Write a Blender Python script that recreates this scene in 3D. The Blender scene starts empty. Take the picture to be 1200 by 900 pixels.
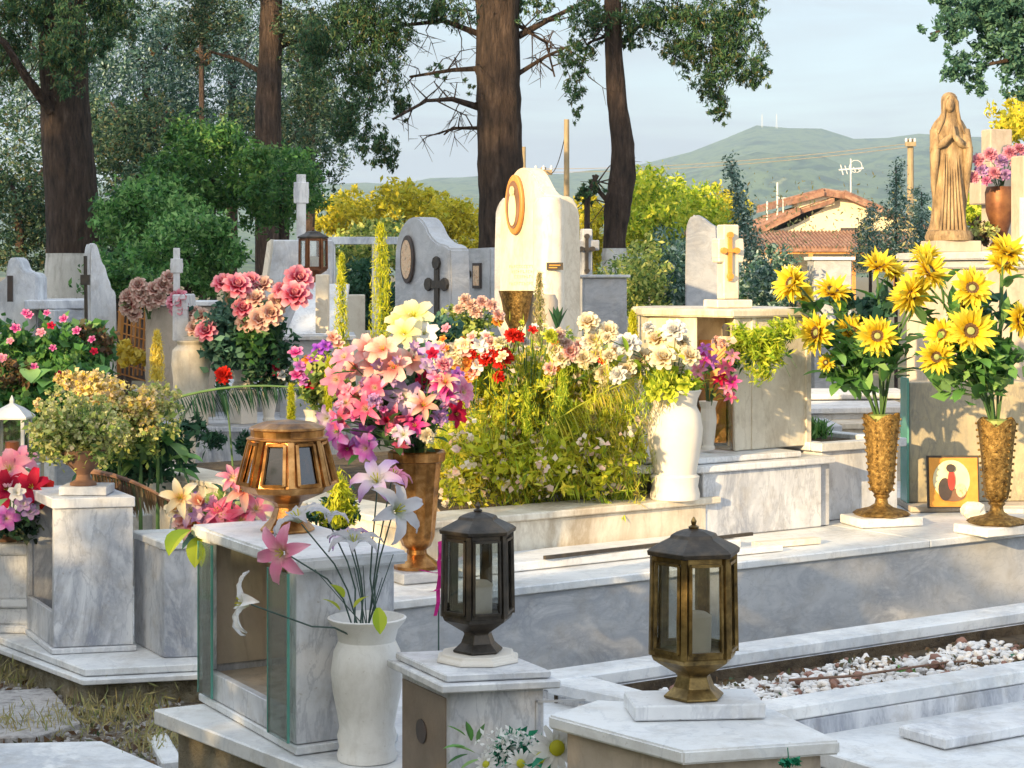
import bpy, bmesh, math, random
import numpy as np
from mathutils import Vector, Matrix, Quaternion
R = random.Random(7); NR = np.random.RandomState(11)
rad = math.radians
sc = bpy.context.scene; C = sc.collection
F, H, HY = 2239.0, 1.57, 320.0           # focal length in photo pixels, eye height, horizon row
def P(px, py, Y): return Vector(((px-600)/F*Y, Y, H-(py-HY)/F*Y))
def G(px, py, z):
    Y = F*(H-z)/(py-HY); return Vector(((px-600)/F*Y, Y, z))
def G2(px, py, z): g = G(px, py, z); return (g.x, g.y)
VA = Vector((.823, .568, 0)); VB = Vector((-.568, .823, 0)); UP = Vector((0, 0, 1))
O0 = Vector((-.40, 6.22, 0))
def L(a, b, z=0): return O0 + VA*a + VB*b + UP*z
def L2(a, b): p = L(a, b); return (p.x, p.y)
def along(N, d, px):
    k = (px-600)/F; return (k*N.y-N.x)/(d.x-k*d.y)
# ------------------------------------------------------------------ camera
cd = bpy.data.cameras.new('camera'); cam = bpy.data.objects.new('camera', cd); C.objects.link(cam)
cam.location = (0, 0, H); cam.rotation_euler = (rad(90), 0, 0)
cd.sensor_width = 36; cd.lens = 36*F/1200; cd.shift_y = -(450-HY)/1200; cd.clip_start = .05; cd.clip_end = 9000
sc.camera = cam
# ------------------------------------------------------------------ materials
def nodes(name):
    m = bpy.data.materials.new(name); m.use_nodes = True; nt = m.node_tree
    return m, nt, nt.nodes['Principled BSDF']
def N_(nt, t, **k):
    n = nt.nodes.new(t)
    for a, b in k.items():
        if a in n.inputs: n.inputs[a].default_value = b
        else: setattr(n, a, b)
    return n
def ramp(nt, stops, fac=None, interp='LINEAR'):
    r = nt.nodes.new('ShaderNodeValToRGB'); e = r.color_ramp.elements; r.color_ramp.interpolation = interp
    while len(e) < len(stops): e.new(.5)
    for i, (p, c) in enumerate(stops):
        e[i].position = p; e[i].color = (*c, 1) if len(c) == 3 else c
    if fac is not None: nt.links.new(fac, r.inputs[0])
    return r
def mix(nt, a, b, fac, mode='MIX'):
    m = nt.nodes.new('ShaderNodeMix'); m.data_type = 'RGBA'; m.blend_type = mode
    for s, v in ((0, fac), (6, a), (7, b)):
        if hasattr(v, 'links'): nt.links.new(v, m.inputs[s])
        else: m.inputs[s].default_value = v if s == 0 else (*v, 1)
    return m.outputs[2]
def pos(nt, scale=(1, 1, 1)):
    g = nt.nodes.new('ShaderNodeNewGeometry'); mp = nt.nodes.new('ShaderNodeMapping'); mp.inputs['Scale'].default_value = scale
    nt.links.new(g.outputs['Position'], mp.inputs[0]); return mp.outputs[0]
def noise(nt, vec, scale, detail=5, rough=.6, dist=0):
    n = N_(nt, 'ShaderNodeTexNoise', Scale=scale, Detail=detail, Roughness=rough, Distortion=dist)
    nt.links.new(vec, n.inputs['Vector']); return n.outputs['Fac']
def bump(nt, bs, h, strength=.3, dist=.01):
    b = N_(nt, 'ShaderNodeBump', Strength=strength, Distance=dist); nt.links.new(h, b.inputs['Height'])
    nt.links.new(b.outputs[0], bs.inputs['Normal'])
def marble(name, base, vein, scale=3, amt=.55, stain=(.25, .2, .13), st=.35, rough=.35, ang=.12, zs=.45, dist=.5):
    m, nt, bs = nodes(name)
    v = pos(nt); mp = nt.nodes.new('ShaderNodeMapping'); mp.inputs['Scale'].default_value = (1.3, 1.3, zs); mp.inputs['Rotation'].default_value = (ang, .12, .4)
    nt.links.new(v, mp.inputs[0])
    n1 = noise(nt, mp.outputs[0], scale, 8, .68, dist)
    r1 = ramp(nt, [(.38, (0, 0, 0)), (.49, (1, 1, 1)), (.53, (.7,)*3), (.66, (0, 0, 0))], n1)
    n0 = noise(nt, mp.outputs[0], scale*.45, 4, .5, .6); r0 = ramp(nt, [(.35, (0, 0, 0)), (.7, (1, 1, 1))], n0)
    f = nt.nodes.new('ShaderNodeMath'); f.operation = 'MULTIPLY'; nt.links.new(r1.outputs[0], f.inputs[0]); nt.links.new(r0.outputs[0], f.inputs[1])
    f2 = nt.nodes.new('ShaderNodeMath'); f2.operation = 'MULTIPLY'; f2.inputs[1].default_value = amt*1.6; nt.links.new(f.outputs[0], f2.inputs[0]); f2.use_clamp = True
    c = mix(nt, base, vein, f2.outputs[0])
    n4 = noise(nt, mp.outputs[0], scale*2.1, 6, .6, dist*.8); r4 = ramp(nt, [(.475, (0, 0, 0)), (.497, (amt*.5,)*3), (.503, (amt*.5,)*3), (.53, (0, 0, 0))], n4); c = mix(nt, c, vein, r4.outputs[0])
    n2 = noise(nt, v, 9, 8, .7); r2 = ramp(nt, [(.48, (0, 0, 0)), (.75, (st,)*3)], n2)
    c = mix(nt, c, stain, r2.outputs[0])
    n3 = noise(nt, v, 90, 3, .6); r3 = ramp(nt, [(.66, (0, 0, 0)), (.74, (st*.9,)*3)], n3)
    c = mix(nt, c, stain, r3.outputs[0])
    nt.links.new(c, bs.inputs['Base Color'])
    rr = ramp(nt, [(.3, (rough,)*3), (.8, (min(1, rough+.35),)*3)], n2); nt.links.new(rr.outputs[0], bs.inputs['Roughness'])
    bump(nt, bs, n3, .12, .004); return m
def rough_mat(name, cols, scale=8, rough=.85, b=.5, bd=.02, stretch=(1, 1, 1), metallic=0, detail=8):
    m, nt, bs = nodes(name); v = pos(nt, stretch)
    n = noise(nt, v, scale, detail, .65); k = len(cols)
    r = ramp(nt, [(.3+.4*i/max(1, k-1), c) for i, c in enumerate(cols)], n); nt.links.new(r.outputs[0], bs.inputs['Base Color'])
    bs.inputs['Roughness'].default_value = rough; bs.inputs['Metallic'].default_value = metallic
    if b: bump(nt, bs, noise(nt, v, scale*2.3, 8, .7), b, bd)
    return m
def leafmat(name, cols, trans=.35, rough=.5):
    m, nt, bs = nodes(name); g = nt.nodes.new('ShaderNodeNewGeometry')
    k = len(cols); r = ramp(nt, [(i/max(1, k-1), c) for i, c in enumerate(cols)], g.outputs['Random Per Island'])
    nt.links.new(r.outputs[0], bs.inputs['Base Color']); bs.inputs['Roughness'].default_value = rough
    bs.inputs['Specular IOR Level'].default_value = .3
    t = nt.nodes.new('ShaderNodeBsdfTranslucent'); nt.links.new(r.outputs[0], t.inputs[0])
    mx = nt.nodes.new('ShaderNodeMixShader'); mx.inputs[0].default_value = trans
    nt.links.new(bs.outputs[0], mx.inputs[1]); nt.links.new(t.outputs[0], mx.inputs[2])
    nt.links.new(mx.outputs[0], nt.nodes['Material Output'].inputs[0]); return m
def petalmat(name, stops, trans=.3, vary=.12):
    # colour runs along each petal (UV v = 0 at the throat, 1 at the tip), with fine streaks
    m, nt, bs = nodes(name); u = nt.nodes.new('ShaderNodeUVMap'); s = nt.nodes.new('ShaderNodeSeparateXYZ'); nt.links.new(u.outputs[0], s.inputs[0])
    mp = nt.nodes.new('ShaderNodeMapping'); mp.inputs['Scale'].default_value = (14, 1.2, 1); nt.links.new(u.outputs[0], mp.inputs[0])
    ns = noise(nt, mp.outputs[0], 2, 3); bump(nt, bs, ns, .5, .004)
    a = nt.nodes.new('ShaderNodeMath'); a.operation = 'MULTIPLY_ADD'; a.inputs[1].default_value = .5; nt.links.new(ns, a.inputs[0])
    a2 = nt.nodes.new('ShaderNodeMath'); a2.operation = 'SUBTRACT'; a2.inputs[1].default_value = .25; nt.links.new(s.outputs[1], a2.inputs[0]); nt.links.new(a2.outputs[0], a.inputs[2])
    r = ramp(nt, stops, a.outputs[0])
    g = nt.nodes.new('ShaderNodeNewGeometry'); hs = nt.nodes.new('ShaderNodeHueSaturation')
    rv = ramp(nt, [(0, (1-vary*2,)*3), (1, (1+vary,)*3)], g.outputs['Random Per Island']); nt.links.new(rv.outputs[0], hs.inputs['Value'])
    nt.links.new(r.outputs[0], hs.inputs['Color']); c = hs.outputs[0]
    nt.links.new(c, bs.inputs['Base Color']); bs.inputs['Roughness'].default_value = .6; bs.inputs['Specular IOR Level'].default_value = .25
    t = nt.nodes.new('ShaderNodeBsdfTranslucent'); nt.links.new(c, t.inputs[0])
    mx = nt.nodes.new('ShaderNodeMixShader'); mx.inputs[0].default_value = trans
    nt.links.new(bs.outputs[0], mx.inputs[1]); nt.links.new(t.outputs[0], mx.inputs[2])
    nt.links.new(mx.outputs[0], nt.nodes['Material Output'].inputs[0]); return m
def glass(name, tint=(.9, .95, .93), refl=.12):
    m, nt, bs = nodes(name); t = nt.nodes.new('ShaderNodeBsdfTransparent'); t.inputs[0].default_value = (*tint, 1)
    g = nt.nodes.new('ShaderNodeBsdfGlossy'); g.inputs['Roughness'].default_value = .04
    lw = N_(nt, 'ShaderNodeLayerWeight', Blend=.25); r = ramp(nt, [(0, (refl,)*3), (1, (1, 1, 1))], lw.outputs['Facing'])
    mx = nt.nodes.new('ShaderNodeMixShader'); nt.links.new(r.outputs[0], mx.inputs[0]); nt.links.new(t.outputs[0], mx.inputs[1]); nt.links.new(g.outputs[0], mx.inputs[2])
    nt.links.new(mx.outputs[0], nt.nodes['Material Output'].inputs[0]); return m
M = dict(
 white=marble('white_marble', (.74, .75, .76), (.34, .36, .41), 3.4, .65, st=.5),
 slab=marble('slab_marble', (.76, .77, .77), (.40, .43, .47), 2.6, .6, st=.42, ang=.3, zs=1),
 grey=marble('grey_marble', (.50, .51, .53), (.29, .31, .35), 3.0, .7, st=.35, ang=.15, zs=2.6, dist=.7),
 vein=marble('veined_marble', (.68, .69, .71), (.27, .29, .34), 5, .9, st=.5),
 cream=marble('cream_marble', (.76, .70, .58), (.42, .34, .24), 2.4, .6, st=.35),
 gold=marble('golden_marble', (.50, .42, .26), (.16, .16, .15), 3.0, .9, st=.4, rough=.2),
 beige=marble('beige_stone', (.54, .46, .37), (.26, .22, .18), 2.0, .6, st=.4, rough=.6),
 cvase=marble('ceramic_vase', (.80, .79, .76), (.5, .48, .44), 3, .35, st=.3, rough=.35),
 vase=marble('vase_marble', (.70, .65, .57), (.6, .58, .55), 2, .3, st=.15, rough=.45),
 brown=rough_mat('brown_board', [(.16, .12, .085), (.25, .2, .15)], 6, .7, .2),
 conc=rough_mat('weathered_concrete', [(.12, .1, .07), (.3, .26, .18), (.42, .38, .3)], 5, .95, 1, .04),
 rubble=rough_mat('rubble', [(.10, .08, .05), (.34, .30, .2), (.5, .46, .36)], 14, .95, 1, .06),
 soil=rough_mat('soil', [(.035, .025, .018), (.12, .085, .05), (.2, .15, .09)], 12, 1, 1, .05),
 dirt=rough_mat('dirt_ground', [(.10, .085, .05), (.2, .16, .1), (.09, .12, .04)], 3, 1, .8, .05),
 bark=rough_mat('bark', [(.015, .010, .008), (.07, .045, .034), (.12, .078, .058), (.21, .145, .11)], 22, .95, 1, .16, (1, 1, .2)),
 wash=rough_mat('whitewashed_bark', [(.5, .49, .46), (.8, .8, .78), (.84, .84, .82)], 16, .95, 1, .06, (1, 1, .2)),
 brass=rough_mat('aged_brass', [(.05, .035, .018), (.20, .135, .05), (.42, .29, .11)], 26, .38, .25, .004, metallic=.85),
 dbrass=rough_mat('dark_bronze', [(.03, .028, .025), (.07, .06, .05), (.13, .1, .07)], 20, .45, .25, .004, metallic=.7),
 rust=rough_mat('rusty_brown_metal', [(.08, .03, .015), (.2, .08, .035), (.3, .13, .05)], 14, .5, .2, .003, metallic=.5),
 seed=rough_mat('seed_head', [(.03, .015, .008), (.14, .07, .03), (.3, .2, .12)], 260, .9, 1, .01),
 copper=rough_mat('copper', [(.08, .035, .015), (.36, .17, .05), (.64, .36, .14)], 17, .28, .15, .003, metallic=.85),
 gild=rough_mat('gilt_bronze', [(.07, .04, .015), (.28, .17, .05), (.55, .36, .12)], 55, .42, .8, .008, metallic=.85),
 goldp=rough_mat('gold_paint', [(.75, .3, .05), (.85, .42, .08)], 20, .4, .1, .003, metallic=.4),
 iron=rough_mat('dark_iron', [(.03, .03, .03), (.09, .07, .05)], 30, .6, .2, .003, metallic=.3),
 wood=rough_mat('orange_wood', [(.3, .1, .02), (.6, .27, .06), (.45, .18, .04)], 7, .5, .2, .005, (1, 1, .2)),
 pole=rough_mat('pole_wood', [(.2, .15, .09), (.38, .3, .18)], 9, .8, .2, .01, (1, 1, .2)),
 dglass=glass('smoked_glass', (.35, .3, .25), .06), glass=glass('lantern_glass', (.94, .96, .95), .07), gglass=glass('green_glass', (.80, .90, .87), .16),  # dglass tint paints the dark lantern interior into the copper lantern panes
 edge=rough_mat('glass_edge', [(.07, .26, .21), (.13, .36, .3)], 5, .25, 0),
 candle=rough_mat('candle_wax', [(.5, .42, .32), (.72, .62, .5)], 9, .6, 0),
 wick=rough_mat('red_glass_cup', [(.4, .08, .04), (.55, .14, .07)], 9, .3, 0),
 zinc=rough_mat('painted_zinc', [(.5, .51, .52), (.64, .65, .66)], 14, .45, .1, .003),
 statue=rough_mat('statue_stone', [(.09, .06, .035), (.32, .22, .12), (.50, .38, .22)], 16, .9, .6, .02, (1.6, 1.6, .5)),
 stem=rough_mat('stem_green', [(.04, .1, .03), (.09, .18, .05)], 9, .6, 0),
 wire=rough_mat('dark_stem', [(.02, .05, .04), (.05, .1, .08)], 9, .6, 0),
 tile=rough_mat('roof_tile', [(.10, .06, .045), (.25, .13, .09), (.36, .24, .17)], 3, .9, .4, .03),
 plaster=rough_mat('cream_plaster', [(.68, .6, .42), (.76, .69, .5)], 1, .9, .2, .01),
 hill=rough_mat('hill_scrub', [(.008, .028, .018), (.015, .05, .025), (.10, .15, .06), (.02, .05, .03), (.22, .24, .11)], .022, 1, 0),
 path=rough_mat('gritty_path', [(.05, .04, .03), (.17, .13, .09), (.30, .26, .21), (.12, .10, .07)], 26, 1, 1, .03),
 pave=rough_mat('paving', [(.16, .15, .14), (.36, .34, .33), (.5, .48, .47), (.28, .26, .24)], 22, .95, 1, .015),
 icon=rough_mat('icon_print', [(.5, .2, .08), (.75, .55, .35), (.25, .12, .08)], 40, .4, 0),
 darkp=rough_mat('dark_paint', [(.03, .03, .03), (.08, .05, .04)], 20, .5, 0),
 redp=rough_mat('red_paint', [(.4, .03, .02), (.5, .06, .04)], 20, .5, 0),
 creamp=rough_mat('cream_paint', [(.7, .62, .36), (.8, .72, .46)], 20, .5, 0),
 clay=rough_mat('terracotta', [(.13, .07, .045), (.24, .13, .08)], 12, .85, .4, .005),
 peb=rough_mat('white_pebble', [(.6, .58, .56), (.82, .8, .78)], 3, .8, .3, .005),
 rpeb=rough_mat('brown_pebble', [(.16, .07, .05), (.35, .2, .15)], 3, .8, .3, .005),
 g_dark=leafmat('leaf_dark', [(.01, .035, .02), (.02, .065, .035), (.04, .10, .05), (.14, .22, .13), (.12, .10, .04)]),
 g_cedar=leafmat('leaf_cedar', [(.012, .045, .03), (.03, .09, .045), (.06, .15, .06), (.1, .2, .09), (.16, .13, .05)]),
 g_blue=leafmat('leaf_bluegreen', [(.03, .10, .08), (.08, .19, .13), (.15, .29, .2)]),
 g_grey=leafmat('leaf_greygreen', [(.02, .06, .045), (.04, .10, .07), (.07, .16, .12), (.10, .2, .15), (.22, .34, .3), (.42, .54, .52)]),
 g_mid=leafmat('leaf_mid', [(.02, .08, .03), (.06, .19, .04), (.14, .32, .08), (.05, .15, .06), (.25, .4, .12)]),
 g_bright=leafmat('leaf_bright', [(.02, .08, .025), (.07, .21, .05), (.15, .36, .09), (.3, .5, .16), (.04, .13, .05)]),
 g_yellow=leafmat('leaf_yellow', [(.2, .22, .02), (.6, .52, .03), (.78, .66, .06), (.4, .45, .04)], .4),
 g_lime=leafmat('leaf_lime', [(.10, .22, .02), (.34, .48, .03), (.55, .62, .06), (.68, .66, .08)], .4),
 g_straw=leafmat('leaf_straw', [(.3, .26, .1), (.5, .42, .2), (.24, .3, .1)], .4),
 g_fox=leafmat('foxtail_lime', [(.35, .42, .02), (.55, .58, .03), (.65, .6, .06)], .4),
 g_mixb=leafmat('shrub_mixed', [(.05, .1, .04), (.2, .32, .07), (.46, .54, .14), (.7, .66, .22)], .35),
 g_fern=leafmat('fern_dark', [(.01, .05, .03), (.03, .1, .05), (.05, .13, .06)]),
 g_dry=leafmat('palm_dry', [(.09, .05, .03), (.2, .12, .06), (.06, .1, .05)]),
 g_palmy=leafmat('palm_yellow', [(.5, .5, .04), (.75, .65, .08), (.35, .42, .05), (.7, .5, .1)], .4),
 g_teal=leafmat('artificial_leaf', [(.005, .11, .06), (.01, .2, .1), (.02, .28, .15)], .2),
 kal=leafmat('kalanchoe_bloom', [(.75, .55, .06), (.8, .68, .25), (.6, .5, .3), (.78, .6, .4)], .3),
 kalg=leafmat('faded_bloom', [(.42, .48, .14), (.66, .64, .3), (.26, .38, .08), (.6, .52, .36)], .3),
 babyb=leafmat('tiny_white_bloom', [(.7, .7, .66), (.8, .8, .78)], .3),
 magb=leafmat('tiny_magenta_bloom', [(.6, .02, .2), (.7, .15, .4), (.5, .02, .3)], .3),
 ylb=leafmat('tiny_yellow_bloom', [(.8, .6, .03), (.8, .7, .2)], .3),
 pkb=leafmat('tiny_salmon_bloom', [(.75, .3, .2), (.8, .5, .4), (.78, .6, .5)], .3),
 crb=leafmat('tiny_cream_bloom', [(.8, .66, .42), (.82, .74, .6), (.78, .5, .4)], .3),
)
PM = dict(
 rose=petalmat('petal_rose', [(0, (.42, .01, .06)), (.5, (.70, .10, .2)), (1, (.84, .42, .48))]),
 rosed=petalmat('petal_faded_rose', [(0, (.4, .1, .08)), (.45, (.66, .32, .27)), (1, (.76, .6, .5))]),
 cream=petalmat('petal_cream', [(0, (.78, .42, .12)), (.4, (.84, .68, .4)), (1, (.88, .82, .66))]),
 white=petalmat('petal_white', [(0, (.7, .7, .5)), (.3, (.82, .8, .76)), (1, (.84, .83, .82))]),
 sheer=petalmat('petal_sheer', [(0, (.55, .6, .4)), (.3, (.6, .6, .62)), (1, (.66, .64, .68))], .5),
 yell=petalmat('petal_pale_yellow', [(0, (.7, .62, .1)), (.5, (.82, .75, .35)), (1, (.84, .8, .6))]),
 sun=petalmat('petal_sunflower', [(0, (.62, .3, .01)), (.3, (.84, .60, .02)), (1, (.90, .80, .10))], .35),
 pink=petalmat('petal_pink', [(0, (.8, .6, .6)), (.3, (.75, .1, .22)), (.7, (.8, .16, .3)), (1, (.85, .6, .62))]),
 lil=petalmat('petal_lilac', [(0, (.8, .78, .66)), (.4, (.72, .58, .72)), (1, (.52, .25, .62))]),
 purp=petalmat('petal_purple', [(0, (.6, .35, .6)), (.5, (.5, .1, .5)), (1, (.6, .35, .75))]),
 viol=petalmat('petal_violet', [(0, (.7, .5, .1)), (.3, (.35, .05, .6)), (1, (.45, .15, .75))]),
 peach=petalmat('petal_peach', [(0, (.65, .12, .12)), (.5, (.82, .38, .34)), (1, (.86, .66, .6))]),
 salmon=petalmat('petal_salmon', [(0, (.7, .15, .1)), (.5, (.8, .4, .3)), (1, (.85, .7, .6))]),
 red=petalmat('petal_red', [(0, (.35, .0, .0)), (1, (.8, .03, .015))]),
 crim=petalmat('petal_crimson', [(0, (.3, .0, .03)), (1, (.62, .01, .06))]),
 mag=petalmat('petal_magenta', [(0, (.5, .02, .2)), (.5, (.65, .05, .3)), (1, (.75, .35, .55))]),
 softp=petalmat('petal_soft_pink', [(0, (.8, .6, .5)), (.4, (.75, .22, .36)), (1, (.82, .42, .52))]),
 limep=petalmat('petal_lime', [(0, (.3, .4, .03)), (1, (.65, .68, .06))]),
 oran=petalmat('petal_orange', [(0, (.7, .12, .02)), (1, (.82, .35, .06))]),
)
# ------------------------------------------------------------------ mesh helpers
class MB:
    def __init__(s): s.v = []; s.f = []; s.uv = {}
    def add(s, vs, fs):
        o = len(s.v); s.v += [tuple(v) for v in vs]; s.f += [tuple(i+o for i in f) for f in fs]; return s
    def prism(s, poly, z0, z1):
        n = len(poly); a = sum(poly[i][0]*poly[(i+1) % n][1]-poly[(i+1) % n][0]*poly[i][1] for i in range(n))
        if a < 0: poly = poly[::-1]
        vs = [(p[0], p[1], z0) for p in poly]+[(p[0], p[1], z1) for p in poly]
        return s.add(vs, [tuple(range(n))[::-1], tuple(range(n, 2*n))]+[(i, (i+1) % n, n+(i+1) % n, n+i) for i in range(n)])
    def ext(s, pts, d):
        n = len(pts); d = Vector(d); vs = [Vector(p) for p in pts]+[Vector(p)+d for p in pts]
        return s.add(vs, [tuple(range(n)), tuple(range(n, 2*n))[::-1]]+[(i, n+i, n+(i+1) % n, (i+1) % n) for i in range(n)])
    def box(s, c, w, d, z0, z1, rot=0):
        cr, sr = math.cos(rot), math.sin(rot)
        return s.prism([(c[0]+x*cr-y*sr, c[1]+x*sr+y*cr) for x, y in ((-w/2, -d/2), (w/2, -d/2), (w/2, d/2), (-w/2, d/2))], z0, z1)
    def beam(s, a, b, w, h):
        a, b = Vector(a), Vector(b); d = (b-a).normalized(); x = d.cross(UP)
        if x.length < 1e-3: x = Vector((1, 0, 0))
        x.normalize(); y = x.cross(d)
        q = [x*w/2+y*h/2, -x*w/2+y*h/2, -x*w/2-y*h/2, x*w/2-y*h/2]
        return s.add([a+i for i in q]+[b+i for i in q], [(0, 1, 2, 3), (7, 6, 5, 4)]+[(i, 4+i, 4+(i+1) % 4, (i+1) % 4) for i in range(4)])
    def lathe(s, prof, n=24, c=(0, 0, 0), rot=0, flute=0):
        o = []
        for r, z in prof:
            for i in range(n):
                a = rot+2*math.pi*i/n; rr = r*(1+(flute if i % 2 else -flute)); o.append((c[0]+rr*math.cos(a), c[1]+rr*math.sin(a), c[2]+z))
        f = [(j*n+i, j*n+(i+1) % n, (j+1)*n+(i+1) % n, (j+1)*n+i) for j in range(len(prof)-1) for i in range(n)]
        f += [tuple(range(n))[::-1], tuple(range((len(prof)-1)*n, len(prof)*n))]
        return s.add(o, f)
    def tube(s, pts, r0, r1=None, n=6):
        r1 = r0 if r1 is None else r1; pts = [Vector(p) for p in pts]; k = len(pts); vs = []
        for i, p in enumerate(pts):
            d = (pts[min(i+1, k-1)]-pts[max(i-1, 0)]).normalized(); x = d.cross(Vector((.3, .9, .1))).normalized(); y = d.cross(x)
            r = r0[i] if isinstance(r0, (list, tuple)) else r0+(r1-r0)*i/(k-1)
            vs += [p+(x*math.cos(2*math.pi*j/n)+y*math.sin(2*math.pi*j/n))*r for j in range(n)]
        f = [(i*n+j, i*n+(j+1) % n, (i+1)*n+(j+1) % n, (i+1)*n+j) for i in range(k-1) for j in range(n)]+[tuple(range(n))[::-1], tuple(range((k-1)*n, k*n))]
        return s.add(vs, f)
    def ball(s, c, r, sx=1, sy=1, sz=1, n=10, m=6, jit=0):
        vs = [(c[0], c[1], c[2]-r*sz)]
        for j in range(1, m):
            t = math.pi*j/m-math.pi/2
            for i in range(n):
                k = 1+R.uniform(-jit, jit); a = 2*math.pi*i/n
                vs.append((c[0]+r*sx*k*math.cos(t)*math.cos(a), c[1]+r*sy*k*math.cos(t)*math.sin(a), c[2]+r*sz*k*math.sin(t)))
        vs.append((c[0], c[1], c[2]+r*sz)); e = len(vs)-1
        f = [(0, 1+(i+1) % n, 1+i) for i in range(n)]+[(e, 1+(m-2)*n+i, 1+(m-2)*n+(i+1) % n) for i in range(n)]
        f += [(1+j*n+i, 1+j*n+(i+1) % n, 1+(j+1)*n+(i+1) % n, 1+(j+1)*n+i) for j in range(m-2) for i in range(n)]
        return s.add(vs, f)
    def petal(s, base, az, ln, w, tilt, curl, cup=.2, r0=0.0, point=.5, wav=0, nu=5, roll=0, nv=3):
        # petal grows outward at azimuth az; tilt = starting elevation, curl = change of elevation to the tip
        ca, sa = math.cos(az), math.sin(az); r = r0; z = 0; vs = []; uv = []
        for i in range(nu+1):
            t = i/nu; e = tilt+curl*t
            if i: r += math.cos(e)*ln/nu; z += math.sin(e)*ln/nu
            ww = w*(.35+.65*math.sin(min(1, t*1.5)*math.pi/2))*(1-t**(2.2 if point < .6 else 5)*(.98 if point > .3 else .6)) if t > 0 else w*.3
            ww = max(ww, w*.04)
            for j in range(nv):
                q = -1+2*j/(nv-1); side = q*ww/2
                up = cup*ww*abs(q)**2+wav*w*math.sin(i*2.1+j*2.7+az*3)
                rr = r-math.sin(e)*up; zz = z+math.cos(e)*up
                vs.append((base[0]+rr*ca-side*sa, base[1]+rr*sa+side*ca, base[2]+zz)); uv.append((.5+q/2, t))
        f = [(i*nv+j, i*nv+j+1, (i+1)*nv+j+1, (i+1)*nv+j) for i in range(nu) for j in range(nv-1)]
        o = len(s.v)
        for k, q in enumerate(uv): s.uv[o+k] = q
        return s.add(vs, f)
    def leaf(s, p, d, ln, w, droop=.4, n=4):
        p = Vector(p); d = Vector(d).normalized(); x = d.cross(UP)
        if x.length < .05: x = Vector((1, 0, 0))
        x.normalize(); vs = []; q = p.copy()
        for i in range(n+1):
            t = i/n; ww = w*math.sin(math.pi*(.08+.92*t)*.98)*.5 if i < n else w*.02
            nrm = x.cross(d); vs += [q-x*ww+nrm*ww*.35, q, q+x*ww+nrm*ww*.35]
            q = q+d*ln/n; d = (d-UP*droop/n).normalized()
        return s.add(vs, [(i*3+j, i*3+j+1, i*3+j+4, i*3+j+3) for i in range(n) for j in range(2)])
    def build(s, name, mat, parent=None, smooth=False, bev=0, ang=35, seg=1):
        me = bpy.data.meshes.new(name)
        off = tuple(parent_loc(parent)) if parent else (0, 0, 0)
        me.from_pydata([(v[0]-off[0], v[1]-off[1], v[2]-off[2]) for v in s.v], [], s.f)
        if s.uv:
            lay = me.uv_layers.new(name='UVMap'); li = [0]*len(me.loops); me.loops.foreach_get('vertex_index', li)
            lay.data.foreach_set('uv', [c for i in li for c in s.uv.get(i, (0, 0))])
        if bev:
            bm = bmesh.new(); bm.from_mesh(me); bmesh.ops.recalc_face_normals(bm, faces=bm.faces)
            es = [e for e in bm.edges if len(e.link_faces) == 2 and e.calc_face_angle(0) > .6]
            bmesh.ops.bevel(bm, geom=es, offset=bev, segments=seg, affect='EDGES', clamp_overlap=True); bm.to_mesh(me); bm.free()
        elif not s.uv:
            bm = bmesh.new(); bm.from_mesh(me); bmesh.ops.recalc_face_normals(bm, faces=bm.faces); bm.to_mesh(me); bm.free()
        if smooth:
            me.polygons.foreach_set('use_smooth', [True]*len(me.polygons)); me.set_sharp_from_angle(angle=rad(ang))
        me.materials.append(mat); o = bpy.data.objects.new(name, me); C.objects.link(o)
        if parent: o.parent = parent
        return o
def parent_loc(p):
    v = Vector((0, 0, 0))
    while p: v += p.location; p = p.parent
    return v
def tag(o, label=None, cat=None, group=None, kind=None):
    if label: o['label'] = label
    if cat: o['category'] = cat
    if group: o['group'] = group
    if kind: o['kind'] = kind
    return o
def thing(name, loc, label, cat, group=None):
    o = bpy.data.objects.new(name, None); C.objects.link(o); o.location = Vector(loc); o.empty_display_size = .1
    return tag(o, label, cat, group)
def kids(o): return [c for c in bpy.data.objects if c.parent == o]
def copy_tree(o, parent=None):
    c = o.copy(); C.objects.link(c); c.parent = parent
    for ch in kids(o): copy_tree(ch, c)
    return c
def struct(o): o['kind'] = 'structure'; return o
# bulk leaves: centres (N,3) -> N rhombic leaves in one mesh
def leaves(name, mat, cen, size, aspect=.5, parent=None, updir=None, jitter=.5, seed=1, fold=.2):
    rs = np.random.RandomState(int(seed) % 99991); cen = np.asarray(cen, float); n = len(cen)
    d = rs.normal(size=(n, 3))
    if updir is not None: d = d*jitter+np.asarray(updir, float)
    d /= np.linalg.norm(d, axis=1)[:, None]
    e = rs.normal(size=(n, 3)); x = np.cross(d, e); x /= np.linalg.norm(x, axis=1)[:, None]; nn = np.cross(x, d)
    sz = size*rs.uniform(.6, 1.35, (n, 1))
    a = cen-d*sz/2; b = cen+d*sz/2; m = cen-d*sz*.08
    l = m-x*sz*aspect/2+nn*sz*fold*aspect; r = m+x*sz*aspect/2+nn*sz*fold*aspect
    v = np.stack([a, l, b, r], 1).reshape(-1, 3)
    if parent: v = v-np.array(parent_loc(parent))
    me = bpy.data.meshes.new(name); me.vertices.add(4*n); me.vertices.foreach_set('co', v.ravel())
    me.loops.add(4*n); me.loops.foreach_set('vertex_index', np.arange(4*n, dtype=np.int32))
    me.polygons.add(n); me.polygons.foreach_set('loop_start', np.arange(0, 4*n, 4, dtype=np.int32))
    me.update(calc_edges=True); me.materials.append(mat)
    o = bpy.data.objects.new(name, me); C.objects.link(o)
    if parent: o.parent = parent
    return o
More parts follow.
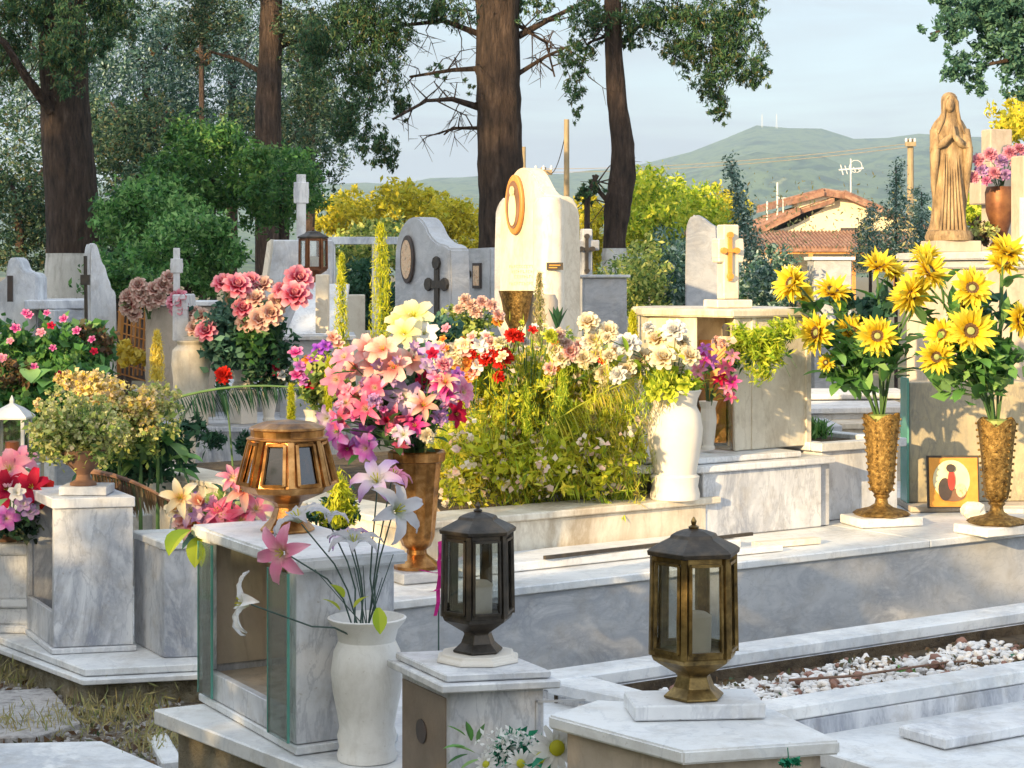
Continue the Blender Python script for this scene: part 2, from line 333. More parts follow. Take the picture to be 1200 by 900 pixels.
def blob(c, r, n, clump=.25, k=40, seed=1, shell=.5):
    # n leaf centres gathered into clumps inside an uneven ellipsoid
    rs = np.random.RandomState(int(seed) % 99991); nc = max(1, n//k); u = rs.normal(size=(nc, 3)); u /= np.linalg.norm(u, axis=1)[:, None]
    rr = rs.uniform(0, 1, (nc, 1))**shell*(1+.18*np.sin(u[:, :1]*5+seed)+.15*np.sin(u[:, 2:]*7+seed*2))
    cc = np.array(c)+u*rr*np.array(r); cl = clump*np.mean(r)*rs.uniform(.4, 1.2, (nc, 1, 1))
    return (cc[:, None, :]+rs.normal(size=(nc, k, 3))*cl*.6).reshape(-1, 3)
def pblob(px, py, Y, wx, wy, n, depth=None, **k):
    c = P(px, py, Y); s = Y/F; return blob(c, (wx*s, depth if depth else (wx+wy)*.5*s, wy*s), n, **k)
SHADE_H=2.80; SEL=rad(14.5); SKYS=.15; SUNS=5.0; EXPO=.9; HAZE=2.2e-4; CLOUD=6.5
# ------------------------------------------------------------------ flower prototypes (face +Z, origin at the throat)
PROTO = {}
def proto_mesh(fn):
    b = MB(); fn(b); return b
def f_rose(b, k=1, big=.055):
    for ring, (n, t, c, l, w, r0) in enumerate([(4, 88, 5, .6, .55, .02), (5, 80, 0, .7, .7, .1), (6, 66, -15, .85, .85, .15), (7, 48, -35, 1, .95, .18), (8, 25, -45, 1.05, 1, .2)]):
        for i in range(n):
            b.petal((0, 0, 0), 2*math.pi*i/n+ring*.5+R.uniform(-.15, .15), l*big, w*big, rad(t), rad(c), .28, r0*big*1.2, 0, .06)
def f_carn(b, big=.045):
    for ring in range(6):
        n = 7+ring
        for i in range(n):
            b.petal((0, 0, 0), 2*math.pi*i/n+R.uniform(-.3, .3), big*R.uniform(.75, 1.05), big*.5, rad(88-ring*15+R.uniform(-8, 8)), rad(-20), .1, 0, 0, .14)
def f_lily(b, L_=.088, w=.46, t=66, c=-112):
    for i in range(6):
        b.petal((0, 0, 0), math.pi/3*i+R.uniform(-.1, .1), L_*(1 if i % 2 else .93), L_*w, rad(t+R.uniform(-6, 6)), rad(c+R.uniform(-25, 15)), .26, .004, .5, .045, nu=10, nv=5)
def f_hib(b, L_=.085):
    for i in range(6):
        b.petal((0, 0, .001*i), 2*math.pi*i/6+R.uniform(-.15, .15), L_*R.uniform(.85, 1.1), L_*R.uniform(.6, .8), rad(58+R.uniform(-8, 8)), rad(-75+R.uniform(-25, 15)), .12, .003, 0, .035, nu=9, nv=7)
def f_sun(b, L_=.062):
    for ring in range(3):
        n = 19-ring*2
        for i in range(n):
            b.petal((0, 0, -.004+ring*.003), 2*math.pi*(i+ring*.5)/n+R.uniform(-.12, .12), L_*R.uniform(.8, 1.2), .026, rad(8+ring*17+R.uniform(-14, 14)), rad(R.uniform(-50, 30)), .25, .016, .5, .02, nu=6)
def f_daisy(b, L_=.035):
    for i in range(13): b.petal((0, 0, 0), 2*math.pi*i/13, L_, .014, rad(25+R.uniform(-8, 8)), rad(-30), .1, .006, .2)
def f_tulip(b, L_=.06):
    for i in range(6): b.petal((0, 0, 0), math.pi/3*i, L_, L_*.7, rad(70), rad(-5), .4, .003, .4)
def f_five(b, L_=.03):
    for i in range(5): b.petal((0, 0, 0), 2*math.pi*i/5, L_, L_*.9, rad(35), rad(-35), .12, .001, 0, .04, nu=6, nv=5)
    for i in range(4): b.petal((0, 0, 0), 2*math.pi*i/4, L_*.7, L_*.6, rad(60), rad(-20), .12, .001, 0, .05)
FN = dict(rose=f_rose, carn=f_carn, lily=f_lily, hib=f_hib, sun=f_sun, daisy=f_daisy, tulip=f_tulip, five=f_five)
NAME = dict(rose='rose', carn='carnation', lily='lily', hib='hibiscus', sun='sunflower', daisy='daisy', tulip='tulip', five='blossom')
def add_disc(kind, o):
    b = MB()
    if kind == 'sun':
        b.lathe([(.024, -.004), (.026, .004), (.022, .012), (.014, .011), (.0135, .006)], 16); b.build('dark_ring', M['seed'], o, True)
        b = MB(); b.lathe([(.0125, .004), (.011, .010), (.004, .012)], 12); b.build('disc', M['kalg'], o, True)
    elif kind == 'daisy': b.lathe([(.012, 0), (.012, .006), (.006, .01)], 12); b.build('disc', M['g_fox'], o, True)
    elif kind in ('lily', 'hib'):
        for i in range(5):
            a = i*1.257; b.tube([(0, 0, 0), (.005*math.cos(a), .005*math.sin(a), .018), (.010*math.cos(a), .010*math.sin(a), .03)], .0009, .0014, 4)
        b.build('stamens', M['g_fox'], o)
def head(kind, col, parent, p, d, s=1, var=0):
    key = (kind, col, R.randint(0, 2)); d = Vector(d).normalized(); q = UP.rotation_difference(d) @ Quaternion(UP, R.uniform(0, 6.28))
    if key not in PROTO:
        b = MB(); FN[kind](b); o = b.build(NAME[kind], PM[col], None, True, ang=80); add_disc(kind, o); PROTO[key] = o
    else: o = copy_tree(PROTO[key])
    o.parent = parent; o.location = Vector(p)-parent.location; o.rotation_mode = 'QUATERNION'; o.rotation_quaternion = q; o.scale = (s, s, s)
    return o
CAMD = Vector((0, -1, .25))
def bouquet(name, label, cat, base, heads, group=None, stem='stem', leafm='g_mid', nleaf=30, lsize=.05, spread=None, sr=.0025, leafw=.4, fill=None):
    base = Vector(base); root = thing(name, base, label, cat, group); pts = []
    for h in heads:
        kind, col, px, py, Y, s = h[:6]; p = P(px, py, Y)
        out = (p-base).normalized(); d = Vector(h[6]) if len(h) > 6 else out*.7+CAMD*.7+Vector((R.uniform(-.3, .3), R.uniform(-.2, .2), R.uniform(-.2, .3)))
        head(kind, col, root, p, d, s); dn = d.normalized()
        mid = base*.45+p*.55+Vector((0, 0, .1*(p-base).length)); b = MB()
        q = p-dn*.012*s; b.tube([base+Vector((R.uniform(-.01, .01), R.uniform(-.01, .01), -.06)), base*.6+mid*.4, mid, q-dn*.03, q], sr, sr*.8, 5)
        b.build('stem', M[stem], root, True); pts += [base*(1-t)+p*t for t in (.35, .6, .8)]
    if nleaf:
        b = MB()
        for i in range(nleaf):
            p = R.choice(pts)+Vector((R.gauss(0, .02), R.gauss(0, .02), R.gauss(0, .02))); out = (p-base); out.z *= .3
            b.leaf(p, out.normalized()*.6+Vector((R.uniform(-1, 1), R.uniform(-1, .5), R.uniform(-.3, .8))), lsize*R.uniform(.7, 1.4), lsize*leafw*R.uniform(.7, 1.2), R.uniform(.1, .9))
        b.build('leaves', M[leafm], root, True, ang=80)
    if fill:
        for fm, n, sz, nm, cx, cy, cY, rx, ry in fill: leaves(nm, M[fm], pblob(cx, cy, cY, rx, ry, n, clump=.3, k=8, seed=n+int(cx)), sz, .6, root, seed=n)
    return root
def rheads(n, kinds, cx, cy, Y, rx, ry, s=(.8, 1.1), dy=.08):
    out = []
    for i in range(n):
        a = 2.39996*i; r = math.sqrt((i+.5)/n); k, c = kinds[i % len(kinds)] if n < 4 else R.choice(kinds)
        out.append((k, c, cx+rx*r*math.cos(a)+R.uniform(-3, 3), cy+ry*r*math.sin(a)+R.uniform(-3, 3), Y-dy*(1-r*r)+R.uniform(-.03, .03), R.uniform(*s)))
    return out
def holder(base, zf, label, r=.05):
    b = MB(); base = Vector(base); h = base.z-zf
    hh_ = min(.22, h-.01); b.lathe([(r*.7, 0), (r*.72, .01), (r*.6, .02), (r*.9, hh_*.6), (r*.75, hh_*.85), (r, hh_), (r*.85, hh_)], 16, base-UP*hh_)
    if h > .25: b.lathe([(r*1.3, 0), (r*1.3, h-hh_-.002)], 4, (base.x, base.y, zf), .4)
    obj(b, 'flower_vase', 'vase', label, 'vase', bev=.001)
# ------------------------------------------------------------------ object makers
def obj(b, name, mat, label=None, cat=None, group=None, parent=None, bev=0, smooth=False, kind=None, ang=35, seg=1):
    o = b.build(name, M[mat] if isinstance(mat, str) else mat, parent, smooth, bev, ang, seg); return tag(o, label, cat, group, kind)
def inset(poly, d):
    c = Vector((sum(p[0] for p in poly)/len(poly), sum(p[1] for p in poly)/len(poly)))
    return [tuple(c+(Vector(p)-c)*(1-d/max(.01, (Vector(p)-c).length))) for p in poly]
def para(N, Lf, Rt): return [tuple(N), tuple(Rt), (Lf[0]+Rt[0]-N[0], Lf[1]+Rt[1]-N[1]), tuple(Lf)]
def lerp(a, b, t): return (a[0]+(b[0]-a[0])*t, a[1]+(b[1]-a[1])*t)
def niche(root, N, Lf, Rt, z0, z1, sill, post=.035, th=.025, mat='white', inner=None, top=.0):
    p = para(N, Lf, Rt); N, Rt, B, Lf = [Vector(q) for q in p]; e1 = (Rt-N).normalized(); e2 = (Lf-N).normalized(); b = MB()
    def w(a, c, t, zz0, zz1): b.prism([tuple(a), tuple(c), tuple(c+t), tuple(a+t)], zz0, zz1)
    w(N, Rt, e2*th, z0, z1); w(Rt+e2*th, B, -e1*th, z0, z1); w(Lf, B-e1*th, -e2*th, z0, z1)
    w(N+e2*th, Lf-e2*th, e1*th, z0, sill)
    w(N+e2*th, N+e2*(th+post), e1*th, sill, z1-.001); w(Lf-e2*th, Lf-e2*(th+post), e1*th, sill, z1-.001)
    if top: w(N+e2*(th+post), Lf-e2*(th+post), e1*th, z1-top, z1-.002)
    obj(b, 'body', mat, parent=root, bev=.002)
    if inner: b = MB(); b.prism([tuple(N+e1*(th+.003)+e2*(th+.003)), tuple(Rt-e1*(th+.003)+e2*(th+.003)), tuple(B-(e1+e2)*(th+.003)), tuple(Lf+e1*(th+.003)-e2*(th+.003))], z0, sill-.01); obj(b, 'niche_floor', inner, parent=root)
    return N, Rt, B, Lf, e1, e2
def lantern(p, label, mat, hgt=.33, wid=.165, n=6, rot=0, taper=0, style=0, group=None, name='grave_lantern', candle='candle'):
    root = thing(name, p, label, 'lantern', group); m = M[mat]; r = wid/2; x, y, z = p
    zb = z+hgt*.245; zt = z+hgt*.79; rb, rt = r*(1+taper), r*(1-taper)*.98
    b = MB()
    b.lathe([(r*.72, 0), (r*.74, hgt*.012), (r*.5, hgt*.06), (r*.4, hgt*.12), (r*.45, hgt*.135), (rb*.98, hgt*.215), (rb*1.02, hgt*.235), (rb*1.02, hgt*.245), (rb*.9, hgt*.245)], n, p, rot) if style != 1 else \
    b.lathe([(r*.62, 0), (r*.64, hgt*.02), (r*.4, hgt*.12), (r*.3, hgt*.22), (r*.36, hgt*.26), (rb*.9, hgt*.36), (rb*1.0, hgt*.42), (rb*.9, hgt*.425)], n, p, rot)
    if style == 1: zb = z+hgt*.42; zt = z+hgt*.82
    obj(b, 'base', mat, parent=root, bev=.0012)
    b = MB(); fr = MB()
    for i in range(n):
        a0 = rot+2*math.pi*i/n; a1 = rot+2*math.pi*(i+1)/n
        q0 = Vector((x+rb*math.cos(a0), y+rb*math.sin(a0), zb)); q1 = Vector((x+rb*math.cos(a1), y+rb*math.sin(a1), zb))
        t0 = Vector((x+rt*math.cos(a0), y+rt*math.sin(a0), zt)); t1 = Vector((x+rt*math.cos(a1), y+rt*math.sin(a1), zt))
        fr.beam(q0, t0, wid*.07, wid*.07)
        k = .13 if style != 1 else .19; c0 = q0.lerp(q1, k); c1 = q0.lerp(q1, 1-k); d0 = t0.lerp(t1, k); d1 = t0.lerp(t1, 1-k)
        e = .10; A_ = c0.lerp(d0, e*.6); B_ = c1.lerp(d1, e*.6); C_ = c1.lerp(d1, 1-e*.6); D_ = c0.lerp(d0, 1-e*.6)
        out = Vector((math.cos((a0+a1)/2), math.sin((a0+a1)/2), 0))*wid*.03
        for u, v in ((A_, B_), (B_, C_), (C_, D_), (D_, A_)): fr.beam(u+out, v+out, wid*.035, wid*.035)
        def plate(v0, v1, v2, v3): fr.ext([v0, v1, v2, v3], -out*.4)
        # solid sheet around each glazed opening
        plate(q0, A_-(A_-c0)*1, d0, t0); plate(c1, q1, t1, d1); plate(c0, c1, B_, A_); plate(D_, C_, d1, d0)
        g = MB(); g.ext([A_, B_, C_, D_], -out*.15); g.build('glass_pane', M['glass' if style != 1 else 'dglass'], root)
    fr.build('frame', m, root)
    b = MB()
    if style == 1: b.lathe([(rt*1.02, hgt*.82), (rt*1.12, hgt*.825), (rt*1.12, hgt*.84), (rt*1.0, hgt*.85), (rt*1.0, hgt*.91), (rt*1.05, hgt*.915), (rt*1.02, hgt*.935), (rt*.7, hgt*.975), (rt*.3, hgt*.99), (.004, hgt)], 16 if style == 1 else n, p, rot)
    else: b.lathe([(rt*.9, hgt*.79), (r*1.12, hgt*.795), (r*1.14, hgt*.82), (r*1.05, hgt*.835), (r*.6, hgt*.885), (r*.55, hgt*.905), (r*.3, hgt*.925), (r*.1, hgt*.935)], n, p, rot)
    rf = obj(b, 'roof', 'dbrass' if style == 0 else mat, parent=root, bev=.001)
    if style != 1:
        b = MB(); b.lathe([(r*.1, hgt*.93), (r*.13, hgt*.945), (r*.05, hgt*.955), (r*.07, hgt*.975), (r*.04, hgt*.99), (.001, hgt)], 8, p); obj(b, 'finial', mat, parent=root, smooth=True)
    b = MB(); b.lathe([(r*.4, hgt*.25), (r*.42, hgt*.45), (r*.3, hgt*.47), (r*.1, hgt*.475)], 12, (x, y, z+(hgt*.17 if style == 1 else 0))); obj(b, 'candle', candle, parent=root, smooth=True)
    return root
def frond(b, pts, ln, w=.012, n=60, down=.9, both=True):
    pts = [Vector(p) for p in pts]; k = len(pts)-1
    for i in range(n):
        t = i/(n-1)*k; j = min(int(t), k-1); f = t-j; p = pts[j].lerp(pts[j+1], f); d = (pts[j+1]-pts[j]).normalized(); s = d.cross(UP).normalized()
        tt = i/(n-1); l = ln*(.35+.65*math.sin(math.pi*min(1, tt*1.2+.12)))
        for q in (-1, 1): b.leaf(p, s*q*(1-down*.8)+d*.5-UP*down+Vector((R.uniform(-.15, .15),)*3), l*R.uniform(.8, 1.1), w, .5, 3)
def curve(p0, p1, sag, n=10):
    p0, p1 = Vector(p0), Vector(p1); return [p0.lerp(p1, i/n)+UP*sag*4*(i/n)*(1-i/n) for i in range(n+1)]
def foxtail(px, y0, y1, Y, rpx, label, group=None, mat='g_fox'):
    a, t = P(px, y1, Y), P(px, y0, Y); root = thing('foxtail_plant', a, label, 'plant', group); b = MB(); b.tube([a, a.lerp(t, .5)+Vector((.01, 0, 0)), t], .006, .002, 5); obj(b, 'stem', 'stem', parent=root)
    n = 1500; tt = NR.uniform(0, 1, n); c = np.array(a)+(np.array(t)-np.array(a))*tt[:, None]; ang = NR.uniform(0, 6.28, n); r = rpx*Y/F*NR.uniform(.1, 1, n)*(1-tt**3*.7)
    c[:, 0] += np.cos(ang)*r; c[:, 1] += np.sin(ang)*r; leaves('foliage', M[mat], c, .035, .13, root, updir=(0, 0, .8), seed=int(px)); return root
def cross_mesh(b, c, w, h, arm, armz, th, rot=0, base=None):
    # latin cross standing on point c; rot turns its face
    x, y, z = c; cr, sr = math.cos(rot), math.sin(rot); hw = w/2; pts = [(-hw, 0), (hw, 0), (hw, armz-hw), (arm/2, armz-hw), (arm/2, armz+hw), (hw, armz+hw), (hw, h), (-hw, h), (-hw, armz+hw), (-arm/2, armz+hw), (-arm/2, armz-hw), (-hw, armz-hw)]
    b.ext([(x+u*cr+th/2*sr, y+u*sr-th/2*cr, z+v) for u, v in pts], (-th*sr, th*cr, 0)); return b
def outline(N, d, pts):
    # pixel outline laid on the vertical plane through N with horizontal direction d
    r = []
    for px, py in pts:
        q = N+d*along(N, d, px); r.append(Vector((q.x, q.y, H-(py-HY)/F*q.y)))
    return r
def smooth_poly(pts, it=1):
    for _ in range(it):
        o = []
        for i in range(len(pts)):
            a, b = Vector(pts[i]), Vector(pts[(i+1) % len(pts)]); o += [a*.75+b*.25, a*.25+b*.75]
        pts = o
    return pts
# ================================================================== SETTING
def big(n): return n
b = MB(); b.prism([(-3500, -40), (3500, -40), (3500, 1200), (-3500, 1200)], -.6, 0); struct(obj(b, 'ground', 'dirt'))
hx = np.linspace(-2200, 2200, 130); hy = np.linspace(0, 1, 40)
kp = [-1400, -600, -100, 200, 450, 560, 700, 780, 830, 865, 900, 950, 1000, 1045, 1100, 1140, 1200, 1500, 2400]
kv = [225, 222, 218, 212, 216, 205, 201, 187, 172, 152, 147, 149, 162, 161, 156, 160, 172, 190, 220]
rs = np.random.RandomState(3); V = []; Fc = []
for j, t in enumerate(hy):
    Y = 1150+1900*t
    for i, X in enumerate(hx*(Y/2000)):
        px = 600+F*X/Y; top = H+(HY-np.interp(px, kp, kv))/F*3050
        z = top*(t**1.25) + (math.sin(X*.011+j*.5)+math.sin(X*.023+1.7*j)+math.sin(X*.006-j*.3)*1.5)*9*math.sin(math.pi*min(1, t*1.02))+3*math.sin(X*.05+j)*t
        V.append((X*1.0, Y, z-6*(1-t)))
for j in range(39):
    for i in range(129): a = j*130+i; Fc.append((a, a+1, a+131, a+130))
b = MB(); b.add(V, Fc); o = b.build('hills', M['hill'], None, True, ang=90); struct(o)
# second nearer slope, wooded
b = MB(); V = []; Fc = []
for j in range(8):
    for i in range(60):
        X = -700+i*1400/59; V.append((X, 700+j*50, -2+(6+9*math.sin(i*.35)+4*math.sin(i*.9))*math.sin(math.pi*j/7)))
for j in range(7):
    for i in range(59): a = j*60+i; Fc.append((a, a+1, a+61, a+60))
b.add(V, Fc); struct(b.build('hills', M['hill'], None, True, ang=90))
# gravelly path and paving slabs at lower left
b = MB(); b.prism([(-4, 4.5), (-.9, 4.5), (-.95, 6.9), (-1.6, 7.0), (-4, 9)], 0, .012); struct(obj(b, 'path', 'path'))
for poly, z, lab in (([(-60, 872), (120, 868), (205, 905), (200, 960), (-60, 960)], .05, 'large white marble paving slab at the bottom left corner'), ([(-60, 812), (60, 806), (95, 846), (40, 862), (-60, 866)], .04, 'cracked grey paving slab beside the weeds below the left grave'), ([(172, 862), (196, 858), (215, 890), (190, 893)], .045, 'small pale paving block against the corner of the glass cabinet platform')):
    b = MB(); b.prism([G2(x, y, z) for x, y in poly], .0, z); obj(b, 'paving_slab', 'slab' if 'white' in lab or 'pale' in lab else 'pave', lab, 'paving slab', 'paving slabs at lower left', bev=.006)
b = MB()
for i in range(900):
    g = G(R.uniform(-20, 215), R.uniform(800, 905), .012); s = R.uniform(.004, .013); b.ball((g.x, g.y, .014), s, 1, .8, .7, 5, 4, .25)
tag(obj(b, 'gravel', 'pave'), 'grit and small stones on the path at lower left', kind='stuff')
tag(leaves('leaf_litter', M['g_dry'], [(g.x, g.y, .025) for g in (G(R.uniform(-20, 215), R.uniform(800, 900), .02) for _ in range(420))], .03, .5), 'dead leaves scattered on the path at lower left', 'leaves', kind='stuff')
# weeds
c = []
for x, y, n in ((20, 790, 240), (60, 800, 240), (95, 850, 140), (120, 850, 200), (165, 842, 200), (178, 880, 160), (40, 800, 300), (200, 880, 200), (10, 770, 300), (15, 862, 200), (65, 860, 200)):
    g = G(x, y, 0)
    c.append(np.array([[g.x+R.gauss(0, .06), g.y+R.gauss(0, .08), abs(R.gauss(0, .04))+.01] for _ in range(n)]))
tag(leaves('weeds', M['g_straw'], np.vstack(c), .05, .1, updir=(0, 0, 1), seed=5), 'dry grass and weeds growing between the paving and the left grave', 'weeds', kind='stuff')
# ================================================================== LEFT GRAVE
z = .12; Np = G2(97, 797, z); Lp = G2(-60, 738, z); Rp = G2(300, 787, z)
pl = [Np, Rp, (Rp[0]-.1, 8.7), (Lp[0], 8.7), Lp]
rt = thing('grave_platform', (Np[0], Np[1], z), 'stepped white marble platform carrying the two stone boxes at left', 'grave platform')
b = MB(); b.prism(inset(pl, .05), 0, z-.022); obj(b, 'rubble_base', 'rubble', parent=rt, bev=.01)
b = MB(); b.prism(pl, z-.02, z); obj(b, 'lower_slab', 'slab', parent=rt, bev=.003)
b = MB(); b.prism(inset(pl, .045), z+.003, z+.03); obj(b, 'upper_slab', 'slab', parent=rt, bev=.004)
z0 = .152
def G3(px, py, z): g = G(px, py, z); return (g.x, g.y)
N1 = G3(63, 766, z0); R1 = G3(156, 762, z0); Lf1 = G3(31, 742, z0)
rt = thing('stone_cabinet', (N1[0], N1[1], z0), 'tall open sided marble box carrying the brown pot of faded yellow flowers', 'grave cabinet', 'marble grave boxes')
b = MB(); b.prism(inset(para(N1, Lf1, R1), -.02), z0, z0+.02); obj(b, 'plinth', 'white', parent=rt, bev=.003)
niche(rt, N1, Lf1, R1, z0+.022, .69, z0+.15, .004, .02, 'vein')
b = MB(); b.prism(inset(para(N1, Lf1, R1), -.012), .692, .73); obj(b, 'cap', 'white', parent=rt, bev=.003)
b = MB(); c1 = ((N1[0]+R1[0]+Lf1[0]+R1[0])/4+.0, (N1[1]+R1[1])/2+.12); b.box(c1, .18, .15, .732, .765); obj(b, 'small_slab', 'white', parent=rt, bev=.003)
N3 = G3(192, 771, z0); R3 = G3(262, 768, z0); L3 = G3(157, 752, z0)
rt = thing('stone_box', (N3[0], N3[1], z0), 'low closed marble box just right of the tall open box at left', 'grave box', 'marble grave boxes')
b = MB(); b.prism(para(N3, L3, R3), z0, .55); obj(b, 'body', 'vein', parent=rt, bev=.003)
b = MB(); b.prism(inset(para(N3, L3, R3), -.02), .552, .58); obj(b, 'cap', 'slab', parent=rt, bev=.004)
N4 = G3(-55, 748, z0); R4 = G3(28, 742, z0)
rt = thing('stone_box', (R4[0], R4[1], z0), 'white moulded stone box at the left edge under the red and pink flowers', 'grave box', 'marble grave boxes')
b = MB(); c4 = ((N4[0]+R4[0])/2, R4[1]+.16)
for zz0, zz1, w in ((z0, z0+.03, .33), (z0+.03, z0+.10, .29), (z0+.10, z0+.13, .33), (z0+.13, .46, .28), (.46, .5, .31)): b.box(c4, w, w, zz0, zz1)
obj(b, 'body', 'white', parent=rt, bev=.006, seg=2)
b = MB(); b.lathe([(.1, 0), (.12, .03), (.11, .035), (.1, .01)], 20, (c4[0]+.02, c4[1], .502)); obj(b, 'flower_tray', 'clay', 'shallow pinkish tray holding the red and pink flowers', 'tray')
bouquet('artificial_bouquet', 'bunch of pink and red hibiscus with white blossoms at the left edge', 'bouquet', (c4[0]+.03, c4[1], .53),
 [('hib', 'softp', 12, 552, 7.5, 1.1), ('hib', 'crim', 10, 575, 7.45, 1.0), ('hib', 'crim', 38, 572, 7.42, .9), ('hib', 'red', 52, 580, 7.5, .8), ('five', 'lil', 28, 590, 7.35, 1.2), ('five', 'white', 20, 578, 7.32, 1.2), ('five', 'lil', 35, 600, 7.36, 1.2), ('hib', 'purp', 8, 608, 7.4, .7), ('hib', 'softp', 24, 543, 7.6, .9), ('five', 'white', 40, 590, 7.4, 1)], leafm='g_bright', nleaf=30, lsize=.08, fill=[('g_dark', 500, .04, 'foliage', 15, 615, 7.5, 38, 16)])
# brown urn with faded kalanchoe
pb = Vector((c1[0]-.01, c1[1]-.02, .766))
b = MB(); b.lathe([(.05, 0), (.05, .01), (.03, .02), (.024, .04), (.03, .05), (.07, .09), (.085, .13), (.08, .135), (.06, .1)], 20, pb); obj(b, 'flower_urn', 'clay', 'brown footed urn standing on the tall open marble box', 'urn', smooth=True)
Yk = pb.y
rt = thing('potted_plant', pb+Vector((0, 0, .12)), 'rounded bush of faded cream and yellow blossoms in the brown urn', 'plant')
b = MB()
for i in range(16): b.tube([pb+Vector((0, 0, .1)), pb+Vector((R.uniform(-.14, .14), R.uniform(-.12, .12), .3))], .003, .002, 4)
obj(b, 'stems', 'stem', parent=rt)
leaves('blossoms', M['kalg'], np.vstack([pblob(88, 500, Yk, 52, 38, 5200, clump=.1, k=14, seed=4, shell=.35)]), .018, .8, rt, seed=3)['kind'] = 'stuff'
leaves('foliage', M['g_mixb'], pblob(88, 510, Yk, 44, 34, 1800, clump=.3, k=20, seed=6), .03, .5, rt, seed=4)
rt = thing('flowering_shrub', P(165, 560, 8.1), 'yellow blossomed shrub behind the brown urn', 'plant')
leaves('blossoms', M['kal'], np.vstack([pblob(x, y, 8.0, rx, ry, n, clump=.14, k=14, seed=x, shell=.4) for x, y, rx, ry, n in ((122, 462, 42, 26, 2000), (75, 445, 12, 8, 250), (45, 472, 8, 10, 120), (100, 450, 30, 18, 900), (170, 478, 26, 26, 900), (140, 500, 40, 20, 700))]), .02, .8, rt, seed=8)['kind'] = 'stuff'
leaves('faded_blossoms', M['kalg'], np.vstack([pblob(x, y, 8.05, rx, ry, n, clump=.14, k=14, seed=x+3, shell=.4) for x, y, rx, ry, n in ((150, 490, 52, 34, 2200), (190, 470, 24, 22, 700))]), .018, .8, rt, seed=8)['kind'] = 'stuff'
leaves('foliage', M['g_mixb'], pblob(140, 500, 8.1, 62, 40, 2600, clump=.25, k=20, seed=16), .035, .5, rt, seed=4)
b = MB()
for x in (110, 140, 165, 185): b.tube([P(x, 500, 8.1), P(x, 640, 8.3)], .006, .01, 5)
obj(b, 'stems', 'stem', parent=rt)
# broad green leaves
rt = thing('leafy_plant', P(155, 590, 8.3), 'broad leaved dark green plant beneath the yellow blossoms', 'plant'); b = MB()
for i in range(46):
    p = P(R.uniform(112, 205), R.uniform(495, 560), R.uniform(8.15, 8.5)); b.leaf(p, (R.uniform(-1, 1), R.uniform(-1, .2), R.uniform(-.2, .6)), R.uniform(.10, .2), R.uniform(.07, .11), R.uniform(.5, 1.3), 5)
obj(b, 'foliage', 'g_mid', parent=rt, smooth=True, ang=80); leaves('small_leaves', M['g_fern'], pblob(165, 530, 8.5, 55, 40, 1800, clump=.3, k=10, seed=9), .05, .5, rt)
rt = thing('fern', P(195, 560, 8.2), 'fine leaved dark fern right of the broad green leaves', 'plant'); b = MB()
for a in (-.5, -.2, .1, .4): frond(b, curve(P(180, 500, 8.2), P(200+a*50, 560, 8.2), .03), .08, .008, 26, .5)
obj(b, 'foliage', 'g_fern', parent=rt)
# dry palm frond in front
b = MB(); rt = thing('palm_frond', P(105, 556, 7.6), 'dry brown palm frond drooping to the right of the brown urn', 'palm frond', 'cut palm fronds')
pts = curve(P(100, 552, 7.6), P(212, 596, 7.2), .03); b.tube(pts, .012, .004, 6); obj(b, 'rib', 'clay', parent=rt, smooth=True)
b = MB(); frond(b, pts, .17, .012, 46, 1.0); obj(b, 'leaflets', 'g_dry', parent=rt)
b = MB(); rt = thing('palm_frond', P(205, 460, 8.8), 'green palm frond arching level across the white marble steps', 'palm frond', 'cut palm fronds')
pts = curve(P(200, 468, 8.9), P(392, 462, 8.6), .05); b.tube(pts, .007, .003, 6); obj(b, 'rib', 'stem', parent=rt, smooth=True)
b = MB(); frond(b, pts, .15, .009, 80, 1.05); obj(b, 'leaflets', 'g_fern', parent=rt)
b = MB(); rt = thing('palm_frond', P(215, 480, 9), 'thin bent bare stem in front of the marble steps', 'stem')
b.tube([P(212, 560, 9), P(208, 505, 9), P(216, 485, 9), P(232, 462, 9)], .008, .005, 5); obj(b, 'rib', 'wire', parent=rt); b = MB(); b.tube([P(216, 490, 9), P(208, 478, 9)], .004, .003, 4); obj(b, 'twig', 'wire', parent=rt)
rt.name = 'bare_stem'
# magenta bush at far left
rt = thing('flowering_bush', P(50, 520, 9.3), 'green bush with magenta flowers at the left edge', 'bush')
leaves('foliage', M['g_mid'], np.vstack([pblob(x, y, Y, rx, ry, n, clump=.2, k=14, seed=x+9) for x, y, Y, rx, ry, n in ((20, 430, 9.3, 60, 45, 3400), (80, 430, 9.3, 50, 42, 3000), (40, 480, 9.1, 80, 40, 3000), (110, 400, 9.5, 26, 24, 700))]), .055, .6, rt, seed=2)
leaves('red_tinged_leaves', M['g_dry'], np.vstack([pblob(105, 400, 9.4, 24, 22, 400, clump=.3, k=10, seed=3), pblob(20, 440, 9.0, 30, 20, 200, k=10)]), .04, .6, rt)
b = MB()
for i in range(26): p = P(R.uniform(-10, 120), R.uniform(430, 500), 8.95+R.uniform(0, .2)); b.leaf(p, (R.uniform(-1, 1), -1, R.uniform(-.3, .5)), .13, .1, .8, 4)
obj(b, 'broad_leaves', 'g_bright', parent=rt, smooth=True, ang=80)
for i, (x, y) in enumerate(((30, 367), (55, 367), (60, 382), (75, 374), (48, 390), (62, 408), (108, 398), (110, 412), (18, 385), (12, 400), (35, 370), (90, 388), (70, 440), (40, 430), (3, 420))):
    head('five', ['mag', 'mag', 'crim', 'mag', 'softp'][i % 5], rt, P(x, y, 9.0), (R.uniform(-.4, .4), -1, .6), R.uniform(.6, .95))
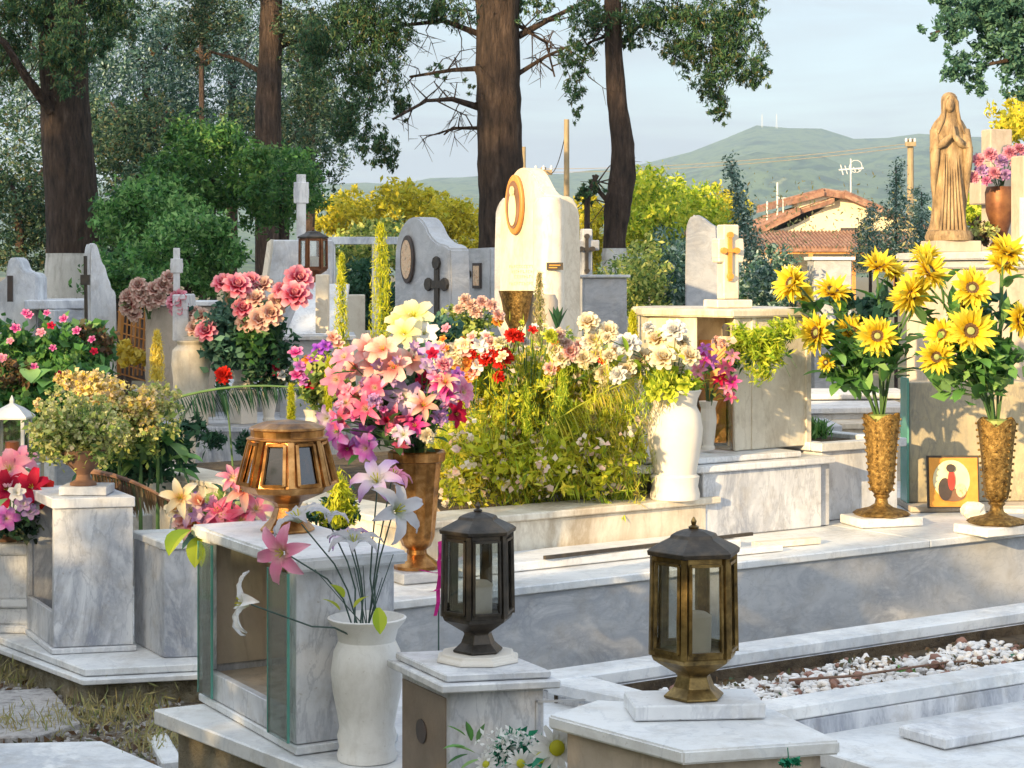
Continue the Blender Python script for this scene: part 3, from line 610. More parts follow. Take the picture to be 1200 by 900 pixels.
# pale zinc lantern at left edge and its post
pz = P(14, 545, 8.2); b = MB(); b.box((pz.x, pz.y), .2, .2, z0, pz.z); obj(b, 'stone_post', 'white', 'white marble post under the pale lantern at the left edge', 'post', bev=.004)
rt = thing('grave_lantern', pz, 'pale square lantern with a pyramid roof at the left edge', 'lantern', 'grave lanterns'); x, y, zq = pz; hw = .062
b = MB(); b.box((x, y), .15, .15, zq, zq+.02); obj(b, 'base', 'zinc', parent=rt, bev=.002)
for sx in (-1, 1):
    for sy in (-1, 1): b = MB(); b.box((x+sx*hw, y+sy*hw), .014, .014, zq+.02, zq+.2); obj(b, 'corner_post', 'zinc', parent=rt)
for sx, sy in ((0, -1), (0, 1), (1, 0), (-1, 0)):
    b = MB(); b.box((x+sx*hw, y+sy*hw), .108 if sx == 0 else .003, .108 if sy == 0 else .003, zq+.021, zq+.199); obj(b, 'glass_pane', 'glass', parent=rt)
b = MB(); b.lathe([(.115, .2), (.115, .21), (.06, .245), (.012, .265), (.012, .28), (.002, .30)], 4, pz, math.pi/4); obj(b, 'roof', 'zinc', parent=rt, bev=.002)
b = MB(); b.lathe([(.03, .02), (.03, .1), (.01, .105)], 12, pz); obj(b, 'candle', 'wick', parent=rt)
# ================================================================== MID LEFT: marble steps
def slabpx(pts, z, z0, mat, label, cat='grave slab', group=None, name='grave_slab', bev=.004, back=None):
    b = MB(); poly = [G2(x, y, z) for x, y in pts]; b.prism(poly, z0, z); return obj(b, name, mat, label, cat, group, bev=bev)
g = 'low marble graves at mid left'
slabpx([(150, 606), (420, 580), (420, 560), (190, 552)], .46, 0, 'slab', 'lowest white marble grave slab behind the dry palm frond', group=g)
slabpx([(170, 552), (400, 546), (400, 536), (190, 540)], .50, 0, 'vein', 'narrow marble kerb between the lowest slab and the marble steps', group=g, name='grave_kerb')
b = MB(); q = P(215, 505, 10.6); b.prism([(q.x-.3, 10.6), (q.x+.75, 10.5), (q.x+.9, 11.6), (q.x-.2, 11.6)], 0, q.z); b.prism([(q.x-.33, 10.55), (q.x+.78, 10.45), (q.x+.93, 11.65), (q.x-.23, 11.65)], q.z+.002, q.z+.03); obj(b, 'grave_step', 'vein', 'middle tier of the streaky marble steps behind the arching palm frond', 'grave step', g, bev=.004)
b = MB(); q = P(205, 462, 11.8); b.prism([(q.x-.2, 11.7), (q.x+.95, 11.7), (q.x+1.0, 12.8), (q.x-.1, 12.8)], 0, q.z); b.prism([(q.x-.24, 11.66), (q.x+.98, 11.66), (q.x+1.04, 12.85), (q.x-.14, 12.85)], q.z+.002, q.z+.035); obj(b, 'grave_step', 'white', 'upper tier of the streaky marble steps under the pink roses', 'grave step', g, bev=.004)
for i, (x, y, w) in enumerate(((225, 500, 40), (290, 520, 44), (250, 515, 40))):
    rt = thing('weed_clump', P(x, y+12, 10.2), ['small weed clump on the left end of the marble steps', 'weed clump at the foot of the marble steps beside the copper lantern', 'low weeds in the middle of the marble steps'][i], 'weeds'); leaves('foliage', M['g_fern'], pblob(x, y, 10.2, w*.4, 12, 300, clump=.3, k=10, seed=i+20), .05, .3, rt)
rt = thing('poppy', P(268, 545, 10), 'tall thin stem topped by a single red flower before the marble steps', 'flower'); b = MB(); b.tube([P(273, 550, 9.6), P(269, 500, 9.6), P(262, 446, 9.6)], .006, .004, 5); obj(b, 'stem', 'stem', parent=rt); head('carn', 'red', rt, P(262, 440, 9.6), CAMD, 1.1)
leaves('foliage', M['g_fern'], pblob(262, 452, 9.6, 9, 12, 120, k=6), .04, .3, rt)
# ------------------------------------------------------------------ left background tombstones
def tomb(label, N, d, pts, thick, mat='white', name='tombstone', group=None, bev=.012, cat='tombstone', sm=0):
    root = thing(name, (N.x, N.y, 0), label, cat, group); pp = outline(N, d, pts)
    if sm: pp = smooth_poly(pp, sm)
    b = MB(); b.ext(pp, thick); obj(b, 'slab', mat, parent=root, bev=bev, seg=2); return root
DW = Vector((.97, .24, 0)).normalized()
N = P(3, 430, 12.5); T_ = tomb('small white tombstone with a rounded peak at the far left edge', N, DW, [(-30, 470), (-30, 335), (6, 331), (8, 308), (13, 301), (20, 302), (26, 318), (33, 319), (40, 320), (44, 327), (44, 470)], (.03, .16, 0), sm=1)
b = MB(); q = P(12, 350, 12.45); b.box((q.x, q.y), .035, .02, q.z-.02, q.z+.15); obj(b, 'photo_plate', 'darkp', parent=T_)
rt = thing('stone_table', P(70, 470, 12.4).xy.to_3d(), 'flat topped marble table in front of the whitewashed trunk', 'stone table')
b = MB(); q = P(28, 352, 12.3); q2 = P(98, 350, 12.6); b.prism([(q.x, q.y), (q2.x, q2.y), (q2.x-.1, q2.y+.8), (q.x-.1, q.y+.8)], q.z-.06, q.z); obj(b, 'top', 'white', parent=rt, bev=.006)
b = MB(); b.prism([(q.x+.18, q.y+.08), (q2.x-.02, q2.y+.05), (q2.x-.1, q2.y+.7), (q.x, q.y+.7)], 0, q.z-.062); obj(b, 'body', 'grey', parent=rt, bev=.006)
b = MB(); b.box((q.x+.16, q.y+.045), .07, .05, 0, q.z-.062); obj(b, 'leg', 'white', parent=rt, bev=.004)
N = P(105, 430, 11.3); T_ = tomb('tall white tombstone with a scalloped sloping top at left', N, Vector((.80, .6, 0)), [(104, 480), (104, 300), (106, 287), (110, 284), (115, 288), (118, 300), (121, 309), (124, 312), (127, 325), (130, 331), (131, 338), (135, 341), (137, 348), (138, 480)], (-.05, .08, 0), sm=1)
b = MB(); q = P(100, 300, 11.2); q2 = P(101, 378, 11.2); b.tube([q, q2], .012, .012, 6); b.box((q.x, q.y), .05, .04, H-.07, H-.01); obj(b, 'rod', 'iron', parent=T_)
# lattice planter with roses
rt = thing('garden_trellis', P(150, 430, 11.6).xy.to_3d(), 'orange trellis with yellow flowers beside the tall scalloped tombstone', 'trellis'); b = MB()
for i in range(7): b.tube([P(140+i*5, 360, 11.6), P(136+i*5, 440, 11.6)], .006, .006, 4); b.tube([P(138, 365+i*12, 11.6), P(172, 375+i*12, 11.6)], .005, .005, 4)
b.tube([P(144, 360, 11.55), P(137, 440, 11.55)], .016, .016, 5); obj(b, 'lattice', 'wood', parent=rt)
leaves('yellow_blossoms', M['ylb'], np.vstack([pblob(147, 412, 11.4, 12, 14, 240, k=8, seed=2), pblob(160, 420, 11.4, 14, 10, 200, k=8, seed=5)]), .05, .8, rt)['kind'] = 'stuff'
foxtail(184, 388, 446, 10.2, 9, 'yellow flower spike in front of the grey stone box at left', mat='ylb')
rt = thing('stone_box', P(200, 440, 11.3).xy.to_3d(), 'grey stone planter box with a thin cap below pale pink roses', 'stone box')
b = MB(); q = P(168, 353, 11.2); b.box((q.x+.18, q.y+.2), .40, .4, 0, q.z-.03, .2); obj(b, 'body', 'beige', parent=rt, bev=.006)
b = MB(); b.box((q.x+.18, q.y+.2), .46, .46, q.z-.028, q.z+.0, .2); obj(b, 'cap', 'white', parent=rt, bev=.004)
bouquet('rose_bunch', 'pale faded pink roses spilling over the grey stone planter box', 'bouquet', P(175, 362, 11.1), [('rose', 'rosed', x, y, 11.0, s) for x, y, s in ((165, 345, .9), (180, 340, .8), (152, 358, 1), (190, 335, .8), (198, 325, .7), (175, 352, .9), (150, 348, .8), (162, 335, .8), (185, 350, .8), (158, 368, .7), (200, 340, .6))], group='artificial bouquets', leafm='g_mid', nleaf=24, lsize=.06)
rt = thing('cross_monument', P(222, 445, 10.6).xy.to_3d(), 'pale cross on a sloping pedestal beside the grey stone planter', 'monument')
b = MB(); q = P(222, 398, 10.6); b.add(*(lambda o: (o.v, o.f))(MB().ext(outline(P(203, 400, 10.6), DW, [(202, 400), (202, 345), (218, 345), (222, 380), (238, 386), (240, 400)]), (0, .3, 0)))); obj(b, 'pedestal', 'white', parent=rt, bev=.006)
b = MB(); b.lathe([(.09, -.9), (.10, .0), (.11, .08), (.105, .16), (.075, .19), (.085, .21), (.08, .215)], 20, (q.x, q.y+.05, q.z-.22)); obj(b, 'rounded_base', 'cream', parent=rt, smooth=True, bev=.003)
b = MB(); q = P(207, 345, 10.7); cross_mesh(b, q, .035, .26, .07, .16, .04, .1); b.box((q.x, q.y), .065, .05, q.z+.12, q.z+.2, .1); obj(b, 'cross', 'white', parent=rt, bev=.002)
# big pink rose bouquet
pv = P(285, 432, 10.75); b = MB(); b.lathe([(.06, -.02), (.065, .0), (.05, .02), (.055, .07), (.06, .09), (.05, .09)], 16, pv-UP*.09); b.lathe([(.08, 0), (.08, pv.z-.115-.725)], 4, (pv.x, pv.y, .725)); obj(b, 'flower_pot', 'vase', 'small white stone pot beneath the pink rose bouquet', 'pot', bev=.002)
bouquet('rose_bouquet', 'large bouquet of bright pink roses in the white stone pot at left', 'bouquet', P(284, 432, 10.75), [('rose', c, x, y, Y+.95, s*1.08) for c, x, y, Y, s in (('rose', 278, 336, 9.5, 1.15), ('rose', 262, 333, 9.6, .95), ('rose', 293, 332, 9.6, .95), ('rose', 208, 352, 9.7, .95), ('rose', 210, 362, 9.7, .8), ('rosed', 236, 372, 9.6, .8), ('rosed', 228, 368, 9.7, .7), ('rose', 242, 388, 9.5, .9), ('rose', 285, 362, 9.5, .9), ('rosed', 305, 375, 9.45, 1.0), ('rosed', 318, 368, 9.45, 1.0), ('rose', 350, 328, 9.5, 1.2), ('rose', 346, 347, 9.4, 1.25), ('rose', 332, 342, 9.5, .9), ('rosed', 308, 335, 9.6, .9), ('rosed', 300, 350, 9.5, .8), ('rosed', 325, 355, 9.5, .9), ('rosed', 228, 385, 9.6, .7), ('rosed', 288, 378, 9.5, .8))],
 group='artificial bouquets', leafm='g_blue', nleaf=60, lsize=.09, fill=[('g_blue', 1500, .055, 'foliage', 268, 395, 10.6, 32, 46), ('g_fern', 1300, .05, 'dark_foliage', 312, 405, 10.6, 26, 36), ('g_mid', 600, .055, 'light_foliage', 300, 390, 10.5, 24, 24)])
holder(P(315, 452, 10.8), .725, 'small pale vase on the marble steps under the low faded flowers')
bouquet('artificial_bouquet', 'low bunch of small faded flowers below the pink rose bouquet', 'bouquet', P(315, 452, 10.8), [('five', c, x, y, 10.6, 1.1) for c, x, y in (('white', 302, 414), ('rosed', 318, 410), ('crim', 322, 425), ('white', 330, 440), ('rosed', 308, 436), ('crim', 324, 436), ('lil', 296, 412))], group='artificial bouquets', leafm='g_dark', nleaf=24, lsize=.05, fill=[('g_dark', 700, .04, 'foliage', 315, 438, 10.7, 28, 20)])
# ------------------------------------------------------------------ gabled monument with tall cross
rt = thing('gabled_monument', P(345, 450, 12.2).xy.to_3d(), 'white gabled monument with a tall thin marble cross', 'monument')
N = P(312, 400, 12.2); b = MB(); b.ext(outline(N, DW, [(308, 470), (309, 330), (318, 281), (390, 281), (392, 470)]), (-.04, .5, 0)); obj(b, 'body', 'white', parent=rt, bev=.008)
b = MB(); b.ext(outline(P(312, 340, 12.1), Vector((.95, .3, 0)), [(305, 338), (313, 284), (318, 280), (318, 290), (311, 338)]), (-.0, .5, 0)); obj(b, 'edge_trim', 'cream', parent=rt, bev=.003)
b = MB(); q = P(353, 281, 12.3); cross_mesh(b, q, .06, .42, .1, .3, .05, .1); b.box((q.x, q.y), .095, .065, q.z+.235, q.z+.37, .1); obj(b, 'cross', 'white', parent=rt, bev=.003)
rt = thing('sloping_gravestone', P(360, 450, 11.2).xy.to_3d(), 'white stone box with a sloping lid and small pillar under the brown lantern', 'gravestone')
q = P(322, 393, 11.2); w = .42; b = MB(); b.box((q.x+w/2, q.y+.3), w, .6, 0, q.z-.03, .1); obj(b, 'body', 'grey', parent=rt, bev=.005)
b = MB(); b.box((q.x+w/2, q.y+.3), w+.05, .66, q.z-.028, q.z, .1); obj(b, 'cap', 'white', parent=rt, bev=.004)
b = MB(); b.ext([Vector((q.x+.06, q.y+.03, q.z+.003)), Vector((q.x+w-.02, q.y+.03, q.z+.003)), Vector((q.x+w-.02, q.y+.42, q.z+.30)), Vector((q.x+.14, q.y+.42, q.z+.30))], (0, .06, -.001)); obj(b, 'sloping_slab', 'white', parent=rt, bev=.004)
q5 = P(380, 362, 11.1); b = MB(); b.box((q5.x-.01, q5.y), .075, .07, q5.z-.14, q5.z+.2); obj(b, 'pillar', 'cream', parent=rt, bev=.004)
ql = P(367, 331, 11.7); b = MB(); b.box((ql.x, ql.y), .14, .14, 0, ql.z-.001); obj(b, 'stone_post', 'white', 'slim stone post hidden behind the pillar under the brown lantern', 'post', bev=.004)
lantern(ql, 'reddish brown grave lantern with a dark roof before the gabled monument', 'rust', .34, .17, 6, .2, 0, 0, 'grave lanterns')
rt = thing('fence', P(430, 330, 14).xy.to_3d(), 'white horizontal rail on posts left of the grey arched tombstone', 'fence')
b = MB(); b.beam(P(385, 282, 13.8), P(468, 282, 14.2), .05, .055); obj(b, 'rail', 'white', parent=rt, bev=.003)
b = MB(); b.beam(P(388, 452, 13.85), P(388, 286.5, 13.85), .06, .06); obj(b, 'post', 'white', parent=rt)
b = MB(); b.beam(P(440, 452, 14.05), P(440, 286.5, 14.05), .05, .05); obj(b, 'post', 'white', parent=rt)
rt = thing('grave_enclosure', P(420, 400, 13).xy.to_3d(), 'low pale stone enclosure behind the two lime foxtail plants', 'enclosure'); b = MB(); q = P(395, 345, 13.2); b.box((q.x+.35, q.y), .9, .14, 0, q.z-.25, .1); b.box((q.x+.12, q.y-.1), .16, .12, 0, q.z, .1); obj(b, 'wall', 'cream', parent=rt, bev=.005)
foxtail(400, 298, 462, 8.6, 10, 'shorter lime foxtail plant left of the pink bouquet', 'lime foxtail plants')
foxtail(446, 262, 402, 9.0, 14, 'tallest lime foxtail plant beside the grey arched tombstone', 'lime foxtail plants')
foxtail(741, 366, 425, 8.6, 7, 'small lime foxtail spike above the cream roses', 'lime foxtail plants')
for x, y0, y1, lab in ((385, 420, 480, 'thin lime spike beside the violet orchids'), (341, 452, 500, 'short lime spike above the copper lantern')): foxtail(x, y0, y1, 8.4, 4, lab, 'lime foxtail plants')
holder(P(368, 480, 8.6), 0, 'stone flower vase on a post behind the copper lantern')
bouquet('artificial_bouquet', 'violet and magenta orchids left of the lime spikes', 'bouquet', P(368, 480, 8.6), [(k, c, x, y, 8.5, s) for k, c, x, y, s in (('five', 'viol', 374, 410, 1.3), ('five', 'viol', 368, 420, 1.2), ('five', 'viol', 382, 406, 1.1), ('five', 'mag', 347, 414, 1.3), ('five', 'purp', 353, 430, 1.3), ('five', 'purp', 360, 440, 1.2), ('five', 'mag', 348, 440, 1.2), ('five', 'oran', 361, 422, 1), ('five', 'salmon', 390, 396, 1.3), ('five', 'purp', 357, 448, 1), ('five', 'viol', 378, 422, 1), ('five', 'crim', 364, 452, 1), ('five', 'salmon', 396, 404, 1.1))], group='artificial bouquets', leafm='g_mid', nleaf=30, lsize=.05, fill=[('g_mixb', 900, .04, 'foliage', 378, 445, 8.6, 30, 36)])
# ================================================================== CENTRAL TOMBSTONES
def oval(root, N, d, nrm, cx, cy, rx, rz, ring='goldp', pic='icon', fig=True):
    c = N+d*along(N, d, cx); c.z = H-(cy-HY)/F*c.y; b = MB(); n = 28; nrm = Vector(nrm).normalized()
    b.ext([c+d*rx*math.cos(t*6.2832/n)+UP*rz*math.sin(t*6.2832/n)+nrm*.004 for t in range(n)], nrm*.02); obj(b, 'portrait_frame', ring, parent=root, bev=.004)
    b = MB(); b.ext([c+d*rx*.76*math.cos(t*6.2832/n)+UP*rz*.8*math.sin(t*6.2832/n)+nrm*.018 for t in range(n)], nrm*.01); o = obj(b, 'portrait', pic, parent=root)
    if fig:
        b = MB(); b.ext([c+d*rx*.42*math.cos(t*6.2832/n)+UP*(rz*.55*math.sin(t*6.2832/n)-rz*.15)+nrm*.03 for t in range(n)], nrm*.003); b.build('robed_figure', M['creamp'], o.parent)
        b = MB(); b.ext([c+d*rx*.28*math.cos(t*6.2832/n)+UP*(rz*.17*math.sin(t*6.2832/n)+rz*.45)+nrm*.032 for t in range(n)], nrm*.003); b.build('face', M['icon'], o.parent)
def wallcross(root, c, d, nrm, h, w, mat, name='cross'):
    b = MB(); nrm = Vector(nrm).normalized(); d = Vector(d).normalized(); t = w*.13; c = Vector(c)+nrm*.003
    def r(u0, u1, v0, v1, e=0): b.ext([c+d*u0+UP*v0, c+d*u1+UP*v0, c+d*u1+UP*v1, c+d*u0+UP*v1], nrm*(.012+e))
    r(-t, t, 0, h); r(-w/2, w/2, h*.66-t, h*.66+t, .003)
    for u, v in ((-w/2, h*.66), (w/2, h*.66), (0, h), (0, .02)):
        n = 8; b.ext([c+d*(u+t*1.7*math.cos(i*.785))+UP*(v+t*1.7*math.sin(i*.785)) for i in range(n)], nrm*.018)
    return obj(b, name, mat, parent=root)
# the tall sunlit stone
N = P(655, 400, 10.5)-UP*(P(655, 400, 10.5).z); rt = thing('tombstone', N, 'tall sunlit cream marble tombstone with an oval gold framed icon', 'tombstone')
pp = outline(N, VB, [(655, 415), (655, 262), (650, 234), (644, 230), (636, 226), (630, 215), (625, 205), (620, 199), (613, 196), (606, 198), (600, 205), (594, 218), (590, 235), (585, 250), (585, 415)])
b = MB(); b.ext(smooth_poly(pp, 1), VA*.11); obj(b, 'slab', 'cream', parent=rt, bev=.01, seg=2)
Nc = N+VA*.02; pp = outline(Nc-VB*.05, VA, [(648, 415), (648, 262), (645, 240), (652, 233), (662, 229), (671, 231), (678, 241), (681, 258), (682, 415)])
b = MB(); b.ext(smooth_poly(pp, 1), VB*.10); obj(b, 'rear_wing', 'cream', parent=rt, bev=.012, seg=2)
b = MB(); q = P(643, 415, 10.42); b.lathe([(.085, 0), (.085, P(643, 240, 10.42).z), (.07, P(643, 232, 10.42).z), (.03, P(643, 230, 10.42).z)], 24, (q.x, q.y+.0, 0)); obj(b, 'half_column', 'cream', parent=rt, smooth=True)
b = MB(); b.ext(smooth_poly(outline(N+VA*.16+VB*.1, VB, [(650, 415), (650, 240), (590, 230), (583, 238), (579, 252), (578, 415)]), 1), VA*.1); obj(b, 'back_slab', 'grey', parent=rt, bev=.01)
oval(rt, N, VB, -VA, 605.5, 240, .085, .17, 'wood', 'clay')
b = MB(); q = P(650, 312, 10.36); b.box((q.x, q.y-.035), .09, .01, q.z-.02, q.z+.02); pl_ = obj(b, 'name_plate', 'iron', parent=rt)
b = MB(); b.box((q.x, q.y-.0415), .06, .002, q.z+.003, q.z+.008); b.box((q.x-.01, q.y-.0415), .045, .002, q.z-.01, q.z-.005); obj(b, 'plate_writing', 'goldp', parent=rt)
b = MB()
for row, (py, u0, u1) in enumerate(((314, 597, 632), (320, 600, 628), (326, 603, 624), (334, 597, 630))):
    px = u0
    while px < u1:
        w = R.uniform(1.2, 2.4); c = N+VB*along(N, VB, px); c.z = H-(py-HY)/F*c.y; c2 = N+VB*along(N, VB, px+w); c2.z = c.z
        for k in range(2): z_ = R.choice((0, .007, .014)); b.ext([c+UP*z_, c2+UP*z_, c2+UP*(z_+.003), c+UP*(z_+.003)], -VA*.002)
        b.ext([c, c+(c2-c)*.25, c+(c2-c)*.25+UP*.017, c+UP*.017], -VA*.002); px += w+1.1
obj(b, 'inscription', 'beige', parent=rt)
# grey arched stone with oval
N = P(528, 400, 12.6); N.z = 0; rt = tomb('grey arched tombstone with an oval portrait and iron cross', N, VB, [(528, 440), (528, 293), (522, 287), (512, 285), (503, 276), (497, 262), (491, 255), (483, 254), (475, 258), (469, 268), (465, 280), (462, 300), (462, 440)], VA*.16, 'grey', sm=1)
oval(rt, N, VB, -VA, 479.5, 304, .085, .165, 'darkp', 'icon', False); c = N+VB*along(N, VB, 513); c.z = P(0, 382, c.y).z; wallcross(rt, c, VB, -VA, .42, .2, 'iron')
N = P(574, 400, 13.4); N.z = 0; rt = tomb('plain grey tombstone with a small cross and photograph behind the arched one', N, VB, [(574, 420), (574, 290), (536, 292), (536, 420)], VA*.12, 'grey')
c = N+VB*along(N, VB, 545); c.z = P(0, 348, c.y).z; wallcross(rt, c, VB, -VA, .25, .12, 'iron')
b = MB(); c = N+VB*along(N, VB, 560); c.z = P(0, 338, c.y).z; b.ext([c-VB*.05, c+VB*.05, c+VB*.05+UP*.18, c-VB*.05+UP*.18], -VA*.015); obj(b, 'photo_frame', 'darkp', parent=rt); b = MB(); b.ext([c-VB*.036-VA*.014+UP*.02, c+VB*.036-VA*.014+UP*.02, c+VB*.036-VA*.014+UP*.16, c-VB*.036-VA*.014+UP*.16], -VA*.004); obj(b, 'photograph', 'icon', parent=rt)
# gold cup in front
q = P(605, 395, 9.9); b = MB(); b.lathe([(.045, 0), (.05, .02), (.022, .05), (.026, .10), (.06, .17), (.078, .27), (.088, .305), (.092, .32), (.08, .32), (.06, .2)], 24, (q.x, q.y, q.z-.08)); o = obj(b, 'goblet', 'gild', 'golden goblet shaped urn at the foot of the tall sunlit tombstone', 'urn', smooth=True)
b = MB(); b.box((q.x, q.y), .2, .2, 0, q.z-.081); obj(b, 'stone_post', 'cream', 'stone post hidden among flowers under the golden goblet', 'post', bev=.004)
b = MB(); q = P(635, 400, 10.0); b.lathe([(.085, 0), (.085, P(635, 348, 10).z-.02), (.07, P(635, 345, 10).z)], 18, (q.x, q.y, 0)); obj(b, 'column_stump', 'beige', 'short brown marble column beside the golden goblet', 'column', smooth=True)
# right grey grave with cross
rt = thing('grave_table', P(705, 400, 12).xy.to_3d(), 'grey marble grave box with a flat cap under the whitewashed right trunk', 'grave box'); q = P(706, 322, 12); b = MB(); b.box((q.x, q.y+.2), .27, .4, 0, q.z-.02, .1); obj(b, 'body', 'grey', parent=rt, bev=.005)
b = MB(); b.box((q.x, q.y+.2), .31, .44, q.z-.018, q.z, .1); obj(b, 'cap', 'white', parent=rt, bev=.003)
rt = thing('stone_cross', P(687, 322, 12.3), 'grey stone cross behind the right edge of the tall sunlit tombstone', 'cross'); b = MB(); q = P(687, 326, 12.8); cross_mesh(b, q, .07, .33, .17, .22, .06, .3); obj(b, 'cross', 'grey', parent=rt, bev=.006); b = MB(); b.box((q.x, q.y), .2, .12, 0, q.z-.001); obj(b, 'base', 'grey', parent=rt)
wallcross(rt, q+Vector((0, -.035, .03)), (1, .3, 0), (.3, -1, 0), .25, .08, 'iron', 'iron_cross')
# ================================================================== MAIN PLATFORM AND LIT KERB
def LP(*ab): return [L2(a, b_) for a, b_ in ab]
rt = thing('grave_platform', L(0, 0), 'long grey sided marble platform with a white top in the middle of the picture', 'grave platform')
b = MB(); b.prism(LP((.02, .02), (5.2, .02), (5.2, 1.9), (2.5, 1.9), (2.5, 1.3), (.02, 1.3)), 0, .468); obj(b, 'side_wall', 'grey', parent=rt, bev=.003)
b = MB(); b.prism(LP((0, 0), (2.52, 0), (2.52, 1.3), (0, 1.3)), .47, .5); b.prism(LP((2.523, 0), (5.2, 0), (5.2, 1.9), (2.523, 1.9)), .47, .5); obj(b, 'top_slab', 'slab', parent=rt, bev=.004)
b = MB(); b.prism(LP((.45, .26), (1.75, .26), (1.75, .5), (.45, .5)), .503, .535); obj(b, 'step_slab', 'slab', parent=rt, bev=.004)
b = MB(); b.beam(L(.80, .25, .545), L(1.84, .30, .545), .013, .013); obj(b, 'iron_rod', 'iron', 'dark rusty rod lying across the marble platform', 'rod')
b = MB(); b.box(L2(1.70, .13), .24, .05, .503, .525, .55); obj(b, 'marble_offcut', 'slab', 'short white marble bar near the end of the rusty rod', 'marble bar', 'loose marble bars', bev=.002)
b = MB(); b.box(L2(1.93, .20), .30, .05, .503, .527, .5); obj(b, 'marble_offcut', 'cream', 'longer pale marble bar lying against the base of the octagonal monument', 'marble bar', 'loose marble bars', bev=.002)
rt = thing('grave_kerb', L(.5, .52, .5), 'sunlit marble kerb wall round the overgrown flower bed', 'kerb')
b = MB(); b.prism(LP((.42, .53), (1.80, .53), (1.80, .73), (.42, .73)), .503, .64); b.prism(LP((.42, .733), (.62, .733), (.62, 2.9), (.42, 2.9)), .3, .64); obj(b, 'wall', 'cream', parent=rt, bev=.003)
b = MB(); b.prism(LP((.38, .505), (1.86, .505), (1.86, .755), (.38, .755)), .643, .67); b.prism(LP((.40, .758), (.64, .758), (.64, 2.9), (.40, 2.9)), .643, .668); obj(b, 'coping', 'cream', parent=rt, bev=.005)
b = MB(); b.prism(LP((.625, .76), (1.9, .76), (3.0, 3.6), (.625, 3.6)), 0, .60); tag(obj(b, 'garden_soil', 'soil'), 'dark soil of the overgrown flower bed', 'soil', kind='stuff')
# octagonal monument -------------------------------------------------
rt = thing('octagonal_monument', L(2.1, .6, .5), 'sunlit cream marble octagonal monument crowned by a cross', 'monument')
b = MB(); b.prism(LP((1.79, .535), (2.44, .535), (2.44, 1.35), (1.79, 1.35)), .503, .765); obj(b, 'base', 'vein', parent=rt, bev=.004)
b = MB(); b.prism(LP((2.45, .55), (2.50, .55), (2.50, 1.35), (2.45, 1.35)), .503, .765); obj(b, 'side_strip', 'grey', parent=rt, bev=.003)
b = MB(); b.prism(LP((1.50, .68), (1.765, .51), (2.50, .51), (2.53, 1.38), (1.5, 1.38)), .768, .795); b.prism(LP((1.62, .70), (1.80, .57), (2.36, .57), (2.40, 1.3), (1.62, 1.3)), .798, .822); obj(b, 'ledge', 'white', parent=rt, bev=.005)
Ym = 8.05
A0 = (P(860, 0, 8.0).x, 8.0); A1 = (P(949, 0, 8.28).x, 8.28); A2 = (A1[0]-.10, 8.8); A5 = (P(760, 0, 8.35).x, 8.35); A4 = (A5[0]-.02, 8.75); A6 = (P(817, 0, 8.12).x, 8.12)
zt = P(0, 372, 8.1).z
b = MB(); b.prism([A0, A1, A2, (A4[0]+.1, 8.95), A4, A5, (A6[0], A6[1]), (A6[0]+.005, 8.3), (A0[0]+.0, 8.3)], .824, zt); obj(b, 'body', 'cream', parent=rt, bev=.004)
b = MB()   # raised panel frames of the front face
def facebar(a, c, u0, u1, z0_, z1_, e=.008):
    a = Vector((*a, 0)); c = Vector((*c, 0)); d = (c-a); n = Vector((d.y, -d.x, 0)).normalized(); p = a+d*u0; q = a+d*u1; p.z = q.z = z0_; b.ext([p, q, q+UP*(z1_-z0_), p+UP*(z1_-z0_)], n*e)
for fa in ((.0, .055), (.22, .26), (.94, 1)): b = MB(); facebar(A0, A1, *fa, .826, zt); obj(b, 'pilaster', 'cream', parent=rt)
b = MB(); b.ext([Vector((A6[0]+.01, 8.15, .826)), Vector((A0[0]-.005, 8.03, .826)), Vector((A0[0]-.005, 8.03, zt-.31)), Vector((A6[0]+.01, 8.15, zt-.31))], (0, .02, 0)); obj(b, 'door', 'glass', parent=rt)
b = MB(); b.ext([Vector((A6[0]+.02, 8.24, .84)), Vector((A0[0]-.01, 8.2, .84)), Vector((A0[0]-.01, 8.2, zt-.1)), Vector((A6[0]+.02, 8.24, zt-.1))], (0, .015, 0)); obj(b, 'wood_panel', 'wood', parent=rt)
b = MB(); b.beam(Vector((A6[0]+.015, 8.13, .9)), Vector((A0[0]-.02, 8.02, 1.12)), .02, .03); obj(b, 'wooden_brace', 'wood', parent=rt)
capb = [(A0[0]-.01, A0[1]-.04), (A1[0]+.03, A1[1]-.03), (A2[0]+.03, A2[1]+.05), (A4[0]+.1, 9.0), (A4[0]-.03, A4[1]), (A5[0]-.03, A5[1]-.03)]
b = MB(); b.prism(capb, zt+.002, zt+.035); obj(b, 'cap', 'cream', parent=rt, bev=.006, seg=2)
q = Vector((P(853, 0, 8.35).x, 8.35, zt+.037)); b = MB(); b.box((q.x, q.y), .17, .14, q.z, q.z+.035, .35); obj(b, 'cross_foot', 'cream', parent=rt, bev=.004)
q2 = q+UP*.037; b = MB(); cross_mesh(b, q2, .075, .325, .125, .215, .07, .35); b.box((q2.x, q2.y), .122, .068, q2.z+.16, q2.z+.265, .35); obj(b, 'cross', 'cream', parent=rt, bev=.005)
dx = Vector((math.cos(.35), math.sin(.35), 0)); nn = Vector((dx.y, -dx.x, 0)); wallcross(rt, q2+nn*.036+UP*.08-dx*.012, dx, nn, .2, .062, 'goldp', 'crucifix')
q = P(851, 380, 8.0); b = MB(); b.lathe([(.016, 0), (.017, .04), (.008, .055)], 10, (q.x-.0, q.y+.0, q.z-.05)); obj(b, 'small_plaque', 'iron', parent=rt)
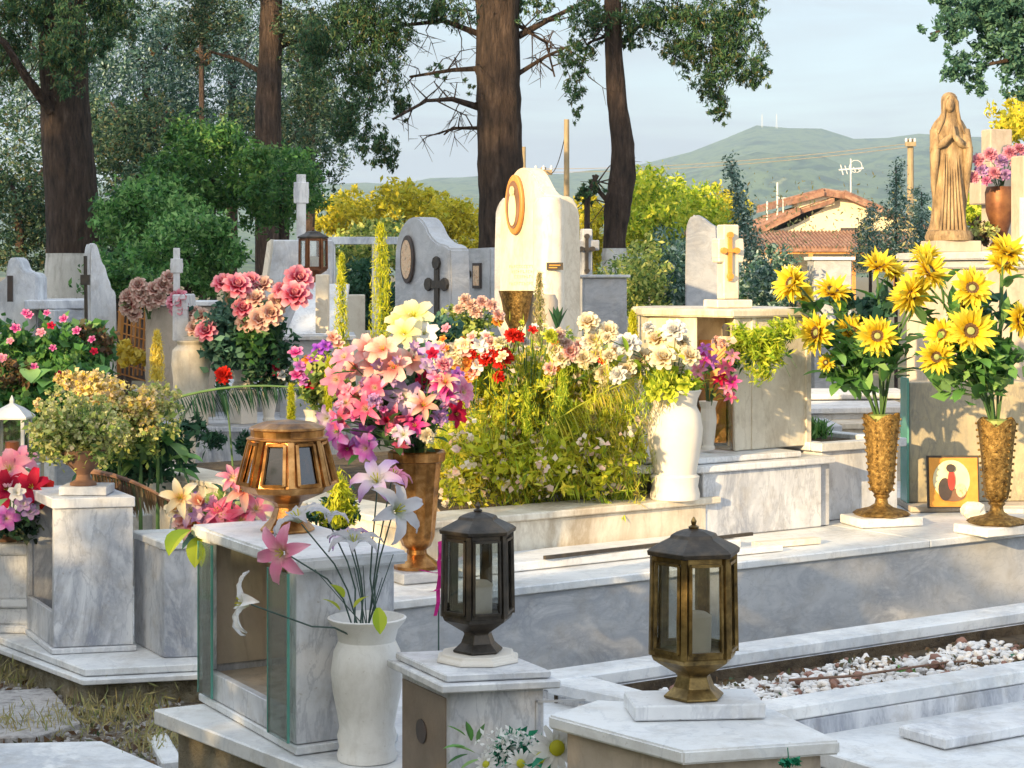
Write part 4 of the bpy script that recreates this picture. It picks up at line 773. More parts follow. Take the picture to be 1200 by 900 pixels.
# white stone vase on kerb with cream roses ---------------------------
vp = Vector((P(791, 0, 7.62).x, 7.62, .671)); b = MB()
b.lathe([(.098, 0), (.10, .02), (.092, .05), (.098, .09), (.085, .10), (.092, .14), (.107, .22), (.112, .28), (.102, .34), (.086, .37), (.092, .40), (.106, .43), (.103, .435), (.085, .42)], 32, vp)
obj(b, 'stone_vase', 'vase', 'large white stone vase standing on the corner of the sunlit kerb', 'vase', 'white stone vases', smooth=True)
hs = [('rose' if i % 3 else 'carn', 'white' if i % 4 == 1 else 'cream', x, y, 7.5+R.uniform(-.05, .15), s*.85) for i, (x, y, s) in enumerate(((715, 418, .9), (735, 405, 1), (752, 422, .95), (747, 438, .9), (770, 398, .9), (790, 388, .9), (800, 402, .9), (778, 420, .95), (808, 418, .8), (760, 385, .8), (735, 432, .7), (795, 432, .7), (768, 440, .6), (725, 440, .7), (690, 378, .8), (712, 396, .7)))]
hs += [('five', 'limep', x, y, 7.5, 1.2) for x, y in ((775, 455), (802, 452), (785, 462), (768, 462))]
bouquet('artificial_bouquet', 'cream roses filling the large white stone vase on the kerb', 'bouquet', vp+UP*.42, hs, group='artificial bouquets', leafm='g_lime', nleaf=60, lsize=.07, fill=[('g_lime', 500, .04, 'foliage', 785, 450, 7.6, 34, 18)])
holder(P(830, 470, 7.97), .824, 'small pale vase standing on the ledge of the octagonal monument', .04)
bouquet('artificial_bouquet', 'magenta and pink lilies hanging in front of the octagonal monument', 'bouquet', P(830, 470, 7.97), [('lily', c, x, y, 7.75, s) for c, x, y, s in (('mag', 822, 420, .65), ('softp', 818, 436, .6), ('purp', 832, 424, .55), ('pink', 850, 432, .6), ('mag', 858, 448, .55), ('softp', 852, 455, .5), ('crim', 844, 445, .5), ('softp', 858, 418, .5), ('purp', 826, 410, .5), ('pink', 855, 465, .45))], group='artificial bouquets', leafm='g_lime', nleaf=20, lsize=.05)
rt = thing('trailing_plant', P(890, 400, 7.85), 'feathery green plant draped over the front of the octagonal monument', 'plant')
leaves('foliage', M['g_lime'], np.vstack([pblob(x, y, 7.8, rx, ry, n, clump=.3, k=10, seed=x, depth=.06) for x, y, rx, ry, n in ((885, 408, 34, 22, 700), (905, 395, 28, 18, 500), (870, 395, 24, 14, 350), (895, 432, 24, 18, 260), (925, 385, 14, 10, 150))]), .045, .2, rt, seed=4)
leaves('dark_leaves', M['g_mid'], np.vstack([pblob(x, y, 7.88, rx, ry, n, clump=.3, k=10, seed=x, depth=.05) for x, y, rx, ry, n in ((880, 415, 34, 20, 300), (905, 400, 26, 18, 260), (868, 400, 18, 12, 120))]), .04, .25, rt, seed=5)
leaves('salmon_blossoms', M['pkb'], pblob(845, 400, 7.7, 14, 10, 60, k=6, seed=3), .025, .8, rt)['kind'] = 'stuff'
b = MB()
for i in range(9): b.tube([P(820, 440, 7.9), P(850+i*8, 400, 7.8), P(870+i*8, 425+R.uniform(-10, 20), 7.8)], .002, .001, 4)
obj(b, 'stems', 'stem', parent=rt)
# ================================================================== FLOWER BED (overgrown)
rt = thing('wild_shrub', P(640, 580, 7.7), 'sunlit yellow green tangle of stems filling the flower bed', 'shrub')
parts = [(600, 470, 8.2, 70, 60, 2600), (660, 470, 8.2, 80, 70, 3000), (545, 535, 7.8, 40, 55, 1500), (640, 545, 7.9, 95, 44, 2600), (720, 520, 8.0, 36, 50, 900), (540, 450, 8.4, 40, 40, 1200)]
leaves('foliage', M['g_mixb'], np.vstack([pblob(x, y, Y, rx, ry, n, clump=.18, k=12, seed=x+1, depth=.3) for x, y, Y, rx, ry, n in parts]), .032, .45, rt, seed=14)
leaves('yellow_foliage', M['g_yellow'], np.vstack([pblob(x, y, Y-.25, rx, ry, int(n*.8), clump=.16, k=12, seed=x+2, depth=.3) for x, y, Y, rx, ry, n in parts]), .035, .25, rt, seed=15)
leaves('bright_leaves', M['g_fox'], np.vstack([pblob(x, y, Y-.38, rx, ry, int(n*.35), clump=.14, k=9, seed=x+11, depth=.2) for x, y, Y, rx, ry, n in parts]), .036, .5, rt, seed=44)
leaves('grassy_shoots', M['g_lime'], np.vstack([pblob(x, y, Y-.25, rx, ry, int(n*.3), clump=.25, k=12, seed=x+4, depth=.3) for x, y, Y, rx, ry, n in parts]), .08, .07, rt, updir=(0, -.1, 1), jitter=.6, seed=16)
leaves('cream_blossoms', M['crb'], np.vstack([pblob(x, y, Y-.35, rx*1.05, ry, int(n*.12), clump=.12, k=7, seed=x+5, depth=.3) for x, y, Y, rx, ry, n in parts]), .026, .85, rt, seed=17)['kind'] = 'stuff'
fs = {}
for i in range(110):
    x = R.uniform(512, 752); a = P(x, R.uniform(565, 600), R.uniform(7.45, 8.1)); hgt_ = R.uniform(.25, .62); lx = R.gauss(0, .12); m_ = R.choice(('g_palmy', 'g_lime', 'g_fox', 'g_palmy', 'g_lime', 'g_straw'))
    t = NR.uniform(0, 1, 130)[:, None]; pts_ = np.array(a)+np.array((lx, R.gauss(0, .05), 0))*t**2+np.array((0, 0, hgt_))*np.sin(t*math.pi/2*R.uniform(.8, 1.25))
    fs.setdefault(m_, []).append(pts_+NR.normal(size=(130, 3))*.010)
for m_, ls in fs.items(): leaves('feathery_stems', M[m_], np.vstack(ls), .034, .11, rt, updir=(0, 0, 1), jitter=.55, seed=31)
b = MB()
for i in range(60):
    x = R.uniform(535, 745); q = P(x, R.uniform(560, 598), R.uniform(7.5, 8.2)); b.tube([q, q+Vector((R.uniform(-.06, .06), 0, R.uniform(.15, .3))), q+Vector((R.uniform(-.15, .15), 0, R.uniform(.3, .5)))], .003, .0015, 4)
obj(b, 'stems', 'stem', parent=rt)
for i, (a, c, lab) in enumerate((((548, 588), (735, 448), 'long yellow palm frond rising diagonally across the flower bed'), ((590, 525), (730, 600), 'yellow palm frond sloping down to the right in the flower bed'), ((640, 500), (700, 575), 'short dry frond in the middle of the flower bed'), ((560, 560), (500, 520), 'yellow frond leaning left towards the ribbed copper vase'))):
    r2 = thing('palm_frond', P(a[0], a[1], 7.55), lab, 'palm frond', 'cut palm fronds'); pts = curve(P(a[0], a[1], 7.6), P(c[0], c[1], 7.45), .06 if i == 0 else .03)
    b = MB(); b.tube(pts, .005, .002, 5); obj(b, 'rib', 'g_palmy', parent=r2); b = MB(); frond(b, pts, (.22, .14, .1, .1)[i], .008, (70, 50, 30, 30)[i], 1.0 if i == 0 else .6); obj(b, 'leaflets', 'g_palmy' if i != 1 else 'g_lime', parent=r2)
for i, (x, y0, y1) in enumerate(((632, 320, 470), (660, 400, 560), (617, 450, 590), (735, 545, 600), (720, 560, 600), (668, 470, 600))):
    labs = ['dry seeding stalk rising in front of the tall sunlit tombstone', 'tall lime stalk in the centre of the flower bed', 'lime stalk left of centre in the flower bed', 'grassy lime tuft beside the large white stone vase', 'second grassy tuft near the kerb left of the white stone vase', 'upright lime stalk above the kerb middle']
    foxtail(x, y0, y1, 7.6 if i else 9.2, 8 if i else 10, labs[i], 'stalks in the flower bed', 'g_straw' if i == 0 else 'g_lime')
def loosebq(lab, base, hs, **k): return bouquet('artificial_bouquet', lab, 'bouquet', base, hs, group='artificial bouquets', **k)
loosebq('scarlet carnations in the middle of the flower bed', P(588, 480, 7.9), [('carn', 'red', x, y, 7.6, s*1.05) for x, y, s in ((600, 393, .7), (608, 395, .6), (590, 419, .95), (586, 423, .8), (569, 421, .75), (585, 442, .6), (553, 416, .55), (575, 415, .5))], nleaf=16, lsize=.05, leafm='g_lime')
holder(P(550, 420, 9.3), 0, 'pale stone vase on a post behind the top of the flower bed')
loosebq('pink and salmon carnations before the grey arched tombstone', P(550, 420, 9.3), [('carn', c, x, y, 9.1, s) for c, x, y, s in (('salmon', 552, 358, .9), ('peach', 565, 354, .8), ('salmon', 545, 352, .8), ('peach', 576, 358, .8), ('salmon', 558, 366, .9), ('peach', 584, 370, .8), ('oran', 583, 377, .7), ('salmon', 538, 362, .7))], nleaf=26, lsize=.06, leafm='g_mixb', fill=[('g_mixb', 500, .04, 'foliage', 548, 385, 9.2, 36, 26)])
loosebq('cream and apricot flowers left of the scarlet carnations', P(530, 470, 7.9), [('five', c, x, y, 7.6, 1.2) for c, x, y in (('cream', 515, 407), ('cream', 525, 412), ('cream', 535, 408), ('peach', 545, 412), ('cream', 520, 420), ('cream', 545, 405), ('oran', 540, 430), ('oran', 548, 426), ('oran', 543, 440), ('peach', 553, 436), ('white', 562, 405), ('white', 568, 412), ('cream', 508, 418), ('white', 560, 428), ('oran', 550, 441), ('cream', 533, 420))], nleaf=30, lsize=.05, leafm='g_lime', fill=[('g_lime', 600, .035, 'foliage', 535, 440, 7.8, 34, 28)])
loosebq('salmon and cream roses at the right of the flower bed', P(670, 470, 8.0), [(k, c, x, y, 7.6, s*.75) for k, c, x, y, s in (('carn', 'salmon', 655, 392, .9), ('carn', 'oran', 650, 400, .7), ('carn', 'salmon', 663, 402, .8), ('rose', 'cream', 690, 378, .9), ('rose', 'cream', 713, 388, .85), ('rose', 'peach', 668, 412, .85), ('rose', 'cream', 658, 420, .8), ('rose', 'cream', 684, 420, .8), ('rose', 'peach', 645, 432, .6), ('rose', 'cream', 650, 410, .7), ('rose', 'white', 688, 402, .6), ('rose', 'cream', 708, 437, .85), ('rose', 'cream', 695, 398, .8), ('carn', 'oran', 652, 432, .5), ('rose', 'cream', 722, 410, .8), ('rose', 'cream', 700, 415, .7))], nleaf=40, lsize=.06, leafm='g_lime', fill=[('g_mixb', 700, .035, 'foliage', 680, 430, 7.75, 44, 22)])
holder(P(485, 440, 8.2), 0, 'stone vase on a post behind the big pink bouquet')
loosebq('pale yellow magnolias above the pink bouquet', P(485, 440, 8.2), [('hib', 'yell', 485, 372, 8.1, 1.15, (0, -1, .8)), ('hib', 'yell', 474, 392, 8.0, .95), ('hib', 'white', 497, 392, 8.05, .8), ('hib', 'yell', 468, 378, 8.1, .8), ('hib', 'white', 482, 402, 8.0, .7)], nleaf=20, lsize=.06, leafm='g_blue', fill=[('g_blue', 700, .045, 'foliage', 515, 395, 8.4, 30, 24)])
mixf = []
for i in range(44):
    mixf.append((R.choice(('five', 'five', 'five', 'carn')), R.choice(('cream', 'white', 'peach', 'red', 'oran', 'yell', 'limep', 'white', 'yell', 'softp')), R.uniform(505, 735), 395+R.uniform(-22, 50)*R.uniform(.3, 1), 7.55+R.uniform(-.05, .15), R.uniform(.4, .8)))
loosebq('mixed small cream, peach and orange flowers scattered over the top of the flower bed', P(620, 520, 7.8), mixf, nleaf=50, lsize=.05, leafm='g_lime')
r2 = thing('artificial_leaf_spray', P(655, 400, 9), 'small stiff dark green leaf spray at the foot of the tall sunlit tombstone', 'leaves'); b = MB()
for a in (-.7, -.3, 0, .4, .8): b.leaf(P(653, 388, 8.9), (a*.5, -.2, 1), .12, .03, .3)
obj(b, 'leaves', 'g_fern', parent=r2)
# ================================================================== RIBBED COPPER VASE with pink bouquet
vp = L(.31, .33, .5); b = MB(); b.box((vp.x, vp.y), .20, .2, .503, .54, .5); obj(b, 'marble_plinth', 'grey', 'small grey marble plinth under the ribbed copper vase', 'plinth', bev=.004)
vp = Vector((vp.x, vp.y, .541)); b = MB(); S = 1.0
b.lathe([(.078, 0), (.082, .012), (.06, .03), (.035, .05), (.034, .065), (.05, .08), (.062, .11), (.07, .2), (.078, .3), (.086, .37), (.098, .375), (.1, .405), (.094, .41), (.08, .39)], 28, vp, 0, .025)
rt = obj(b, 'metal_vase', 'copper', 'ribbed copper coloured vase holding the big pink and lilac bouquet', 'vase', 'metal vases', smooth=True)
Yb = vp.y
hs = []
for k, c, x, y, s in (('hib', 'peach', 430, 412, 1.1), ('hib', 'salmon', 450, 412, 1.1), ('hib', 'peach', 418, 432, 1.0), ('hib', 'peach', 462, 432, 1.2), ('lily', 'pink', 410, 468, 1.15), ('lily', 'pink', 430, 480, 1.1), ('lily', 'pink', 458, 490, 1.15), ('hib', 'lil', 472, 465, 1.3), ('hib', 'lil', 522, 462, 1.15), ('hib', 'purp', 398, 505, 1.0), ('hib', 'purp', 430, 525, .9), ('hib', 'mag', 408, 525, .8), ('hib', 'crim', 532, 485, .8), ('hib', 'salmon', 480, 425, .9), ('five', 'lil', 500, 430, 1.5), ('five', 'softp', 508, 445, 1.4), ('hib', 'crim', 495, 445, .7), ('hib', 'lil', 505, 415, .8), ('carn', 'cream', 500, 510, .85), ('hib', 'lil', 385, 490, .8), ('hib', 'pink', 440, 455, .9), ('hib', 'softp', 395, 445, .9), ('five', 'purp', 535, 440, 1.4), ('hib', 'pink', 480, 500, .7), ('hib', 'softp', 405, 420, .9), ('hib', 'peach', 440, 430, 1.0), ('hib', 'softp', 515, 435, .9), ('lily', 'pink', 400, 490, .9), ('hib', 'softp', 540, 460, .9), ('lily', 'pink', 470, 520, .7)):
    hs.append((k, c, x, y, Yb-R.uniform(.05, .22), s*.74, Vector(((x-465)/110+R.uniform(-.5, .5), -1, (470-y)/100+R.uniform(-.35, .5)))))
for i in range(46):
    a = R.uniform(0, 6.28); q = math.sqrt(R.random()); hs.append((R.choice(('five', 'lily', 'tulip', 'carn', 'five')), R.choice(('pink', 'softp', 'lil', 'crim', 'mag', 'purp', 'salmon', 'white', 'lil')), 463+72*q*math.cos(a), 460+62*q*math.sin(a), Yb-R.uniform(.02, .24), R.uniform(.55, .9)))
bouquet('artificial_bouquet', 'big bouquet of pink lilies and lilac hibiscus in the ribbed copper vase', 'bouquet', vp+UP*.39, hs, group='artificial bouquets', leafm='g_mid', nleaf=90, lsize=.075, fill=[('g_dark', 900, .05, 'foliage', 470, 475, Yb+.03, 52, 46)])
# ================================================================== RIGHT: low boxes behind, sunflower vases, glazed stone
rt = thing('stone_planter', L(2.6, .7, .5), 'white marble planter with a soil filled top between monument and sunflowers', 'planter')
b = MB(); b.prism(LP((2.56, .66), (3.02, .66), (3.02, 1.5), (2.56, 1.5)), .503, .80); obj(b, 'body', 'white', parent=rt, bev=.003)
b = MB()
for p in (LP((2.53, .63), (3.05, .63), (3.05, .70), (2.53, .70)), LP((2.53, 1.46), (3.05, 1.46), (3.05, 1.53), (2.53, 1.53)), LP((2.53, .703), (2.6, .703), (2.6, 1.457), (2.53, 1.457)), LP((2.98, .703), (3.05, .703), (3.05, 1.457), (2.98, 1.457))): b.prism(p, .803, .84)
obj(b, 'rim', 'slab', parent=rt, bev=.004)
b = MB(); b.prism(LP((2.61, .71), (2.97, .71), (2.97, 1.45), (2.61, 1.45)), .801, .82); obj(b, 'soil', 'soil', parent=rt)
q = L(2.85, 1.0, .82); r2 = thing('grass_tuft', q, 'small green tuft growing in the white marble planter', 'grass tuft'); leaves('foliage', M['g_bright'], blob(q+UP*.04, (.08, .1, .04), 200, k=10), .07, .15, r2, updir=(0, 0, 1))
for i, (y0, y1, Y, x0, x1, m_, lab) in enumerate(((462, 476, 10.6, 935, 1075, 'slab', 'topmost white marble tier behind the sunflower vases'), (478, 496, 10.0, 940, 1075, 'white', 'second white marble tier behind the sunflower vases'), (500, 530, 9.4, 950, 990, 'grey', 'short grey marble post against the octagonal monument'), (496, 530, 9.75, 975, 1080, 'cream', 'lowest pale marble tier behind the sunflower vases'))):
    z_ = P(0, y0, Y).z; b = MB(); xa, xb = P(x0, 0, Y).x, P(x1, 0, Y).x; b.prism([(xa+.02, Y), (xb-.02, Y+.1), (xb-.02, Y+.55), (xa, Y+.5)], 0, z_-.032); b.prism([(xa, Y-.03), (xb, Y+.07), (xb, Y+.58), (xa-.02, Y+.53)], z_-.03, z_); obj(b, 'grave_step', m_, lab, 'grave step', 'marble tiers at right', bev=.004)
# glazed golden stone panel
q = P(1065, 598, 8.66); rt = thing('glazed_tombstone', (q.x, q.y, .5), 'polished golden marble tombstone behind the right sunflower vase', 'tombstone'); D = Vector((.95, .1, 0)).normalized(); zt = P(0, 448, 8.66).z
b = MB(); b.ext([Vector((q.x, q.y, .53)), Vector((q.x, q.y, .53))+D*1.0, Vector((q.x, q.y, zt))+D*1.0, Vector((q.x, q.y, zt))], (0, .12, 0)); obj(b, 'slab', 'gold', parent=rt, bev=.004)
b = MB(); b.prism([(q.x-.02, q.y-.14), (q.x+1.0, q.y-.06), (q.x+1.0, q.y+.25), (q.x-.02, q.y+.2)], .503, .528); obj(b, 'base_slab', 'beige', parent=rt, bev=.003)
b = MB(); b.ext([Vector((q.x-.012, q.y-.02, .53)), Vector((q.x-.003, q.y-.02, .53)), Vector((q.x-.003, q.y-.02, zt+.02)), Vector((q.x-.012, q.y-.02, zt+.02))], (0, .15, 0)); obj(b, 'glass_edge', 'edge', parent=rt)
# framed icon
q = P(1117, 600, 8.45); z_ = .531; w = .115
rt = thing('framed_icon', (q.x, q.y, z_), 'square framed icon with a rider on a pale disc leaning on the golden tombstone', 'picture')
def pan(x0, x1, v0, v1, e, mat, nm, dy=0): b = MB(); b.ext([Vector((q.x+x0, q.y-dy, z_+v0)), Vector((q.x+x1, q.y-dy, z_+v0)), Vector((q.x+x1, q.y-dy+v1*.1, z_+v1)), Vector((q.x+x0, q.y-dy+v1*.1, z_+v1))], (0, -e, 0)); return obj(b, nm, mat, parent=rt)
pan(-w, w, 0, .23, .015, 'iron', 'frame'); pan(-w+.008, w-.008, .008, .222, .004, 'goldp', 'ground_panel', .0155)
def dsc(cx, cz, rx, rz, mat, nm, dy, n=22): b = MB(); b.ext([Vector((q.x+cx+rx*math.cos(t*6.2832/n), q.y-dy+(cz+rz*math.sin(t*6.2832/n))*.1, z_+cz+rz*math.sin(t*6.2832/n))) for t in range(n)], (0, -.002, 0)); obj(b, nm, mat, parent=rt)
dsc(-.01, .125, .082, .088, 'creamp', 'disc', .021); dsc(-.005, .06, .055, .028, 'clay', 'horse_shape', .0245); dsc(-.04, .085, .03, .05, 'darkp', 'cloak_shape', .0275); dsc(-.012, .125, .016, .045, 'redp', 'rider_shape', .0305); dsc(-.015, .178, .02, .018, 'darkp', 'rider_head', .0335); dsc(.03, .08, .022, .03, 'icon', 'horse_neck', .0275)
q = P(1141, 606, 8.2); b = MB(); b.ball((q.x, q.y, .548), .055, 1, .8, .75, 10, 7, .15); obj(b, 'limestone_chunk', 'cream', 'small rough limestone chunk beside the framed icon', 'stone')
q = P(1188, 606, 8.3); b = MB(); b.box((q.x, q.y), .16, .1, .532, .55); obj(b, 'marble_offcut', 'cream', 'small sunlit marble piece at the foot of the right sunflower vase', 'marble bar', 'loose marble bars', bev=.002)
def goldvase(x, ypx, Y, lab, sqlab, rot):
    p = Vector((P(x, 0, Y).x, Y, .541)); b = MB(); b.box((p.x, p.y), .29, .2, .503, .54, rot); obj(b, 'marble_square', 'slab', sqlab, 'plinth', 'marble squares under the sunflower vases', bev=.004)
    rt = thing('metal_vase', p, lab, 'vase', 'metal vases')
    b = MB(); b.lathe([(.108, 0), (.118, .008), (.10, .022), (.05, .035), (.028, .05), (.024, .07), (.034, .082), (.03, .09)], 12, p, .2, .05); obj(b, 'foot', 'gild', parent=rt, smooth=True, ang=50)
    b = MB(); n = 12; V = []; prof = [(.03, .09), (.045, .105), (.053, .14), (.058, .2), (.064, .28), (.071, .35), (.078, .4)]
    for j, (r, z_) in enumerate(prof):
        for i in range(n*2):
            a = rot+math.pi*i/n; k = 1+.045*(1 if i % 4 == 0 else 0); zz = z_+(.035*abs(math.cos(a*2-rot*2)) if j == len(prof)-1 else 0); V.append((p.x+r*k*math.cos(a), p.y+r*k*math.sin(a), p.z+zz))
    m_ = n*2; b.add(V, [(j*m_+i, j*m_+(i+1) % m_, (j+1)*m_+(i+1) % m_, (j+1)*m_+i) for j in range(len(prof)-1) for i in range(m_)]); obj(b, 'cup', 'gild', parent=rt, smooth=True, ang=40)
    for i in range(8):
        b = MB(); a = rot+math.pi/4*i
        for j in range(12): r = .05+.028*(j/11); b.ball((p.x+r*1.05*math.cos(a), p.y+r*1.05*math.sin(a), p.z+.11+.3*j/11), .0055, n=6, m=4)
        obj(b, 'bead_row', 'gild', parent=rt, smooth=True)
    b = MB(); b.lathe([(.04, .3), (.06, .38), (.055, .425), (.03, .43)], 14, p); obj(b, 'foam_filler', 'kalg', parent=rt)
    return p
p1 = goldvase(1033, 605, 8.12, 'ornate gilt vase holding the left bunch of sunflowers', 'white marble square under the left sunflower vase', .3)
p2 = goldvase(1168, 615, 7.85, 'ornate gilt vase holding the right bunch of sunflowers', 'white marble square under the right sunflower vase', .5)
bouquet('sunflower_bouquet', 'left bunch of artificial sunflowers in a gilt vase', 'bouquet', p1+UP*.43, [('sun', 'sun', x, y, Y, s, d) for x, y, Y, s, d in ((928, 332, 8.0, 1.15, (-.85, -.45, .35)), (975, 342, 7.95, 1.15, (.2, -.5, .9)), (1030, 312, 8.1, 1.1, (.1, -.5, .95)), (958, 390, 7.9, 1.2, (-.9, -.5, .1)), (1028, 394, 7.85, 1.15, (-.1, -1, .2)), (1072, 340, 8.0, 1.1, (-.6, -.6, .5)), (997, 388, 8.15, 1.0, (.2, -.7, .6)), (1062, 352, 8.1, 1.0, (-.3, -.6, .7)), (940, 345, 8.2, .8, (.5, -.7, .4)), (968, 425, 8.0, .55, (-.4, -.8, .2)), (1045, 318, 8.2, .9, (.4, -.5, .8)))],
 group='artificial bouquets', leafm='g_bright', nleaf=90, lsize=.10, leafw=.5, sr=.0055, fill=[('g_mid', 160, .07, 'foliage', 1005, 425, 8.15, 42, 28), ('g_bright', 260, .07, 'light_foliage', 1005, 415, 8.05, 48, 34), ('g_blue', 120, .08, 'pale_foliage', 1010, 360, 8.2, 40, 20)])
bouquet('sunflower_bouquet', 'right bunch of artificial sunflowers in a gilt vase', 'bouquet', p2+UP*.43, [('sun', 'sun', x, y, Y, s, d) for x, y, Y, s, d in ((1139, 338, 7.7, 1.15, (-.05, -1, .35)), (1137, 388, 7.6, 1.35, (0, -1, .15)), (1098, 418, 7.65, 1.0, (-.4, -1, -.1)), (1105, 392, 7.75, 1.0, (-.6, -.7, .3)), (1180, 295, 7.8, 1.15, (.3, -.5, .9)), (1175, 310, 7.9, 1.0, (0, -.6, .7)), (1088, 318, 7.8, 1.2, (.6, -.6, .6)), (1068, 345, 7.8, 1.2, (.7, -.5, -.3)), (1196, 375, 7.7, 1.05, (.6, -.8, .1)), (1130, 355, 7.9, .8, (.2, -.8, -.4)), (1085, 300, 7.9, .9, (0, -.4, 1)))],
 group='artificial bouquets', leafm='g_bright', nleaf=100, lsize=.11, leafw=.5, sr=.0055, fill=[('g_mid', 180, .07, 'foliage', 1145, 430, 7.9, 42, 30), ('g_bright', 300, .07, 'light_foliage', 1145, 420, 7.8, 48, 36), ('g_blue', 120, .08, 'pale_foliage', 1140, 370, 7.95, 40, 22)])
# ================================================================== STATUE on tall pedestal
z_ = P(0, 290, 9.8).z
rt = thing('tall_pedestal', (3.0, 9.9, 0), 'tall grey capped stone pedestal carrying the praying statue', 'pedestal')
b = MB(); pe = [(P(1050, 0, 10.2).x, 10.2), (P(1150, 0, 9.45).x, 9.45), (4.2, 9.6), (4.2, 11.2), (2.3, 11.2)]; b.prism(inset(pe, .06), 0, z_-.11); obj(b, 'body', 'beige', parent=rt, bev=.006)
b = MB(); b.prism(pe, z_-.065, z_-.025); b.prism(inset(pe, .035), z_-.108, z_-.067); obj(b, 'cap', 'grey', parent=rt, bev=.006, seg=2)
sx, sy = P(1112, 0, 9.95).x, 9.95; zb = z_-.024
b = MB(); b.box((sx+.01, sy), .25, .2, zb, zb+.06, .2); obj(b, 'statue_plinth', 'beige', parent=rt, bev=.004)
zb += .061; hh = P(0, 108, 9.95).z-zb
rt = thing('praying_statue', (sx, sy, zb), 'sandy stone statue of a veiled robed woman praying', 'statue')
# robe as one lofted body with folds
b = MB(); n = 40; prof = [(0, .104, .095, 0), (.02, .112, .098, 0), (.05, .105, .09, 0), (.12, .092, .075, 0), (.25, .086, .068, 0), (.38, .088, .066, 0), (.5, .092, .068, 0), (.60, .098, .068, 0), (.70, .100, .066, 0), (.76, .094, .060, 0), (.80, .076, .052, 0), (.835, .052, .046, 0), (.86, .042, .044, -.004), (.90, .043, .047, -.008), (.94, .044, .048, -.008), (.965, .041, .044, -.007), (.985, .031, .034, -.006), (.996, .017, .018, -.004), (1.0, .003, .003, -.003)]
V = []
for t, rx, ry, oy in prof:
    fold = .07*max(0, 1-t*1.05)+.015
    if t > .83: fold = .012
    for i in range(n):
        a = 2*math.pi*i/n; k = 1+fold*math.sin(a*9+t*5)+fold*.5*math.sin(a*5-t*9); V.append((sx+rx*k*math.cos(a)*(hh/.8), sy+ry*k*math.sin(a)*(hh/.8)+oy, zb+t*hh))
b.add(V, [(j*n+i, j*n+(i+1) % n, (j+1)*n+(i+1) % n, (j+1)*n+i) for j in range(len(prof)-1) for i in range(n)]+[tuple(range(n))[::-1]])
# face, nose, forearms with sleeves and joined hands, veil edges and falling drapery are carved from the same stone
k = hh/.8; fx, fy, fz = sx-.006*k, sy-.035*k, zb+.905*hh
b.ball((fx, fy-.012*k, fz), .031*k, .8, .75, 1.25, 14, 10); b.ball((fx-.002, fy-.036*k, fz-.003), .006*k, .7, 1, 1.6, 8, 6)
for s_ in (-1, 1):
    sh = Vector((sx+s_*.078*k, sy-.02, zb+.74*hh)); el = Vector((sx+s_*.088*k, sy-.055*k, zb+.60*hh)); ha = Vector((sx-.004+s_*.008*k, sy-.10*k, zb+.70*hh)); tp = Vector((sx-.004+s_*.004*k, sy-.098*k, zb+.78*hh))
    b.tube([sh, el, el.lerp(ha, .5), ha, ha.lerp(tp, .5), tp], [.030*k, .030*k, .023*k, .012*k, .010*k, .003*k], n=10)
    b.tube([el+Vector((0, 0, .02)), el-Vector((0, 0, .05*k)), Vector((sx+s_*.09*k, sy-.03*k, zb+.36*hh)), Vector((sx+s_*.082*k, sy-.02*k, zb+.2*hh))], [.028*k, .026*k, .014*k, .003], n=8)
    b.tube([Vector((sx+s_*.012*k, sy-.05*k, zb+.97*hh)), Vector((sx+s_*.033*k, sy-.045*k, zb+.93*hh)), Vector((sx+s_*.036*k, sy-.045*k, zb+.87*hh)), Vector((sx+s_*.045*k, sy-.05*k, zb+.80*hh)), Vector((sx+s_*.07*k, sy-.055*k, zb+.72*hh))], [.006*k, .010*k, .010*k, .011*k, .006*k], n=8)
for i in range(7):
    x_ = -.045+i*.015; b.tube([Vector((sx+x_*.8*k, sy-.062*k, zb+.58*hh)), Vector((sx+x_*k, sy-.074*k, zb+.35*hh)), Vector((sx+x_*1.5*k, sy-.088*k, zb+.03*hh))], [.003*k, .007*k, .010*k], n=6)
o = b.build('robed_body', M['statue'], rt, True, ang=70)
b = MB(); b.lathe([(.125*k, -.0), (.13*k, .02), (.118*k, .05), (.10*k, .055)], 16, (sx, sy, zb)); o = obj(b, 'cloud_base', 'statue', parent=rt, smooth=True)
# things behind the statue
rt = thing('stone_cross', P(1168, 290, 10.6), 'beige squared stone cross top behind the pink flowers by the statue', 'cross'); q = P(1168, 290, 10.7); b = MB(); b.box((q.x, q.y), .14, .1, q.z-.1, P(0, 152, 10.7).z, .3); b.box((q.x, q.y), .14*2, .12, P(0, 240, 10.7).z, P(0, 200, 10.7).z, .3); obj(b, 'shaft', 'beige', parent=rt, bev=.006)
rt = thing('stone_pillar', P(1197, 290, 9.7), 'beige stone pillar at the right edge beside the pink flowers', 'pillar'); q = P(1204, 290, 9.7); b = MB(); b.box((q.x, q.y), .12, .12, q.z-.1, P(0, 183, 9.7).z, .3); obj(b, 'shaft', 'beige', parent=rt, bev=.006); b = MB(); b.box((q.x-.01, q.y-.065), .10, .012, q.z-.1, P(0, 232, 9.7).z, .3); obj(b, 'white_panel', 'slab', parent=rt)
q = P(1172, 292, 10.1); b = MB(); b.lathe([(.05, 0), (.055, .02), (.03, .05), (.05, .12), (.075, .2), (.08, .3), (.07, .33), (.06, .33)], 16, q); obj(b, 'flower_urn', 'rust', 'rust coloured urn under the pink flowers by the statue', 'urn', smooth=True)
